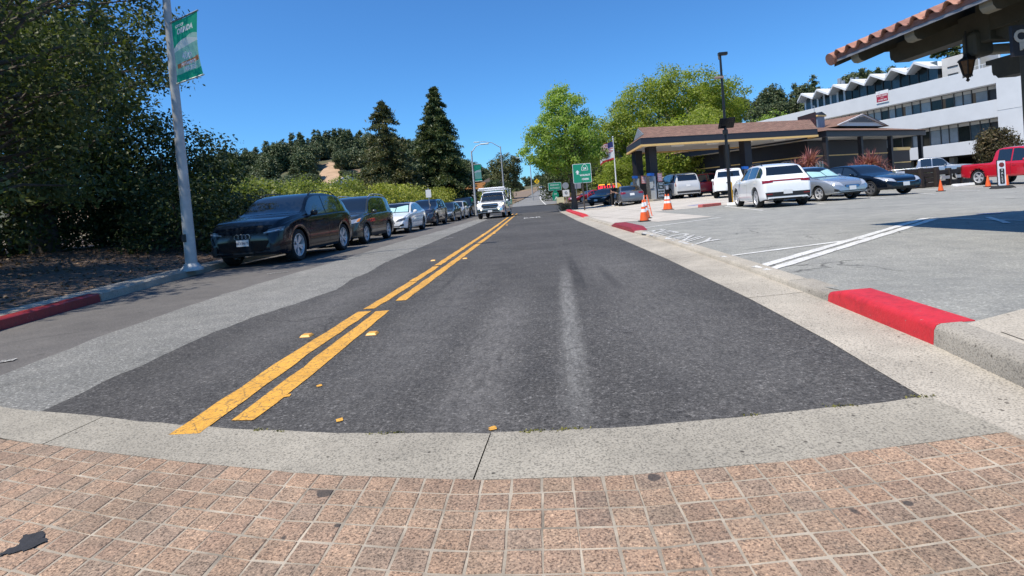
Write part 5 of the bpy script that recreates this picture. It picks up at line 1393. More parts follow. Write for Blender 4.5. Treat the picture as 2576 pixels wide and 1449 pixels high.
# freeway entrance signs on the island
def isl(px, py, Y): q = D(px, py, Y); q.z = gz(q.x, q.y) + .05; return q
p = isl(1398, 500, 70)
fe = signpost('freeway_sign', 'green freeway entrance sign above a route 24 shield on the dry island', p, 3.0, 0)
k = 70 / 1360
def zz(py, Y=70): return D(1398, py, Y).z - p.z
panel('sign_panel', rrect(33 * k, 20 * k, .08, 4, 0, zz(469)), -.06, -.045, M_signwhite, fe)
f_ = panel('sign_face', rrect(33 * k - .08, 20 * k - .08, .07, 4, 0, zz(469)), -.07, -.0605, M_signgreen, fe)
text('lettering', 'FREEWAY', .30, M_letter, f_, TM(0, -.073, zz(465.5)), .001, .9); text('lettering', 'ENTRANCE', .28, M_letter, f_, TM(0, -.073, zz(473)), .001, .85)
panel('route_shield', [(a * 1.9, zz(487) + b * 1.9) for a, b in sh], -.06, -.05, M_signgreen, fe)
text('lettering', '24', .34, M_letter, fe, TM(0, -.063, zz(488)), .001)
panel('arrow_plate', rrect(.75, .6, .06, 3, 0, zz(498.5)), -.055, -.045, M_signgreen, fe)
panel('arrow', [(-.18, zz(498.5) - .2), (-.08, zz(498.5) - .2), (.12, zz(498.5) + .02), (.18, zz(498.5) - .05), (.2, zz(498.5) + .2), (-.05, zz(498.5) + .18), (.03, zz(498.5) + .1)], -.06, -.0555, M_letter, fe)
p = isl(1425, 500, 70)
fe = signpost('turn_sign', 'white no-turn plate under a round sign seen from behind', p, 2.6, 0)
MB(Matrix.Translation((0, -.05, zz(469))) @ FACE).lathe([(.0, 0), (.42, 0), (.42, .012), (0, .012)], 20).build('round_plate', M_signback, fe)
panel('plate', rrect(.85, .85, .06, 3, 0, zz(488)), -.06, -.048, M_signwhite, fe)
MB(Matrix.Translation((0, -.066, zz(487))) @ FACE).torus(.14, .035, 16, 5).build('symbol', M_black, fe)
p = isl(1410, 506, 68)
bxn = thing('sign_board', 'small cream board standing low on the dry island', 'sign', tuple(p)); panel('board', rrect(.95, .75, .05, 3, 0, .55), -.03, .03, plain('cream_board', (.72, .66, .42), .6), bxn); MB().box((0, 0, .1), (.5, .06, .3)).build('stand', M_rust, bxn)
p = D(1354, 500, 118); p.z = gz(p.x, p.y)
ys_ = signpost('warning_sign', 'yellow diamond warning sign at the crest of the far road', p, D(1354, 464, 118).z - p.z - .5, 0)
zc = D(1354, 456, 118).z - p.z
panel('diamond', [(0, zc + .62), (.62, zc), (0, zc - .62), (-.62, zc)], -.06, -.045, M_signyellow, ys_); panel('symbol', [(-.1, zc - .3), (.1, zc - .3), (.1, zc + .05), (.22, zc + .3), (.05, zc + .3), (-.1, zc + .05)], -.066, -.061, M_black, ys_)
p = isl(1480, 510, 58); p = Vector((p.x, p.y, gz(p.x, p.y)))
os_ = signpost('edge_on_sign', 'orange warning sign turned edge-on behind the black sedan', p, 2.6, rad(72))
zc = 3.0
panel('diamond', [(0, zc + .6), (.6, zc), (0, zc - .6), (-.6, zc)], -.05, -.035, M_orange, os_)
p = isl(1452, 505, 62)
gs = signpost('grey_sign', 'grey back of a sign panel behind the green route sign', p, 3.2, 0)
panel('panel_back', rrect(1.15, 1.9, .05, 3, .0, 2.6), .04, .055, M_signback, gs)
p = G(1081, 545, .14); q = D(1079, 498, 33.0); q = Vector((q.x, 33.0, .14))
ps_ = signpost('parking_sign', 'small white parking sign standing above the dark navy SUV', q, 2.2, 0)
zc = D(1078, 487, 33).z - .14
panel('plate', rrect(.33, .48, .03, 3, 0, zc), -.05, -.04, M_signwhite, ps_); MB().tube([(0, 0, 2.1), (0, 0, zc)], .03, 6).build('post_top', M_galv, ps_)
p = D(1248, 500, 62); p.z = .2
gs = signpost('street_sign', 'green street name sign above the white service truck', p, D(1248, 485, 62).z - .2, 0)
zc = D(1248, 483, 62).z - .2
panel('name_plate', rrect(1.2, .36, .04, 3, 0, zc), -.02, .02, M_signgreen, gs)
MB().lathe([(.0, .3), (.12, .2), (.22, 0), (.1, -.05)], 10, Matrix.Translation((.5, 0, zc + .3))).build('cap', M_signwhite, gs, 60)

# ------------------------------------------------------------------ cones, barricade ladder, pole, valet stand, wheel stops
M_cone = plain('cone_orange', (.85, .13, .025), .5, 0, .06)
M_conewhite = plain('cone_reflective', (.80, .79, .77), .35, 0, .05)
def cone(label, loc, h=.9, bands=True, rz=0., tilt=0.):
    t = thing('traffic_cone', label, 'cone', tuple(loc), rz, rot=(0, tilt, rz))
    R, rt = h * .2, h * .035
    def prof(a, b, e): return [(R + (rt - R) * a + e - .004, h * a * .95 + .04), (R + (rt - R) * a + e, h * a * .95 + .04), (R + (rt - R) * b + e, h * b * .95 + .04), (R + (rt - R) * b + e - .004, h * b * .95 + .04)]
    MB().lathe([(R * 1.02, .03), (R, .06), (rt, h), (rt * .7, h * 1.005)], 20).build('body', M_cone, t, 40)
    if bands:
        for (a, b) in ((.40, .55), (.66, .86)): MB().lathe(prof(a, b, .003), 20).build('reflective_band', M_conewhite, t, 40)
    bevel(MB().box((0, 0, .018), (R * 2.5, R * 2.5, .036)).build('base', M_black, t), .01)
    return t
cone('orange cone with two white bands nearest the road, in front of the pumps', GL(1621, 557), .71)
cone('second banded orange cone just behind the front one by the pumps', GL(1626, 550), .68)
cone('left cone of the banded orange pair in the middle of the apron', GL(1677, 528.5), .76)
cone('right cone of the banded orange pair in the middle of the apron', GL(1684, 528), .76)
cone('plain orange cone standing alone on the lot beyond the black coupe', GL(2367, 481.5), .50, False)
cone('plain orange cone just left of the valet sign', GL(2486, 470.5), .52, False)
cone('plain orange cone leaning behind the valet sign', GL(2531, 472), .54, False, 0, rad(8))
p = GL(1628, 544)
ld = thing('step_ladder', 'narrow orange and white folding barricade behind the front cones', 'barricade', (p.x, p.y, p.z), rad(15)); ld.scale = (.62, .62, .62)
for sx in (-1, 1):
    MB().tube([(sx * .22, -.25, 0), (sx * .10, 0, 1.35)], .028, 6).build('rail', M_cone, ld)
    MB().tube([(sx * .22, .35, 0), (sx * .10, .04, 1.35)], .024, 6).build('rail', M_conewhite, ld)
for q in (.15, .35, .55, .75, .95): MB().tube([(-.22 + .12 * q, -.25 + .25 * q, 1.35 * q), (.22 - .12 * q, -.25 + .25 * q, 1.35 * q)], .018, 6).build('rung', M_cone, ld)
p = GL(1838, 515)
M_polebk = plain('black_pole', (.018, .017, .017), .4, .2, .1)
bp = thing('camera_pole', 'tall black pole with a solar panel and a camera on top', 'pole', tuple(p))
Hp = D(1797, 140, p.y).z - p.z
MB().tube([(0, 0, 0), (0, 0, Hp * .5), (0, 0, Hp)], [.085, .065, .05], 12).build('pole', M_polebk, bp, 60)
bevel(MB().box((.12, 0, Hp + .05), (.42, .2, .14)).build('camera_head', M_polebk, bp), .02)
MB().tube([(-.05, 0, Hp - .2), (-.05, 0, Hp + .05)], .05, 8).build('bracket', M_rust, bp)
bevel(MB().box((-.13, -.02, D(1803, 196, p.y).z - p.z), (.42, .16, .1)).build('arm_box', plain('rusty_box', (.28, .20, .17), .7), bp), .02)
zp = D(1823, 311, p.y).z - p.z
MB(Matrix.Translation((.02, -.18, zp)) @ Matrix.Rotation(rad(38), 4, 'X')).box((0, 0, 0), (.72, .03, .55)).build('solar_panel', plain('solar_cells', (.008, .009, .012), .15, 0, .2, 40), bp)
bevel(MB().box((-.04, -.08, zp - .4), (.2, .2, .22)).build('battery_box', M_polebk, bp), .02)
p = GL(1840, 513)
bl = tag(MB().lathe([(.085, 0), (.085, 1.02), (.06, 1.08), (0, 1.09)], 14).build('bollard', plain('bollard_yellow', (.80, .42, .01), .5, 0, .1), None, 50), 'yellow round bollard beside the tall black pole', 'bollard'); bl.location = (p.x + .22, p.y + .6, p.z)
p = GL(2522, 474)
vt = thing('valet_sign', 'upright white valet sign on a black rubber base beside the red pickup', 'sign', tuple(p), rad(-6))
M_valet = plain('valet_white', (.80, .80, .82), .45)
hv = 60 / (1360 / p.y)
panel('sign_panel', rrect(.27, hv, .02, 2, 0, hv / 2 + .12), -.02, .02, M_valet, vt)
MB().box((0, .03, hv / 2 + .12), (.30, .03, hv + .06)).build('frame', M_black, vt)
bevel(MB().box((0, 0, .06), (.75, .5, .12), taper=.7).build('base', M_tyre, vt), .03)
panel('stop_mark', [(.10 * math.cos(rad(22.5 + 45 * q)), hv - .05 + .10 * math.sin(rad(22.5 + 45 * q))) for q in range(8)], -.026, -.0205, M_tail, vt)
panel('dark_panel', rrect(.17, .62, .03, 2, 0, .5), -.026, -.0205, M_black, vt)
for i, ch in enumerate('VALET'): text('lettering', ch, .13, M_letter, vt, TM(0, -.028, .74 - .12 * i), .001)
M_stopw = plain('white_wheel_stop', (.75, .75, .73), .7, 0, .08)
for i, (a, b, lab) in enumerate([((2287, 475.5), (2346, 470.5), 'white concrete wheel stop in front of the wooden rail by the black coupe'), ((2440, 464), (2494, 460), 'white concrete wheel stop half hidden by the parked pickup wheel'), ((2396, 470), (2450, 466), 'white concrete wheel stop between the rail and the red pickup'), ((1830, 517), (1862, 515.5), 'white painted kerb block beside the white SUV front wheel')]):
    p, q = GL(*a), GL(*b); dd = q - p
    ws_ = bevel(MB().prism([(-.09, 0), (.09, 0), (.055, .13), (-.055, .13)], 0, min(1.9, dd.length), 'y').build('wheel_stop', M_stopw), .02)
    ws_.location = p; ws_.rotation_euler = (0, 0, math.atan2(dd.y, dd.x) - rad(90)); tag(ws_, lab, 'wheel stop')
# ------------------------------------------------------------------ buildings
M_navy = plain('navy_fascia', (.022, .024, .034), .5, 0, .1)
M_yellowtrim = plain('yellow_trim', (.88, .56, .20), .5, 0, .05)
M_soffit = plain('white_soffit', (.70, .69, .66), .7, 0, .06)
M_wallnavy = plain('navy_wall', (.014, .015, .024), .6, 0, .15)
M_postbk = plain('black_column', (.016, .014, .018), .55, 0, .15)
M_white_wall = plain('white_stucco', (.66, .67, .68), .8, 0, .05, .6, bumpk=.1, bscale=30)
M_beige = plain('beige_stucco', (.60, .57, .53), .8, 0, .06, .8)
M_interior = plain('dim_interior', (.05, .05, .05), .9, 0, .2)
def wall_stone():
    m, N, L, P = new_mat('stacked_stone')
    c = ramp(N, L, noise(N, L, 9, 4), [(.3, (.05, .05, .052)), (.7, (.16, .155, .15))])
    L.new(c, P.inputs['Base Color']); P.inputs['Roughness'].default_value = .9
    return m
M_stone = wall_stone()
def shingle(name, cols, sx=3.2, sy=5.5):
    m, N, L, P = new_mat(name)
    tc = N.new('ShaderNodeTexCoord'); br = N.new('ShaderNodeTexBrick')
    br.inputs['Scale'].default_value = 1; br.inputs['Brick Width'].default_value = .32; br.inputs['Row Height'].default_value = .16; br.inputs['Mortar Size'].default_value = .012
    br.inputs['Color1'].default_value = (1, 1, 1, 1); br.inputs['Color2'].default_value = (.45, .45, .45, 1); br.inputs['Mortar'].default_value = (.1, .1, .1, 1)
    L.new(tc.outputs['UV'], br.inputs['Vector'])
    c = ramp(N, L, noise(N, L, 7, 4, .7), [(.3, cols[0]), (.5, cols[1]), (.7, cols[2])])
    c = mixc(N, L, .75, c, br.outputs['Color'], 'MULTIPLY')
    L.new(c, P.inputs['Base Color']); P.inputs['Roughness'].default_value = .95
    bump(N, L, P, br.outputs['Fac'], .6, .03)
    return m
M_shingle = shingle('brown_shingle', [(.20, .105, .075), (.30, .165, .12), (.24, .17, .115)])
def roof_faces(name, V, F, mat, parent):
    """roof planes with metric UVs so shingle courses follow the slope"""
    o = mobj(name, V, F, mat, parent)
    me = o.data; uv = me.uv_layers.new(name='UVMap')
    for p in me.polygons:
        n_ = p.normal; h_ = Vector((0, 0, 1)).cross(n_)
        h_ = h_.normalized() if h_.length > 1e-3 else Vector((1, 0, 0)); u_ = n_.cross(h_)
        for li in p.loop_indices:
            c_ = me.vertices[me.loops[li].vertex_index].co; uv.data[li].uv = (c_.dot(h_), c_.dot(u_))
    return o
def frame2(a, b):
    d_ = Vector((b.x - a.x, b.y - a.y, 0)); return d_.length, math.atan2(d_.y, d_.x)
# --- fuel canopy
A, B, Cc = G(1613, 368.6, 4.25), G(2040.6, 350.6, 4.25), G(1572, 392.5, 4.25)
ac = rad(18); Lc, Dc = 15.4, 6.8
gz0 = .28
can = thing('fuel_canopy', 'fuel station canopy with a brown shingle roof and yellow trim', 'canopy', (A.x, A.y, 0), ac)
zb0 = 4.25
MB().box((Lc / 2, Dc / 2, zb0 + .16), (Lc - .2, Dc - .2, .12)).build('soffit', M_soffit, can)
for (c_, d_, nm) in (((Lc / 2, .06, 0), (Lc, .12, 0), 'front'), ((Lc / 2, Dc - .06, 0), (Lc, .12, 0), 'back'), ((.06, Dc / 2, 0), (.12, Dc - .24, 0), 'left'), ((Lc - .06, Dc / 2, 0), (.12, Dc - .24, 0), 'right')):
    MB().box((c_[0], c_[1], zb0 + .37), (d_[0], d_[1], .46)).build('fascia', M_navy, can)
    MB().box((c_[0], c_[1], zb0 + .065), (d_[0] + .06, d_[1] + .06, .15)).build('trim', M_yellowtrim, can)
e, zr_, ze, xg = .02, 6.05, zb0 + .60, .55
ym = Dc / 2; t_ = .30
zg = ze + (zr_ - ze) * t_ * 1.1
V = [(-e, -e, ze), (Lc + e, -e, ze), (Lc + e, Dc + e, ze), (-e, Dc + e, ze), (xg, ym, zr_), (Lc + 1.5, ym, zr_), (xg, ym - (ym + e) * (1 - t_ * 1.1), zg), (xg, ym + (ym + e) * (1 - t_ * 1.1), zg)]
roof_faces('roof', V, [(0, 1, 5, 4, 6), (3, 7, 4, 5, 2), (0, 6, 7, 3), (1, 2, 5)], M_shingle, can)
MB().prism([(V[6][1] + .1, zg), (V[7][1] - .1, zg), (ym, zr_ - .08)], xg - .05, xg + .05, 'x').build('gable_vent', M_signback, can)
MB().prism([(0, 0), (.09, 0), (.09, .07), (0, .07)], 0, 1, 'x')
for sx in (.22, .42, .62, .82):
    bevel(MB().box((Lc * sx, ym - 1.6, zb0 + .06), (1.1, .5, .09)).build('canopy_light', M_signwhite, can), .02)
for k in range(5): MB().box((1.2 + .55 * k, -.012, zb0 + .13), (.34, .02, .06)).build('clearance_mark', M_black, can)
def col_at(px, Y):
    q = D(px, 480, Y); return Vector((q.x, Y, 0))
COLS = [col_at(1644, 41.2), col_at(1609, 44.6), col_at(1882, 42.6), col_at(1829, 45.6)]
for i, q in enumerate(COLS):
    z0_ = lotz(q.x, q.y); r_ = Matrix.Rotation(-ac, 4, 'Z') @ Matrix.Translation((q.x - A.x, q.y - A.y, 0)) @ Matrix.Rotation(ac, 4, 'Z')
    MB(r_).box((0, 0, (z0_ + 2.05 + zb0 + .12) / 2), (.62, .62, zb0 + .12 - z0_ - 2.05)).build('column', M_postbk, can)
    mb = MB(r_); rs = random.Random(i)
    for k in range(20):
        zz_ = z0_ + .1 + k * .0975
        x_ = -.36
        mb.box((0, 0, zz_ + .047), (.66, .66, .097))
        for face in range(4):
            x_ = -.33
            while x_ < .32:
                w_ = rs.uniform(.1, .24); w_ = min(w_, .33 - x_ + .03)
                M2 = Matrix.Rotation(rad(90 * face), 4, 'Z')
                mb.box((x_ + w_ / 2, -.335 - rs.uniform(0, .02), zz_ + .047), (w_ - .008, .05, .09), M2); x_ += w_
    tag(mb.build('stone_cladding', M_stone, can), kind='stuff')
for ch in can.children:          # the canopy is not square: its short sides run parallel to the street
    if not ch.name.startswith(('column', 'stone_cladding')):
        for v in ch.data.vertices: v.co.x += .347 * v.co.y
# --- pumps on their islands
M_pumpgrey = plain('pump_grey', (.42, .45, .48), .4, .2, .06)
M_pumpblue = plain('pump_blue', (.015, .12, .50), .4)
M_notice = plain('red_notice', (.72, .30, .30), .5, 0, .15, 25)
def pump(label, q, rz, sign=False):
    z0_ = lotz(q.x, q.y)
    t = thing('fuel_pump', label, 'fuel pump', (q.x, q.y, z0_), rz)
    bevel(MB().box((0, 0, .06), (1.5, 1.9, .16)).build('island', M_kerbold, t), .03)
    bevel(MB().box((-.25, -.5, .95), (.14, .5, 1.75)).build('side_panel', M_pumpgrey, t), .02)
    bevel(MB().box((.2, -.5, .78), (.72, .48, 1.35)).build('cabinet', M_black, t), .03)
    MB().prism([(-.62, 1.88), (-.30, 1.84), (-.30, 2.05), (-.64, 2.08)], -.75, -.35).build('topper', M_pumpblue, t)
    MB().box((-.36, -.5, 1.4), (.08, .4, .9)).build('screen', M_pumpgrey, t)
    hz = [(-.42, -.76, 1.3), (-.55, -.95, 1.5), (-.75, -1.2, 1.15), (-.95, -1.3, .95)]
    MB().tube(hz, .022, 6).build('hose', M_tyre, t, 60)
    panel('notice', rrect(.42, .62, .02, 2, .2, 1.72), -.76, -.745, M_notice, t)
    for k in range(4): MB().box((.2, -.763, 1.52 + .12 * k), (.3, .006, .05)).build('notice_line', M_signwhite, t)
    if sign:
        pnl = panel('board', rrect(.66, 1.12, .04, 3, .22, .78), -.775, -.75, M_gloss, t)
        for (w0_, w1_, c0, c1) in ((.60, .02, 0, .52), (.60, .02, 0, -.52)): MB().box((.22, -.778, .78 + c1), (w0_, .008, .025)).build('board_border', M_signwhite, pnl)
        for sx in (-1, 1): MB().box((.22 + sx * .29, -.778, .78), (.025, .008, 1.05)).build('board_border', M_signwhite, pnl)
        for k, w in enumerate(('PLEASE', 'PULL', 'FORWARD', 'AS FAR AS', 'POSSIBLE')): text('lettering', w, .135, M_letter, pnl, TM(.22, -.78, 1.19 - .205 * k), .002, .82, 1.15, .006)
    bevel(MB().box((.78, -.55, .62), (.42, .42, 1.0)).build('litter_bin', M_black, t), .04)
    panel('paper_notice', rrect(.26, .3, .01, 1, .78, .92), -.775, -.765, M_signwhite, t)
    return t
pump('pump with the black please-pull-forward board beside the front stone column', COLS[0] + Vector((-.15, -.2, 0)), ac * 1.5, True)
pump('pump with a blue topper behind the grey sedan', COLS[1] + Vector((-.1, -.3, 0)), ac * .55)
pump('pump with a blue topper seen over the white pickup bed', COLS[3] + Vector((.6, -.4, 0)), ac * .55)
pump('pump at the stone column right of the white pickup cab', COLS[2] + Vector((-.1, -.3, 0)), ac * .55)
# --- station store
S0, S1 = G(2079.5, 343.6, 4.2), G(2329.6, 339.6, 4.2)
Ls, as_ = frame2(S0, S1); Ds = 17.
st_ = thing('station_store', 'dark navy station store with a brown shingle roof and louvred gable', 'building', (S0.x, S0.y, 0), as_)
zs = 4.2
for (c_, d_) in (((Ls / 2, .06), (Ls, .12)), ((.06, Ds / 2), (.12, Ds - .24)), ((Ls - .06, Ds / 2), (.12, Ds - .24)), ((Ls / 2, Ds - .06), (Ls, .12))):
    MB().box((c_[0], c_[1], zs + .22), (d_[0], d_[1], .44)).build('fascia', M_navy, st_)
MB().box((Ls / 2, Ds / 2, zs + .1), (Ls - .25, Ds - .25, .1)).build('soffit', M_soffit, st_)
e = .25; ze = zs + .46; zr_ = 5.75; hip = 4.6; ym = 4.8
V = [(-e, -e, ze), (Ls + e, -e, ze), (Ls + e, Ds + e, ze), (-e, Ds + e, ze), (hip, ym, zr_), (Ls - hip, ym, zr_), (Ls - hip, Ds - ym, zr_), (hip, Ds - ym, zr_)]
rf = roof_faces('roof', V, [(0, 1, 5, 4), (1, 2, 6, 5), (2, 3, 7, 6), (3, 0, 4, 7), (4, 5, 6, 7)], M_shingle, st_)
SI = Matrix.Rotation(-as_, 4, 'Z')
def stu(px, py, v):
    d_ = SI @ ray(px, py); o_ = SI @ (Vector((0, 0, HC)) - Vector((S0.x, S0.y, 0)))
    t = (v - o_.y) / d_.y; return o_.x + d_.x * t, o_.z + d_.z * t
(ga, gza), (gbx, gzb), (gcx, gzc) = stu(2104, 317, 2.2), stu(2224, 315, 2.2), stu(2166, 291, 2.2)
gzb = gza = min(gza, gzb)
gb = [(ga, 2.2, gza), (gbx, 2.2, gza), (gcx, 2.2, gzc)]
roof_faces('gable_roof', [(gb[0][0] - .35, 1.9, gza - .05), (gb[1][0] + .35, 1.9, gza - .05), (gb[2][0], 1.9, gzc + .14), (gb[2][0], 8.5, gzc + .14), (gb[0][0] - .35, 8.5, gza - .05), (gb[1][0] + .35, 8.5, gza - .05)], [(0, 2, 3, 4), (2, 1, 5, 3)], M_shingle, rf)
mobj('gable_wall', [(a_[0], 2.15, a_[2]) for a_ in gb], [(0, 1, 2)], M_soffit, rf)
for k in range(9):
    z_ = gza + (gzc - gza) * (.1 + .1 * k); f_ = (z_ - gza) / (gzc - gza); xa_ = gb[0][0] + (gb[2][0] - gb[0][0]) * f_ + .3; xb_ = gb[1][0] + (gb[2][0] - gb[1][0]) * f_ - .3
    if xb_ - xa_ > .3 and k > 2: MB().box(((xa_ + xb_) / 2, 2.11, z_), (xb_ - xa_, .06, (gzc - gza) * .065)).build('louvre', plain('louvre_grey', (.13, .13, .14), .7) if 'louvre_grey' not in MATS else MATS['louvre_grey'], rf)
for a_, b_ in ((gb[0], gb[2]), (gb[2], gb[1])): MB().tube([(a_[0], 2.05, a_[2] + .05), (b_[0], 2.05, b_[2] + .08)], .09, 4).build('barge_board', M_white_wall, rf)
zf_ = .2
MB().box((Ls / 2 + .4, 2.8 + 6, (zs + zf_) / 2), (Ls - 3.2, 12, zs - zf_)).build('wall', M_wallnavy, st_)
MB().box((Ls / 2 + .4, 2.77, 2.9), (Ls - 3.2, .05, .09)).build('trim', M_yellowtrim, st_)
MB().box((2.0 - .025, 9, 2.9), (.06, 11.9, .09)).build('trim', M_yellowtrim, st_)
for x_ in (.35, Ls * .34, Ls * .64, Ls - .4): MB().box((x_, .35, (zs + zf_) / 2), (.3, .3, zs - zf_)).build('post', M_postbk, st_)
fg = MB().box((2.0 - .05, 9, 1.6), (.06, 10, 1.9)).build('shop_window', M_glass, st_)
for k in range(6): MB().box((1.93, 4.4 + 1.9 * k, 1.6), (.06, .09, 1.95)).build('mullion', M_alloy, st_)
MB().box((3.6, 2.76, 1.35), (1.6, .05, 2.2)).build('door', M_glass, st_)
for k in range(4): MB().box((2.9 + .48 * k, 2.72, 1.35), (.08, .05, 2.2)).build('door_frame', M_alloy, st_)
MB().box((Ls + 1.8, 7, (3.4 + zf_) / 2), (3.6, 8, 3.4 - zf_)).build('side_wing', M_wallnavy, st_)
MB().box((Ls + 1.8, 2.96, 3.25), (3.62, .08, .3)).build('trim', M_yellowtrim, st_)
MB().box((Ls + 1.8, 2.96, 1.9), (3.62, .08, .09)).build('trim', M_yellowtrim, st_)
# louvred box and lit sign on the roof
q = D(2050, 304, 50)
cp = thing('roof_cupola', 'small grey cupola with an orange cap and weathervane on the station roof', 'cupola', (q.x, q.y, q.z - .7), as_)
MB().box((0, 0, .5), (1.1, 1.1, 1.0)).build('box', plain('cupola_grey', (.20, .25, .32), .5, 0, .15), cp)
MB().box((0, 0, 1.05), (1.35, 1.35, .12)).build('cap', M_yellowtrim, cp)
MB().prism([(-.68, 1.11), (.68, 1.11), (0, 1.4)], -.68, .68).build('cap_roof', M_navy, cp)
MB().tube([(0, 0, 1.3), (0, 0, 2.1)], .025, 6).build('vane_post', M_galv, cp); MB().box((-.15, 0, 1.95), (.6, .02, .05)).build('vane', M_galv, cp)
q = D(2030, 304, 48.5)
rs_ = thing('roof_sign', 'dark sign board with dull red letters on the station roof', 'sign', (q.x, q.y, q.z - .65), rad(-12))
panel('board', [(-.72, .0), (.72, 0), (.72, 1.35), (-.72, 1.05)], -.05, .05, plain('sign_dark', (.030, .012, .014), .6), rs_)
text('lettering', 'FOOD', .55, plain('dull_red', (.10, .02, .025), .6), rs_, TM(0, -.055, .55), .002, .85, 1.3)
# --- white office building
P0, P1 = G(2498, 165, 11.4), G(1885, 311, 11.4)
Lo, ao = frame2(P1, P0)
of = thing('office_building', 'white three-storey office building with ribbon windows and a folded roof', 'building', (P1.x, P1.y, 0), ao)
OI = Matrix.Rotation(-ao, 4, 'Z')
def ofu(px, py, v=0.):
    """survey point on the office front, pushed v metres back: returns (along, height)"""
    d_ = OI @ ray(px, py); o_ = OI @ (Vector((0, 0, HC)) - Vector((P1.x, P1.y, 0)))
    t = (v - o_.y) / d_.y; return o_.x + d_.x * t, o_.z + d_.z * t
zW = [2.25, 3.75, 5.95, 7.8, 9.5, 11.4]
TW = Lo + .3
def office_pane(u, v, z0_, z1_, w, mat, par):
    return MB().box((u, v, (z0_ + z1_) / 2), (w, .06, z1_ - z0_)).build('window', mat, par)
for (a_, b_) in ((zW[0], zW[1]), (zW[2], zW[3]), (zW[4], zW[5])):
    bevel(MB().box((TW / 2, .6, (a_ + b_) / 2), (TW, 1.2, b_ - a_)).build('white_band', M_white_wall, of), .02)
bevel(MB().box((TW + 4.0, 5, 5.7), (8, 10.4, 11.5)).build('end_tower', M_white_wall, of), .02)
MB().box((TW + 4.0, -.215, 6.6), (8.0, .02, .02)).build('tower_joint', M_beige, of)
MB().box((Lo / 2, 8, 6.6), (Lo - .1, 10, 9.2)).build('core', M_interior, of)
M_panes = [plain('office_glass_dark', (.02, .024, .022), .08, 0, .2, 2, spec=.35), plain('office_glass_blind', (.26, .29, .31), .15, 0, .1, 2), plain('office_glass_blue', (.07, .10, .12), .08, 0, .2, 2, spec=.4)]
M_mull = plain('window_mullion', (.05, .05, .05), .5)
rw = random.Random(3)
for (a_, b_) in ((zW[1], zW[2]), (zW[3], zW[4])):
    u = TW - 1.9; MB().box((TW - .95, 1.6, (a_ + b_) / 2), (1.9, .1, b_ - a_)).build('recess', M_mull, of)
    while u > 8:
        w_ = rw.choice([.95, 1.05, 1.3]); w_ = min(w_, u)
        f_ = office_pane(u - w_ / 2, 1.5, a_ + .05, b_ - .42, w_ - .09, M_panes[rw.choice([0, 0, 1, 1, 2])], of)
        MB().box((u, 1.46, (a_ + b_) / 2), (.09, .14, b_ - a_)).build('mullion', M_mull, of); u -= w_
        if rw.random() < .12: u -= .35
    MB().box((TW / 2, 1.5, b_ - .2), (TW, .1, .36)).build('head_panel', M_beige, of)
for u in (Lo - .8, Lo - 6.2, Lo - 11.5, Lo - 17, Lo - 24):
    MB().box((u, 2.2, 1.1), (.55, .55, 2.4)).build('pier', M_beige, of)
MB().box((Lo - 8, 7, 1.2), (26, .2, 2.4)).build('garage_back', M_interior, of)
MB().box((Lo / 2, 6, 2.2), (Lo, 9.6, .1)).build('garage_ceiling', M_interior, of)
# folded-plate penthouse
def fold_u(px, py): return ofu(px, py, 4.0)
ua, ub_ = fold_u(2016, 262)[0], fold_u(2352, 172)[0]
nf = 7; pw_ = (ub_ - ua) / nf
zlo, zhi = 13.35, 14.35
roofp = thing_part('folded_roof', of, (0, 0, 0))
for k in range(nf):
    u0 = ua + k * pw_
    V = []
    for v_ in (3.2, 11.5):
        V += [(u0, v_, zlo), (u0 + pw_ / 2, v_ + (.6 if v_ > 5 else -.6), zhi), (u0 + pw_, v_, zlo), (u0 + pw_, v_, zlo + .32), (u0 + pw_ / 2, v_ + (.6 if v_ > 5 else -.6), zhi + .30), (u0, v_, zlo + .32)]
    mobj('roof_fold', V, [(0, 1, 4, 5), (1, 2, 3, 4), (7, 6, 11, 10), (8, 7, 10, 9), (5, 4, 10, 11), (4, 3, 9, 10), (0, 6, 7, 1), (1, 7, 8, 2), (2, 8, 9, 3), (0, 5, 11, 6)], M_white_wall, roofp)
u = ua + .3; i = 0
while u < ub_ - .2:
    w_ = min(1.25, ub_ - u)
    MB().box((u + w_ / 2, 4.6, (11.2 + zhi) / 2), (w_ - .14, .06, zhi - 11.2)).build('window', M_panes[0 if i % 4 else 2], of)
    MB().box((u, 4.55, (11.2 + zhi) / 2), (.12 if i > 6 else .3, .16, zhi - 11.2)).build('mullion', M_mull if i > 6 else M_white_wall, of)
    u += w_; i += 1
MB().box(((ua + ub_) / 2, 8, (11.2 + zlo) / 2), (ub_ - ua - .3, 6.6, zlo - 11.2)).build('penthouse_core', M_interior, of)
ubk = ofu(2445, 160, 5)[0]
bevel(MB().box(((ub_ + ubk) / 2 + .2, 7, 12.6), (ubk - ub_ - .2, 4.6, 3.6)).build('lift_block', M_beige, of), .03)
for k in range(2): MB().box((ub_ + 1.6, 4.67, 12.3 + .9 * k), (1.2, .06, .14)).build('vent_slot', M_mull, of)
for k in range(7): MB().tube([(ubk + .3 + .8 * k, 5, 11.4), (ubk + .3 + .8 * k, 5, 12.6)], .035, 5).build('rail_post', M_white_wall, of)
MB().tube([(ubk + .2, 5, 12.6), (ubk + 5.4, 5, 12.6)], .04, 5).build('handrail', M_white_wall, of)
MB().box((ubk + 3, 6.2, 13.9), (5, 3, .16)).build('pergola_roof', M_white_wall, of)
for k in range(3): MB().box((ubk + .8 + 2.1 * k, 5, 12.65), (.14, .14, 2.5)).build('pergola_post', M_white_wall, of)
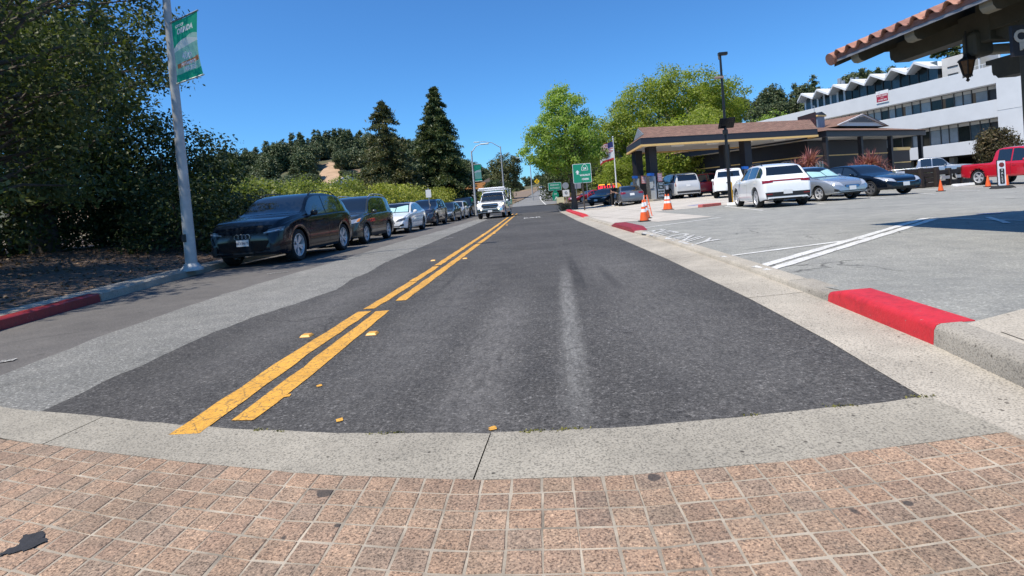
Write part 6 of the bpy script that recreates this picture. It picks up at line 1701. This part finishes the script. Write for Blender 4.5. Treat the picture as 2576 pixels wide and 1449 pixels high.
for (px, py, w_, h_) in ((2112, 204, .5, 1.5), (2121, 208, .4, 1.1), (2143, 203, .28, 1.6), (2156, 202, .28, 1.6), (2128, 216, .9, .5), (2140, 214, .6, .6)):
    u_, z_ = ofu(px, py, 10); bevel(MB().box((u_, 10, z_ - h_ / 2), (w_, .4, h_ * 1.6)).build('roof_antenna', M_signback, of), .03)
u_, z_ = ofu(2219, 243, -.1)
ls = thing('lease_banner', 'red and white for-lease board on the office parapet', 'sign', (0, 0, 0)); ls.matrix_world = Matrix.Translation((P1.x, P1.y, 0)) @ Matrix.Rotation(ao, 4, 'Z') @ Matrix.Translation((u_, 0, z_))
panel('board', rrect(1.75, 1.55, .02, 1), -.10, -.06, M_signwhite, ls)
panel('red_field', rrect(1.6, .95, .02, 1, 0, -.15), -.112, -.1005, plain('lease_red', (.38, .02, .05), .5), ls)
text('lettering', 'FOR LEASE', .30, M_letter, ls, TM(0, -.118, .14), .001, .95, 1, .006); text('lettering', 'OFFICE', .15, M_letter, ls, TM(0, -.118, -.13), .001); text('lettering', '510.900.7878', .25, M_letter, ls, TM(0, -.118, -.42), .001, .9, 1, .004)
text('lettering', 'LA', .26, plain('lease_mauve', (.40, .10, .20), .5), ls, TM(-.42, -.103, .52), .001)

# ------------------------------------------------------------------ tiled entrance canopy at the right edge
M_tiles = [plain('clay_tile_%d' % k, c_, .85, 0, .22, 9, bumpk=.3, bscale=40) for k, c_ in enumerate([(.36, .175, .125), (.42, .215, .15), (.30, .15, .115), (.46, .27, .19)])]
M_timber = plain('dark_olive_timber', (.060, .055, .038), .7, 0, .2, 5, bumpk=.2, bscale=30)
M_timber2 = plain('pale_timber_end', (.22, .20, .15), .75, 0, .15, 6)
M_fasciag = plain('grey_drip_edge', (.28, .28, .29), .5, .3, .15)
zE = 3.0
E0, E1 = G(2104, 153, zE), G(2478, 0, zE)
Le, ae = frame2(E0, E1)
# local frame: x runs along the eave towards the camera, y runs inward (rightwards), z up
gate = thing('entrance_canopy', 'clay-tiled timber entrance canopy of the restaurant at the right edge', 'canopy', (E0.x, E0.y, 0), ae)
SL = math.tan(rad(19)); LL = 8.0; WW = 4.6
def sof(y): return zE + .015 + y * SL
def plank(y0, y1, t0, t1, x0, x1, name, mat, par=gate):
    return mobj(name, [(x, y, sof(y) + t) for x in (x0, x1) for (y, t) in ((y0, t0), (y1, t0), (y1, t1), (y0, t1))], [(0, 1, 2, 3), (7, 6, 5, 4), (0, 4, 5, 1), (1, 5, 6, 2), (2, 6, 7, 3), (3, 7, 4, 0)], mat, par)
for k in range(16):
    plank(k * WW / 16 + .003, (k + 1) * WW / 16 - .003, .0, .03, .06, LL, 'soffit_board', M_timber)
plank(0, WW, .031, .05, .0, LL, 'roof_deck', M_timber)
plank(-.035, -.001, -.03, .012, -.02, LL, 'drip_edge', M_fasciag)
plank(-.028, -.001, .014, .10, .0, LL, 'bird_stop', M_tiles[2])
plank(-.02, WW, -.10, .05, -.03, .055, 'rake_board', M_timber)
def tail(s_, ext=.02):
    prof = [(ext, -.02), (ext + .01, -.10), (ext + .05, -.165), (ext + .12, -.20), (3.0, -.20), (3.0, -.005), (ext, -.005)]
    V = [(s_ + sx, y, sof(y) + z) for sx in (-.09, .09) for y, z in prof]; n_ = len(prof)
    o_ = mobj('rafter_tail', V, [tuple(range(n_)), tuple(range(2 * n_ - 1, n_ - 1, -1))] + [(i + n_, (i + 1) % n_ + n_, (i + 1) % n_, i) for i in range(n_)], M_timber, gate)
    V = [(s_ + sx, y - .003, sof(y) + z - .003) for sx in (-.088, .088) for y, z in prof[:4]]
    mobj('rafter_end', V, [(i, i + 1, i + 5, i + 4) for i in range(3)], M_timber2, o_)
for s_ in (.42, 1.55, 2.72, 3.9, 5.1, 6.3): tail(s_)
def beam(y, zb_, zt_, w_, x0, x1, name='beam'):
    prof = [(x0 + .1, zb_), (x0 + .06, zb_ + .05), (x0 + .02, zb_ + .06), (x0, zb_ + .12), (x0, zt_ - .08), (x0 - .10, zt_ - .07), (x0 - .10, zt_), (x1, zt_), (x1, zb_)]
    return MB().prism(prof, y - w_ / 2, y + w_ / 2, 'y').build(name, M_timber, gate)
beam(.78, 2.80, 3.10, .24, .36, LL)
beam(2.45, 2.42, 2.74, .3, .45, LL)
bevel(MB().box((2.02, 1.9, 2.98), (.2, 2.5, .62)).build('header', M_timber, gate), .02)
# post, curved brace, tie
px_, py_ = 2.62, .83
bevel(MB().box((px_, py_, 1.4), (.34, .30, 2.82)).build('post', M_timber, gate), .02)
arc = [(px_ - .17 - .62 + .62 * math.sin(t), 2.80 - .62 + .62 * math.cos(t)) for t in np.linspace(0, math.pi / 2, 11)]
MB().prism(arc + [(px_ - .16, 2.81)], py_ - .1, py_ + .1, 'y').build('brace', M_timber, gate)
bevel(MB().box((px_ - .05, 1.85, 2.55), (.24, 2.2, .34)).build('tie_beam', M_timber, gate), .02)
# tie rail with a carved block, sign board
bevel(MB().box((1.86, 1.9, 2.60), (.16, 2.3, .12)).build('tie_rail', M_timber2, gate), .02)
bevel(MB().box((1.86, .72, 2.68), (.24, .26, .34)).build('corbel', M_timber, gate), .05)
GI = (Matrix.Translation((E0.x, E0.y, 0)) @ Matrix.Rotation(ae, 4, 'Z')).inverted()
q_ = D(2612, 98, 6.75)
bd = MB(GI).box((q_.x, q_.y, q_.z), (.62, .04, .36)).build('sign_board', M_postbk, gate)
M_cream = plain('sign_cream', (.52, .48, .42), .6)
for (tx_, sz_, cx_, cy_) in (('CA', .20, 2581, 91), ('R', .115, 2573, 117)):
    q_ = D(cx_, cy_, 6.725)
    text('lettering', tx_, sz_, M_cream, bd, GI @ Matrix.Translation(q_) @ FACE, .003, 1, 1, .008)
# clay tiles, one object each
TWD, TLN = .27, .40
def tile_mesh(seed):
    r_ = random.Random(seed); V, F_ = [], []
    prof = []
    for i in range(9):
        t = i / 8; prof.append((t * TWD * .62, .075 * math.sin(math.pi * t)))
    for i in range(1, 5):
        t = i / 4; prof.append((TWD * (.62 + .40 * t), -.018 * math.sin(math.pi * t)))
    n_ = len(prof)
    for (y, dz) in ((-.0, .012), (TLN, .0)):
        for off in (.0, -.014): V += [(x, y, z + dz + off) for x, z in prof]
    for i in range(n_ - 1):
        F_ += [(i, i + 1, 2 * n_ + i + 1, 2 * n_ + i), (n_ + i + 1, n_ + i, 3 * n_ + i, 3 * n_ + i + 1), (i + 1, i, n_ + i, n_ + i + 1), (2 * n_ + i, 2 * n_ + i + 1, 3 * n_ + i + 1, 3 * n_ + i)]
    me = bpy.data.meshes.new('tile'); me.from_pydata(V, [], F_)
    finish(me, M_tiles[seed % 4], 50); return me
TM_ = [tile_mesh(i) for i in range(4)]
rt = random.Random(4)
for row in range(8):
    for c_ in range(26):
        if row > 4 and c_ > 14: continue
        o_ = link(bpy.data.objects.new('tile', TM_[rt.randrange(4)]), gate)
        y = -.07 + row * .34
        o_.location = (c_ * TWD + .06 + rt.uniform(-.006, .006), y, sof(y) + .085 + .012 * 0 + rt.uniform(-.004, .004))
        o_.rotation_euler = (math.atan(SL) + rad(-1.2 + rt.uniform(-.8, .8)), 0, rt.uniform(-.02, .02))
for row in range(8):
    y = -.10 + row * .34
    o_ = MB(Matrix.Translation((-.02, y, sof(y) + .05)) @ Matrix.Rotation(math.atan(SL), 4, 'X') @ Matrix.Rotation(rad(-90), 4, 'X')).tube([(0, 0, 0), (0, 0, .42)], [.105, .095], 14).build('rake_tile', M_tiles[row % 4], gate, 40)
# lantern
pl_ = D(2431, 134, 7.75)
ln = thing('hanging_lantern', 'black wrought iron lantern hanging under the tiled canopy', 'lantern', (pl_.x, pl_.y, 0))
zt_, zl_ = pl_.z, D(2431, 207, 7.75).z
hh = zt_ - zl_
M_iron = plain('wrought_iron', (.016, .013, .011), .55, .3, .2)
MB().lathe([(.0, zt_), (.035, zt_ - .01), (.05, zt_ - hh * .14), (.11, zt_ - hh * .22), (.115, zt_ - hh * .26), (.09, zt_ - hh * .27)], 6).build('cap', M_iron, ln)
MB().lathe([(.088, zt_ - hh * .27), (.045, zt_ - hh * .74)], 6).build('glass', plain('amber_glass', (.11, .055, .025), .15, 0, .3, 20), ln)
for k in range(6):
    a_ = 2 * math.pi * k / 6; MB().tube([(.093 * math.cos(a_), .093 * math.sin(a_), zt_ - hh * .26), (.048 * math.cos(a_), .048 * math.sin(a_), zt_ - hh * .75)], .008, 5).build('bar', M_iron, ln)
MB().lathe([(.05, zt_ - hh * .74), (.055, zt_ - hh * .77), (.02, zt_ - hh * .83), (.012, zt_ - hh * .88), (.024, zt_ - hh * .93), (.0, zl_)], 8).build('finial', M_iron, ln)
for k in range(4):
    a_ = 2 * math.pi * k / 4 + .4; MB().tube([(.02 * math.cos(a_), .02 * math.sin(a_), zt_ - hh * .80), (.06 * math.cos(a_), .06 * math.sin(a_), zt_ - hh * .82), (.055 * math.cos(a_), .055 * math.sin(a_), zt_ - hh * .77)], .007, 5).build('scroll', M_iron, ln)
MB().tube([(0, 0, zt_), (0, 0, zt_ + .3)], .01, 5).build('chain', M_iron, ln)
# ------------------------------------------------------------------ plants by the store, rails, flags, person, far bits
M_cord = leafmat('cordyline_blade', [(.30, .09, .10), (.44, .16, .16), (.55, .27, .24), (.20, .06, .07)], .3)
M_agap = leafmat('strap_leaf', [(.12, .17, .06), (.20, .25, .10), (.26, .30, .15)], .3)
def spiky(name, label, loc, n, length, mat, seed, heads, w=.05):
    rng = np.random.default_rng(seed); V = []
    t = thing(name, label, 'plant', tuple(loc))
    tr = MB()
    for (hx, hy, hz_, f_) in heads:
        if hz_ > .3: tr.tube([(hx * .4, hy * .4, -.1), (hx, hy, hz_)], [.07, .05], 6)
        for _ in range(int(n * f_)):
            a = rng.random() * 6.283; el = rng.uniform(.15, 1.45); L_ = length * rng.uniform(.6, 1.1)
            d = np.array([math.cos(a) * math.cos(el), math.sin(a) * math.cos(el), math.sin(el)])
            s_ = np.array([-math.sin(a), math.cos(a), 0]); p = np.array([hx, hy, hz_]); pts = []
            for k in range(5):
                pts.append(p.copy()); p = p + d * L_ / 4; d = d + np.array([0, 0, -.28 * (k + .3)]) * (1.2 - el * .6); d /= np.linalg.norm(d)
            for k in range(4):
                wa, wb_ = w * (1 - k * .22), w * (1 - (k + 1) * .22) * (1 if k < 3 else .15)
                V += [pts[k] - s_ * wa / 2, pts[k] + s_ * wa / 2, pts[k + 1] + s_ * wb_ / 2, pts[k + 1] - s_ * wb_ / 2]
    link(bpy.data.objects.new('fronds', fast_mesh('fronds', np.array(V), 4, mat)), t)
    if tr.v: tr.build('stem', M_bark, t)
    return t
def gat(px, Y): q = D(px, 440, Y); return Vector((q.x, Y, lotz(q.x, Y)))
spiky('cordyline', 'pink-red spiky cordyline with drooping heads above the silver sedan', gat(2018, 30.5), 110, 1.15, M_cord, 1, [(.45, 0, 1.55, 1.4), (-.3, .1, .9, 1), (.1, -.2, 1.15, .8), (-.7, .1, .6, .9)], .10)
spiky('cordyline', 'pink-red spiky cordyline fanning up behind the black coupe', gat(2186, 31.5), 110, 1.15, M_cord, 2, [(.15, 0, 1.2, 1.5), (-.5, .1, .8, 1), (.5, 0, .7, .8), (-.9, 0, .5, .7), (.0, .2, 1.0, .8)], .10)
spiky('cordyline', 'small pink-red cordyline at the corner of the store planter', gat(2232, 32), 45, .8, M_cord, 3, [(0, 0, .7, 1.2), (.3, 0, .5, .6)], .05)
for i, px in enumerate((2232, 2252, 2270, 2290, 2308, 2322)):
    spiky('strap_leaf_plant', ('clump of green strap-leaved plants behind the coupe nose, ' + ['first', 'second', 'third', 'fourth', 'fifth', 'sixth'][i] + ' from the store'), gat(px, 30.0), 120, .75, M_agap, 10 + i, [(-.3, 0, .35, .7), (.3, .1, .35, .7), (0, -.2, .4, .6)], .05)
M_log = plain('dark_creosote_timber', (.030, .022, .019), .9, 0, .35, 8, bumpk=.6, bscale=20)
a_, b_ = gat(2266, 28.6), gat(2352, 29.2)
L_, an = frame2(a_, b_)
wl = thing('timber_planter', 'dark stacked timber planter edge beside the black coupe', 'planter', (a_.x, a_.y, a_.z), an)
for k in range(4): bevel(MB().box((L_ / 2, 0, .13 + .25 * k), (L_, .2, .235)).build('timber', M_log, wl), .02)
for k in range(3): bevel(MB().box((.1 + (L_ - .2) * k / 2, -.16, .5), (.2, .16, 1.05)).build('post', M_log, wl), .02)
a_, b_ = gat(2352, 29.4), gat(2445, 31.4)
L_, an = frame2(a_, b_)
wl = thing('timber_rail', 'low dark timber rail fence between the planter and the red pickup', 'fence', (a_.x, a_.y, a_.z), an)
for z_ in (.16, .72): bevel(MB().box((L_ / 2, 0, z_), (L_, .16, .24)).build('rail', M_log, wl), .02)
for k in range(4): bevel(MB().box((.1 + (L_ - .2) * k / 3, -.02, .46), (.22, .22, .92)).build('post', M_log, wl), .02)
for k in range(2): MB().box((L_ * (.22 + .4 * k), -.11, .44), (L_ * .26, .03, .16)).build('pale_plank', M_beige, wl)
q = gat(2264, 28.2)
bn = thing('notice_boards', 'two small white and pink boards at the corner of the timber planter', 'sign', tuple(q), rad(25))
panel('board', rrect(.62, .34, .02, 1, 0, .78), -.04, 0, M_signwhite, bn); panel('board', rrect(.62, .34, .02, 1, .06, .40), -.04, 0, plain('pale_pink_board', (.70, .55, .57), .6), bn); MB().box((0, .04, .4), (.1, .08, .85)).build('stake', M_log, bn)
# flagpole
M_flagred = plain('flag_red', (.50, .02, .03), .7); M_flagblue = plain('flag_blue', (.02, .03, .14), .7); M_flagwhite = plain('flag_white', (.75, .74, .72), .7); M_brown = plain('emblem_brown', (.20, .10, .05), .7)
q = D(1551, 470, 52); q.z = lotz(q.x, 52)
fp = thing('flagpole', 'white flagpole behind the grey sedan', 'flagpole', tuple(q))
Hf = D(1540, 347, 52).z - q.z
MB().tube([(0, 0, 0), (0, 0, Hf)], [.075, .045], 10).build('pole', M_signwhite, fp, 60); MB().lathe([(0, -.08), (.06, -.05), (.08, 0), (.06, .05), (0, .08)], 10, Matrix.Translation((0, 0, Hf + .08))).build('finial', M_alloy, fp, 60)
def flag(name, label, ztop, w, h, strips, rz, extra=None):
    t = thing(name, label, 'flag', (q.x - .05, q.y - .05, q.z + ztop), rz)
    def cl(nm, u0, u1, v0, v1, mat, e=0.):
        V, n_, m_ = [], 12, 2
        for j in range(m_ + 1):
            for i in range(n_ + 1):
                u = u0 + (u1 - u0) * i / n_; v = v0 + (v1 - v0) * j / m_
                V.append((-u * w * .82, .14 * math.sin(u * 7 + v) * u ** .5 - e, -v * h - .55 * u * u * h - .12 * u * math.sin(u * 6)))
        F_ = [(j * (n_ + 1) + i, j * (n_ + 1) + i + 1, (j + 1) * (n_ + 1) + i + 1, (j + 1) * (n_ + 1) + i) for j in range(m_) for i in range(n_)]
        return mobj(nm, V, F_, mat, t, 60)
    for s_ in strips: cl(*s_)
    return t
strips = [('stripe', 0, 1, k / 13, (k + 1) / 13, M_flagred if k % 2 == 0 else M_flagwhite) for k in range(13)] + [('canton', 0, .42, -.002, 7 / 13, M_flagblue, .012)]
flag('national_flag', 'striped flag with a blue corner flying from the flagpole', D(1541, 356, 52).z - q.z, 1.5, .95, strips, rad(10))
flag('state_flag', 'white flag with a red lower stripe flying below the striped flag', D(1543, 375, 52).z - q.z, 1.6, 1.0, [('field', 0, 1, 0, .82, M_flagwhite), ('stripe', 0, 1, .82, 1, M_flagred), ('emblem', .38, .72, .32, .62, M_brown, .015), ('star', .06, .14, .08, .2, M_flagred, .015)], rad(10))
# fuel price sign and round emblem
q = D(1525, 480, 54)
pr_ = thing('price_sign', 'black fuel price sign with glowing red digits behind the black sedan', 'sign', (q.x, 54, lotz(q.x, 54)), rad(-4))
zc = D(1527, 475, 54).z - lotz(q.x, 54)
bevel(MB().box((0, 0, zc), (1.75, .25, 1.0)).build('cabinet', M_gloss, pr_), .03); MB().box((0, .02, zc / 2 - .2), (1.2, .2, zc - .4)).build('stand', M_black, pr_)
M_led = plain('red_digits', (1.0, .03, .06), .5, 0, 0, emit=1.6); M_ledy = plain('amber_digits', (1.0, .45, .05), .5, 0, 0, emit=1.2)
text('digits', '5.09 9', .40, M_led, pr_, TM(-.42, -.14, zc + .16), .002, .75, 1, .01); text('digits', '5.19 9', .40, M_led, pr_, TM(.45, -.14, zc + .16), .002, .75, 1, .01)
text('digits', '5.29 9', .40, M_led, pr_, TM(-.42, -.14, zc - .28), .002, .75, 1, .01)
for sx in (-.42, .45): MB().box((sx, -.135, zc + .43), (.6, .02, .08)).build('grade_strip', M_ledy, pr_)
q = D(1551, 472, 55)
rd = thing('round_sign', 'round yellow sign with a dark rim at the foot of the flagpole', 'sign', (q.x, 55, lotz(q.x, 55)))
zc = q.z - lotz(q.x, 55)
MB(Matrix.Translation((0, 0, zc)) @ FACE).lathe([(0, 0), (.62, 0), (.62, .1), (0, .1)], 28).build('rim', M_navy, rd, 40)
MB(Matrix.Translation((0, -.105, zc)) @ FACE).lathe([(0, 0), (.50, 0), (.48, .02), (0, .02)], 28).build('face', plain('emblem_yellow', (.85, .50, .02), .5), rd, 40); MB().tube([(0, .05, 0), (0, .05, zc - .5)], .08, 8).build('stand', M_black, rd)
# person at the pump
def skin_body(name, pts, edges, radii, mat, parent, sub=2):
    me = bpy.data.meshes.new(name); me.from_pydata(pts, edges, []); me.update()
    o = link(bpy.data.objects.new(name, me), parent)
    sk = o.modifiers.new('skin', 'SKIN')
    lay = me.skin_vertices[0] if me.skin_vertices else None
    if lay is None:
        bpy.context.view_layer.objects.active = o; lay = me.skin_vertices[0]
    for v_, r_ in zip(lay.data, radii): v_.radius = (r_, r_) if not isinstance(r_, tuple) else r_
    lay.data[0].use_root = True
    o.modifiers.new('sub', 'SUBSURF').levels = sub; o.modifiers['sub'].render_levels = sub
    me.materials.append(mat); return o
M_skin = plain('skin', (.46, .27, .19), .6, 0, .06); M_shirt = plain('dark_shirt', (.030, .026, .028), .8, 0, .15); M_trouser = plain('black_trousers', (.012, .012, .013), .8, 0, .2); M_shoe = plain('pale_shoes', (.60, .58, .54), .7); M_hair = plain('cropped_hair', (.10, .07, .05), .8)
pp = GL(1542, 519.5)
person = thing('person', 'person in dark clothes standing beside the open door of the grey sedan', 'person', tuple(pp), rad(60))
k = 1.66 / 1.75
def K(l): return [tuple(c * k for c in p_) for p_ in l]
B_ = [(0, 0, .98), (0, .0, 1.18), (0, .01, 1.38), (0, .01, 1.50), (0, -.02, 1.58), (0, -.03, 1.67), (0, -.02, 1.74),
      (.19, 0, 1.42), (.24, -.05, 1.16), (.18, -.26, 1.02), (.16, -.34, 1.00),
      (-.19, 0, 1.42), (-.23, -.06, 1.15), (-.12, -.27, 1.10), (-.08, -.34, 1.10),
      (.10, 0, .92), (.11, -.02, .50), (.12, .02, .08), (-.10, 0, .92), (-.12, -.03, .50), (-.13, .0, .08)]
E_ = [(0, 1), (1, 2), (2, 3), (3, 4), (4, 5), (5, 6), (2, 7), (7, 8), (8, 9), (9, 10), (2, 11), (11, 12), (12, 13), (13, 14), (0, 15), (15, 16), (16, 17), (0, 18), (18, 19), (19, 20)]
R2_ = [.13, .12, .13, .055, .075, .095, .07, .06, .045, .033, .03, .06, .045, .033, .03, .085, .055, .04, .085, .055, .04]
skin_body('body', K(B_), E_, [r_ * k for r_ in R2_], M_skin, person)
for hx, hy, hz_ in ((.16, -.36, 1.00), (-.08, -.36, 1.10)):
    for f_, L2 in ((-.03, .06), (-.01, .075), (.01, .08), (.03, .07)):
        skin_body('finger', K([(hx + f_, hy, hz_), (hx + f_, hy - L2 * .6, hz_ - .01), (hx + f_, hy - L2, hz_ - .035)]), [(0, 1), (1, 2)], [.009, .008, .007], M_skin, person, 1)
    skin_body('thumb', K([(hx + .035, hy + .03, hz_), (hx + .06, hy - .02, hz_)]), [(0, 1)], [.010, .008], M_skin, person, 1)
skin_body('shirt', K([B_[0], B_[1], B_[2], (0, .01, 1.46), B_[7], (.225, -.03, 1.25), B_[11], (-.215, -.035, 1.25)]), [(0, 1), (1, 2), (2, 3), (2, 4), (4, 5), (2, 6), (6, 7)], [.15, .14, .15, .08, .085, .065, .085, .065], M_shirt, person)
skin_body('trousers', K([(0, 0, 1.0), B_[15], B_[16], (.12, .02, .12), B_[18], B_[19], (-.13, 0, .12)]), [(0, 1), (1, 2), (2, 3), (0, 4), (4, 5), (5, 6)], [.14, .105, .075, .062, .105, .075, .062], M_trouser, person)
for sx, fy in ((.12, .02), (-.13, 0)): bevel(MB().box((sx * k, (fy - .06) * k, .045), (.1, .27, .09), taper=.75).build('shoe', M_shoe, person), .03, 3)
MB(Matrix.Translation((0, -.01 * k, 1.70 * k))).lathe([(.105, -.03), (.108, .02), (.09, .07), (.05, .10), (0, .11)], 14).build('hair', M_hair, person, 60)
# far roofs on the left: orange beam over the hedge, two houses, car-park lamps
q0, q1 = D(1126, 478, 105), D(1222, 466, 105)
ob = thing('orange_portal', 'long orange roof beam of a building behind the hedge', 'building', (q0.x, 105, 1.2), 0)
w_ = q1.x - q0.x; zt_ = q1.z - 1.2
MB().box((w_ / 2, 0, zt_), (w_, .8, 1.15)).build('beam', plain('orange_render', (.62, .26, .075), .7, 0, .06), ob)
for k_ in range(4): MB().box((.4 + (w_ - .8) * k_ / 3, 0, (zt_ - .6) / 2), (.4, .5, zt_ - .6)).build('column', M_beige, ob)
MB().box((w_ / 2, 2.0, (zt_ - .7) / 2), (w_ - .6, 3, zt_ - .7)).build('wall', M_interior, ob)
def house(label, px, py, Y, w, h, rz, wall, roofm):
    q = D(px, py, Y); z0_ = hillz(q.x, Y)
    t = thing('hillside_house', label, 'house', (q.x, Y, max(z0_, q.z - h - 1.2)), rz)
    MB().box((0, 0, h / 2 - .6), (w, w * .8, h + 1.2)).build('wall', wall, t)
    MB().prism([(-w * .58, h), (w * .58, h), (0, h + w * .28)], -w * .45, w * .45).build('roof', roofm, t)
    for sx in (-.25, .25): MB().box((w * sx, -w * .405, h * .55), (w * .18, .06, h * .4)).build('window', M_glass, t)
    MB().box((0, -w * .405, h * .35), (w * .14, .06, h * .7)).build('door', M_rust, t)
M_rooftan = plain('tan_roof', (.26, .20, .16), .9, 0, .2)
house('white gabled house at the foot of the wooded hill', 868, 456, 150, 9, 4, rad(30), M_white_wall, M_signback)
house('pale house with a dark roof below the bare slope', 975, 458, 150, 10, 4, rad(-20), M_beige, M_signback)
house('small pale house among the hill trees', 780, 416, 225, 10, 4, rad(10), M_white_wall, M_rooftan)
house('tan-roofed house behind the far lamp posts', 1242, 450, 200, 9, 3.5, rad(10), M_beige, M_rooftan)
house('low pale building seen under the station canopy', 1790, 448, 75, 11, 3.0, rad(-8), plain('cream_wall', (.55, .47, .36), .8), plain('cream_roof', (.62, .52, .36), .8))
for i, (px, py, Y, h_, lab) in enumerate([(975, 460, 90, 5.6, 'slim grey car-park lamp below the bare slope'), (846, 462, 80, 5.2, 'slim grey car-park lamp beside the white gabled house')]):
    q = D(px, 490, Y); q.z = .5
    t = thing('car_park_lamp', lab, 'lamp post', tuple(q)); hh = D(px, py, Y).z - .5
    MB().tube([(0, 0, 0), (0, 0, hh)], [.09, .06], 8).build('pole', M_pole, t); MB().box((-.7, 0, hh), (1.6, .35, .1)).build('lamp_head', M_signback, t)

# moss and grit in the joint between tarmac and concrete
rg = np.random.default_rng(77)
M_moss = leafmat('joint_moss', [(.16, .15, .03), (.24, .22, .06), (.10, .10, .03)], .1)
pts = []
for (x, y, w_) in ((975, 1100, .12), (1415, 1096, .16), (1330, 1098, .06), (1900, 1055, .06), (2120, 1037, .08), (2335, 1010, .10), (650, 1088, .06), (700, 1091, .05)):
    q = G(x, y); n_ = int(350 * w_)
    pts.append(np.stack([q.x + rg.normal(0, w_ * .4, n_), edge_y(q.x) + .012 + rg.normal(0, .008, n_), .013 + np.abs(rg.normal(0, .003, n_))], 1))
tag(mass('joint_moss', np.concatenate(pts), .012, M_moss, rg, None, 1., .6), 'yellow-green moss growing in the joint below the tarmac', 'moss', kind='stuff')
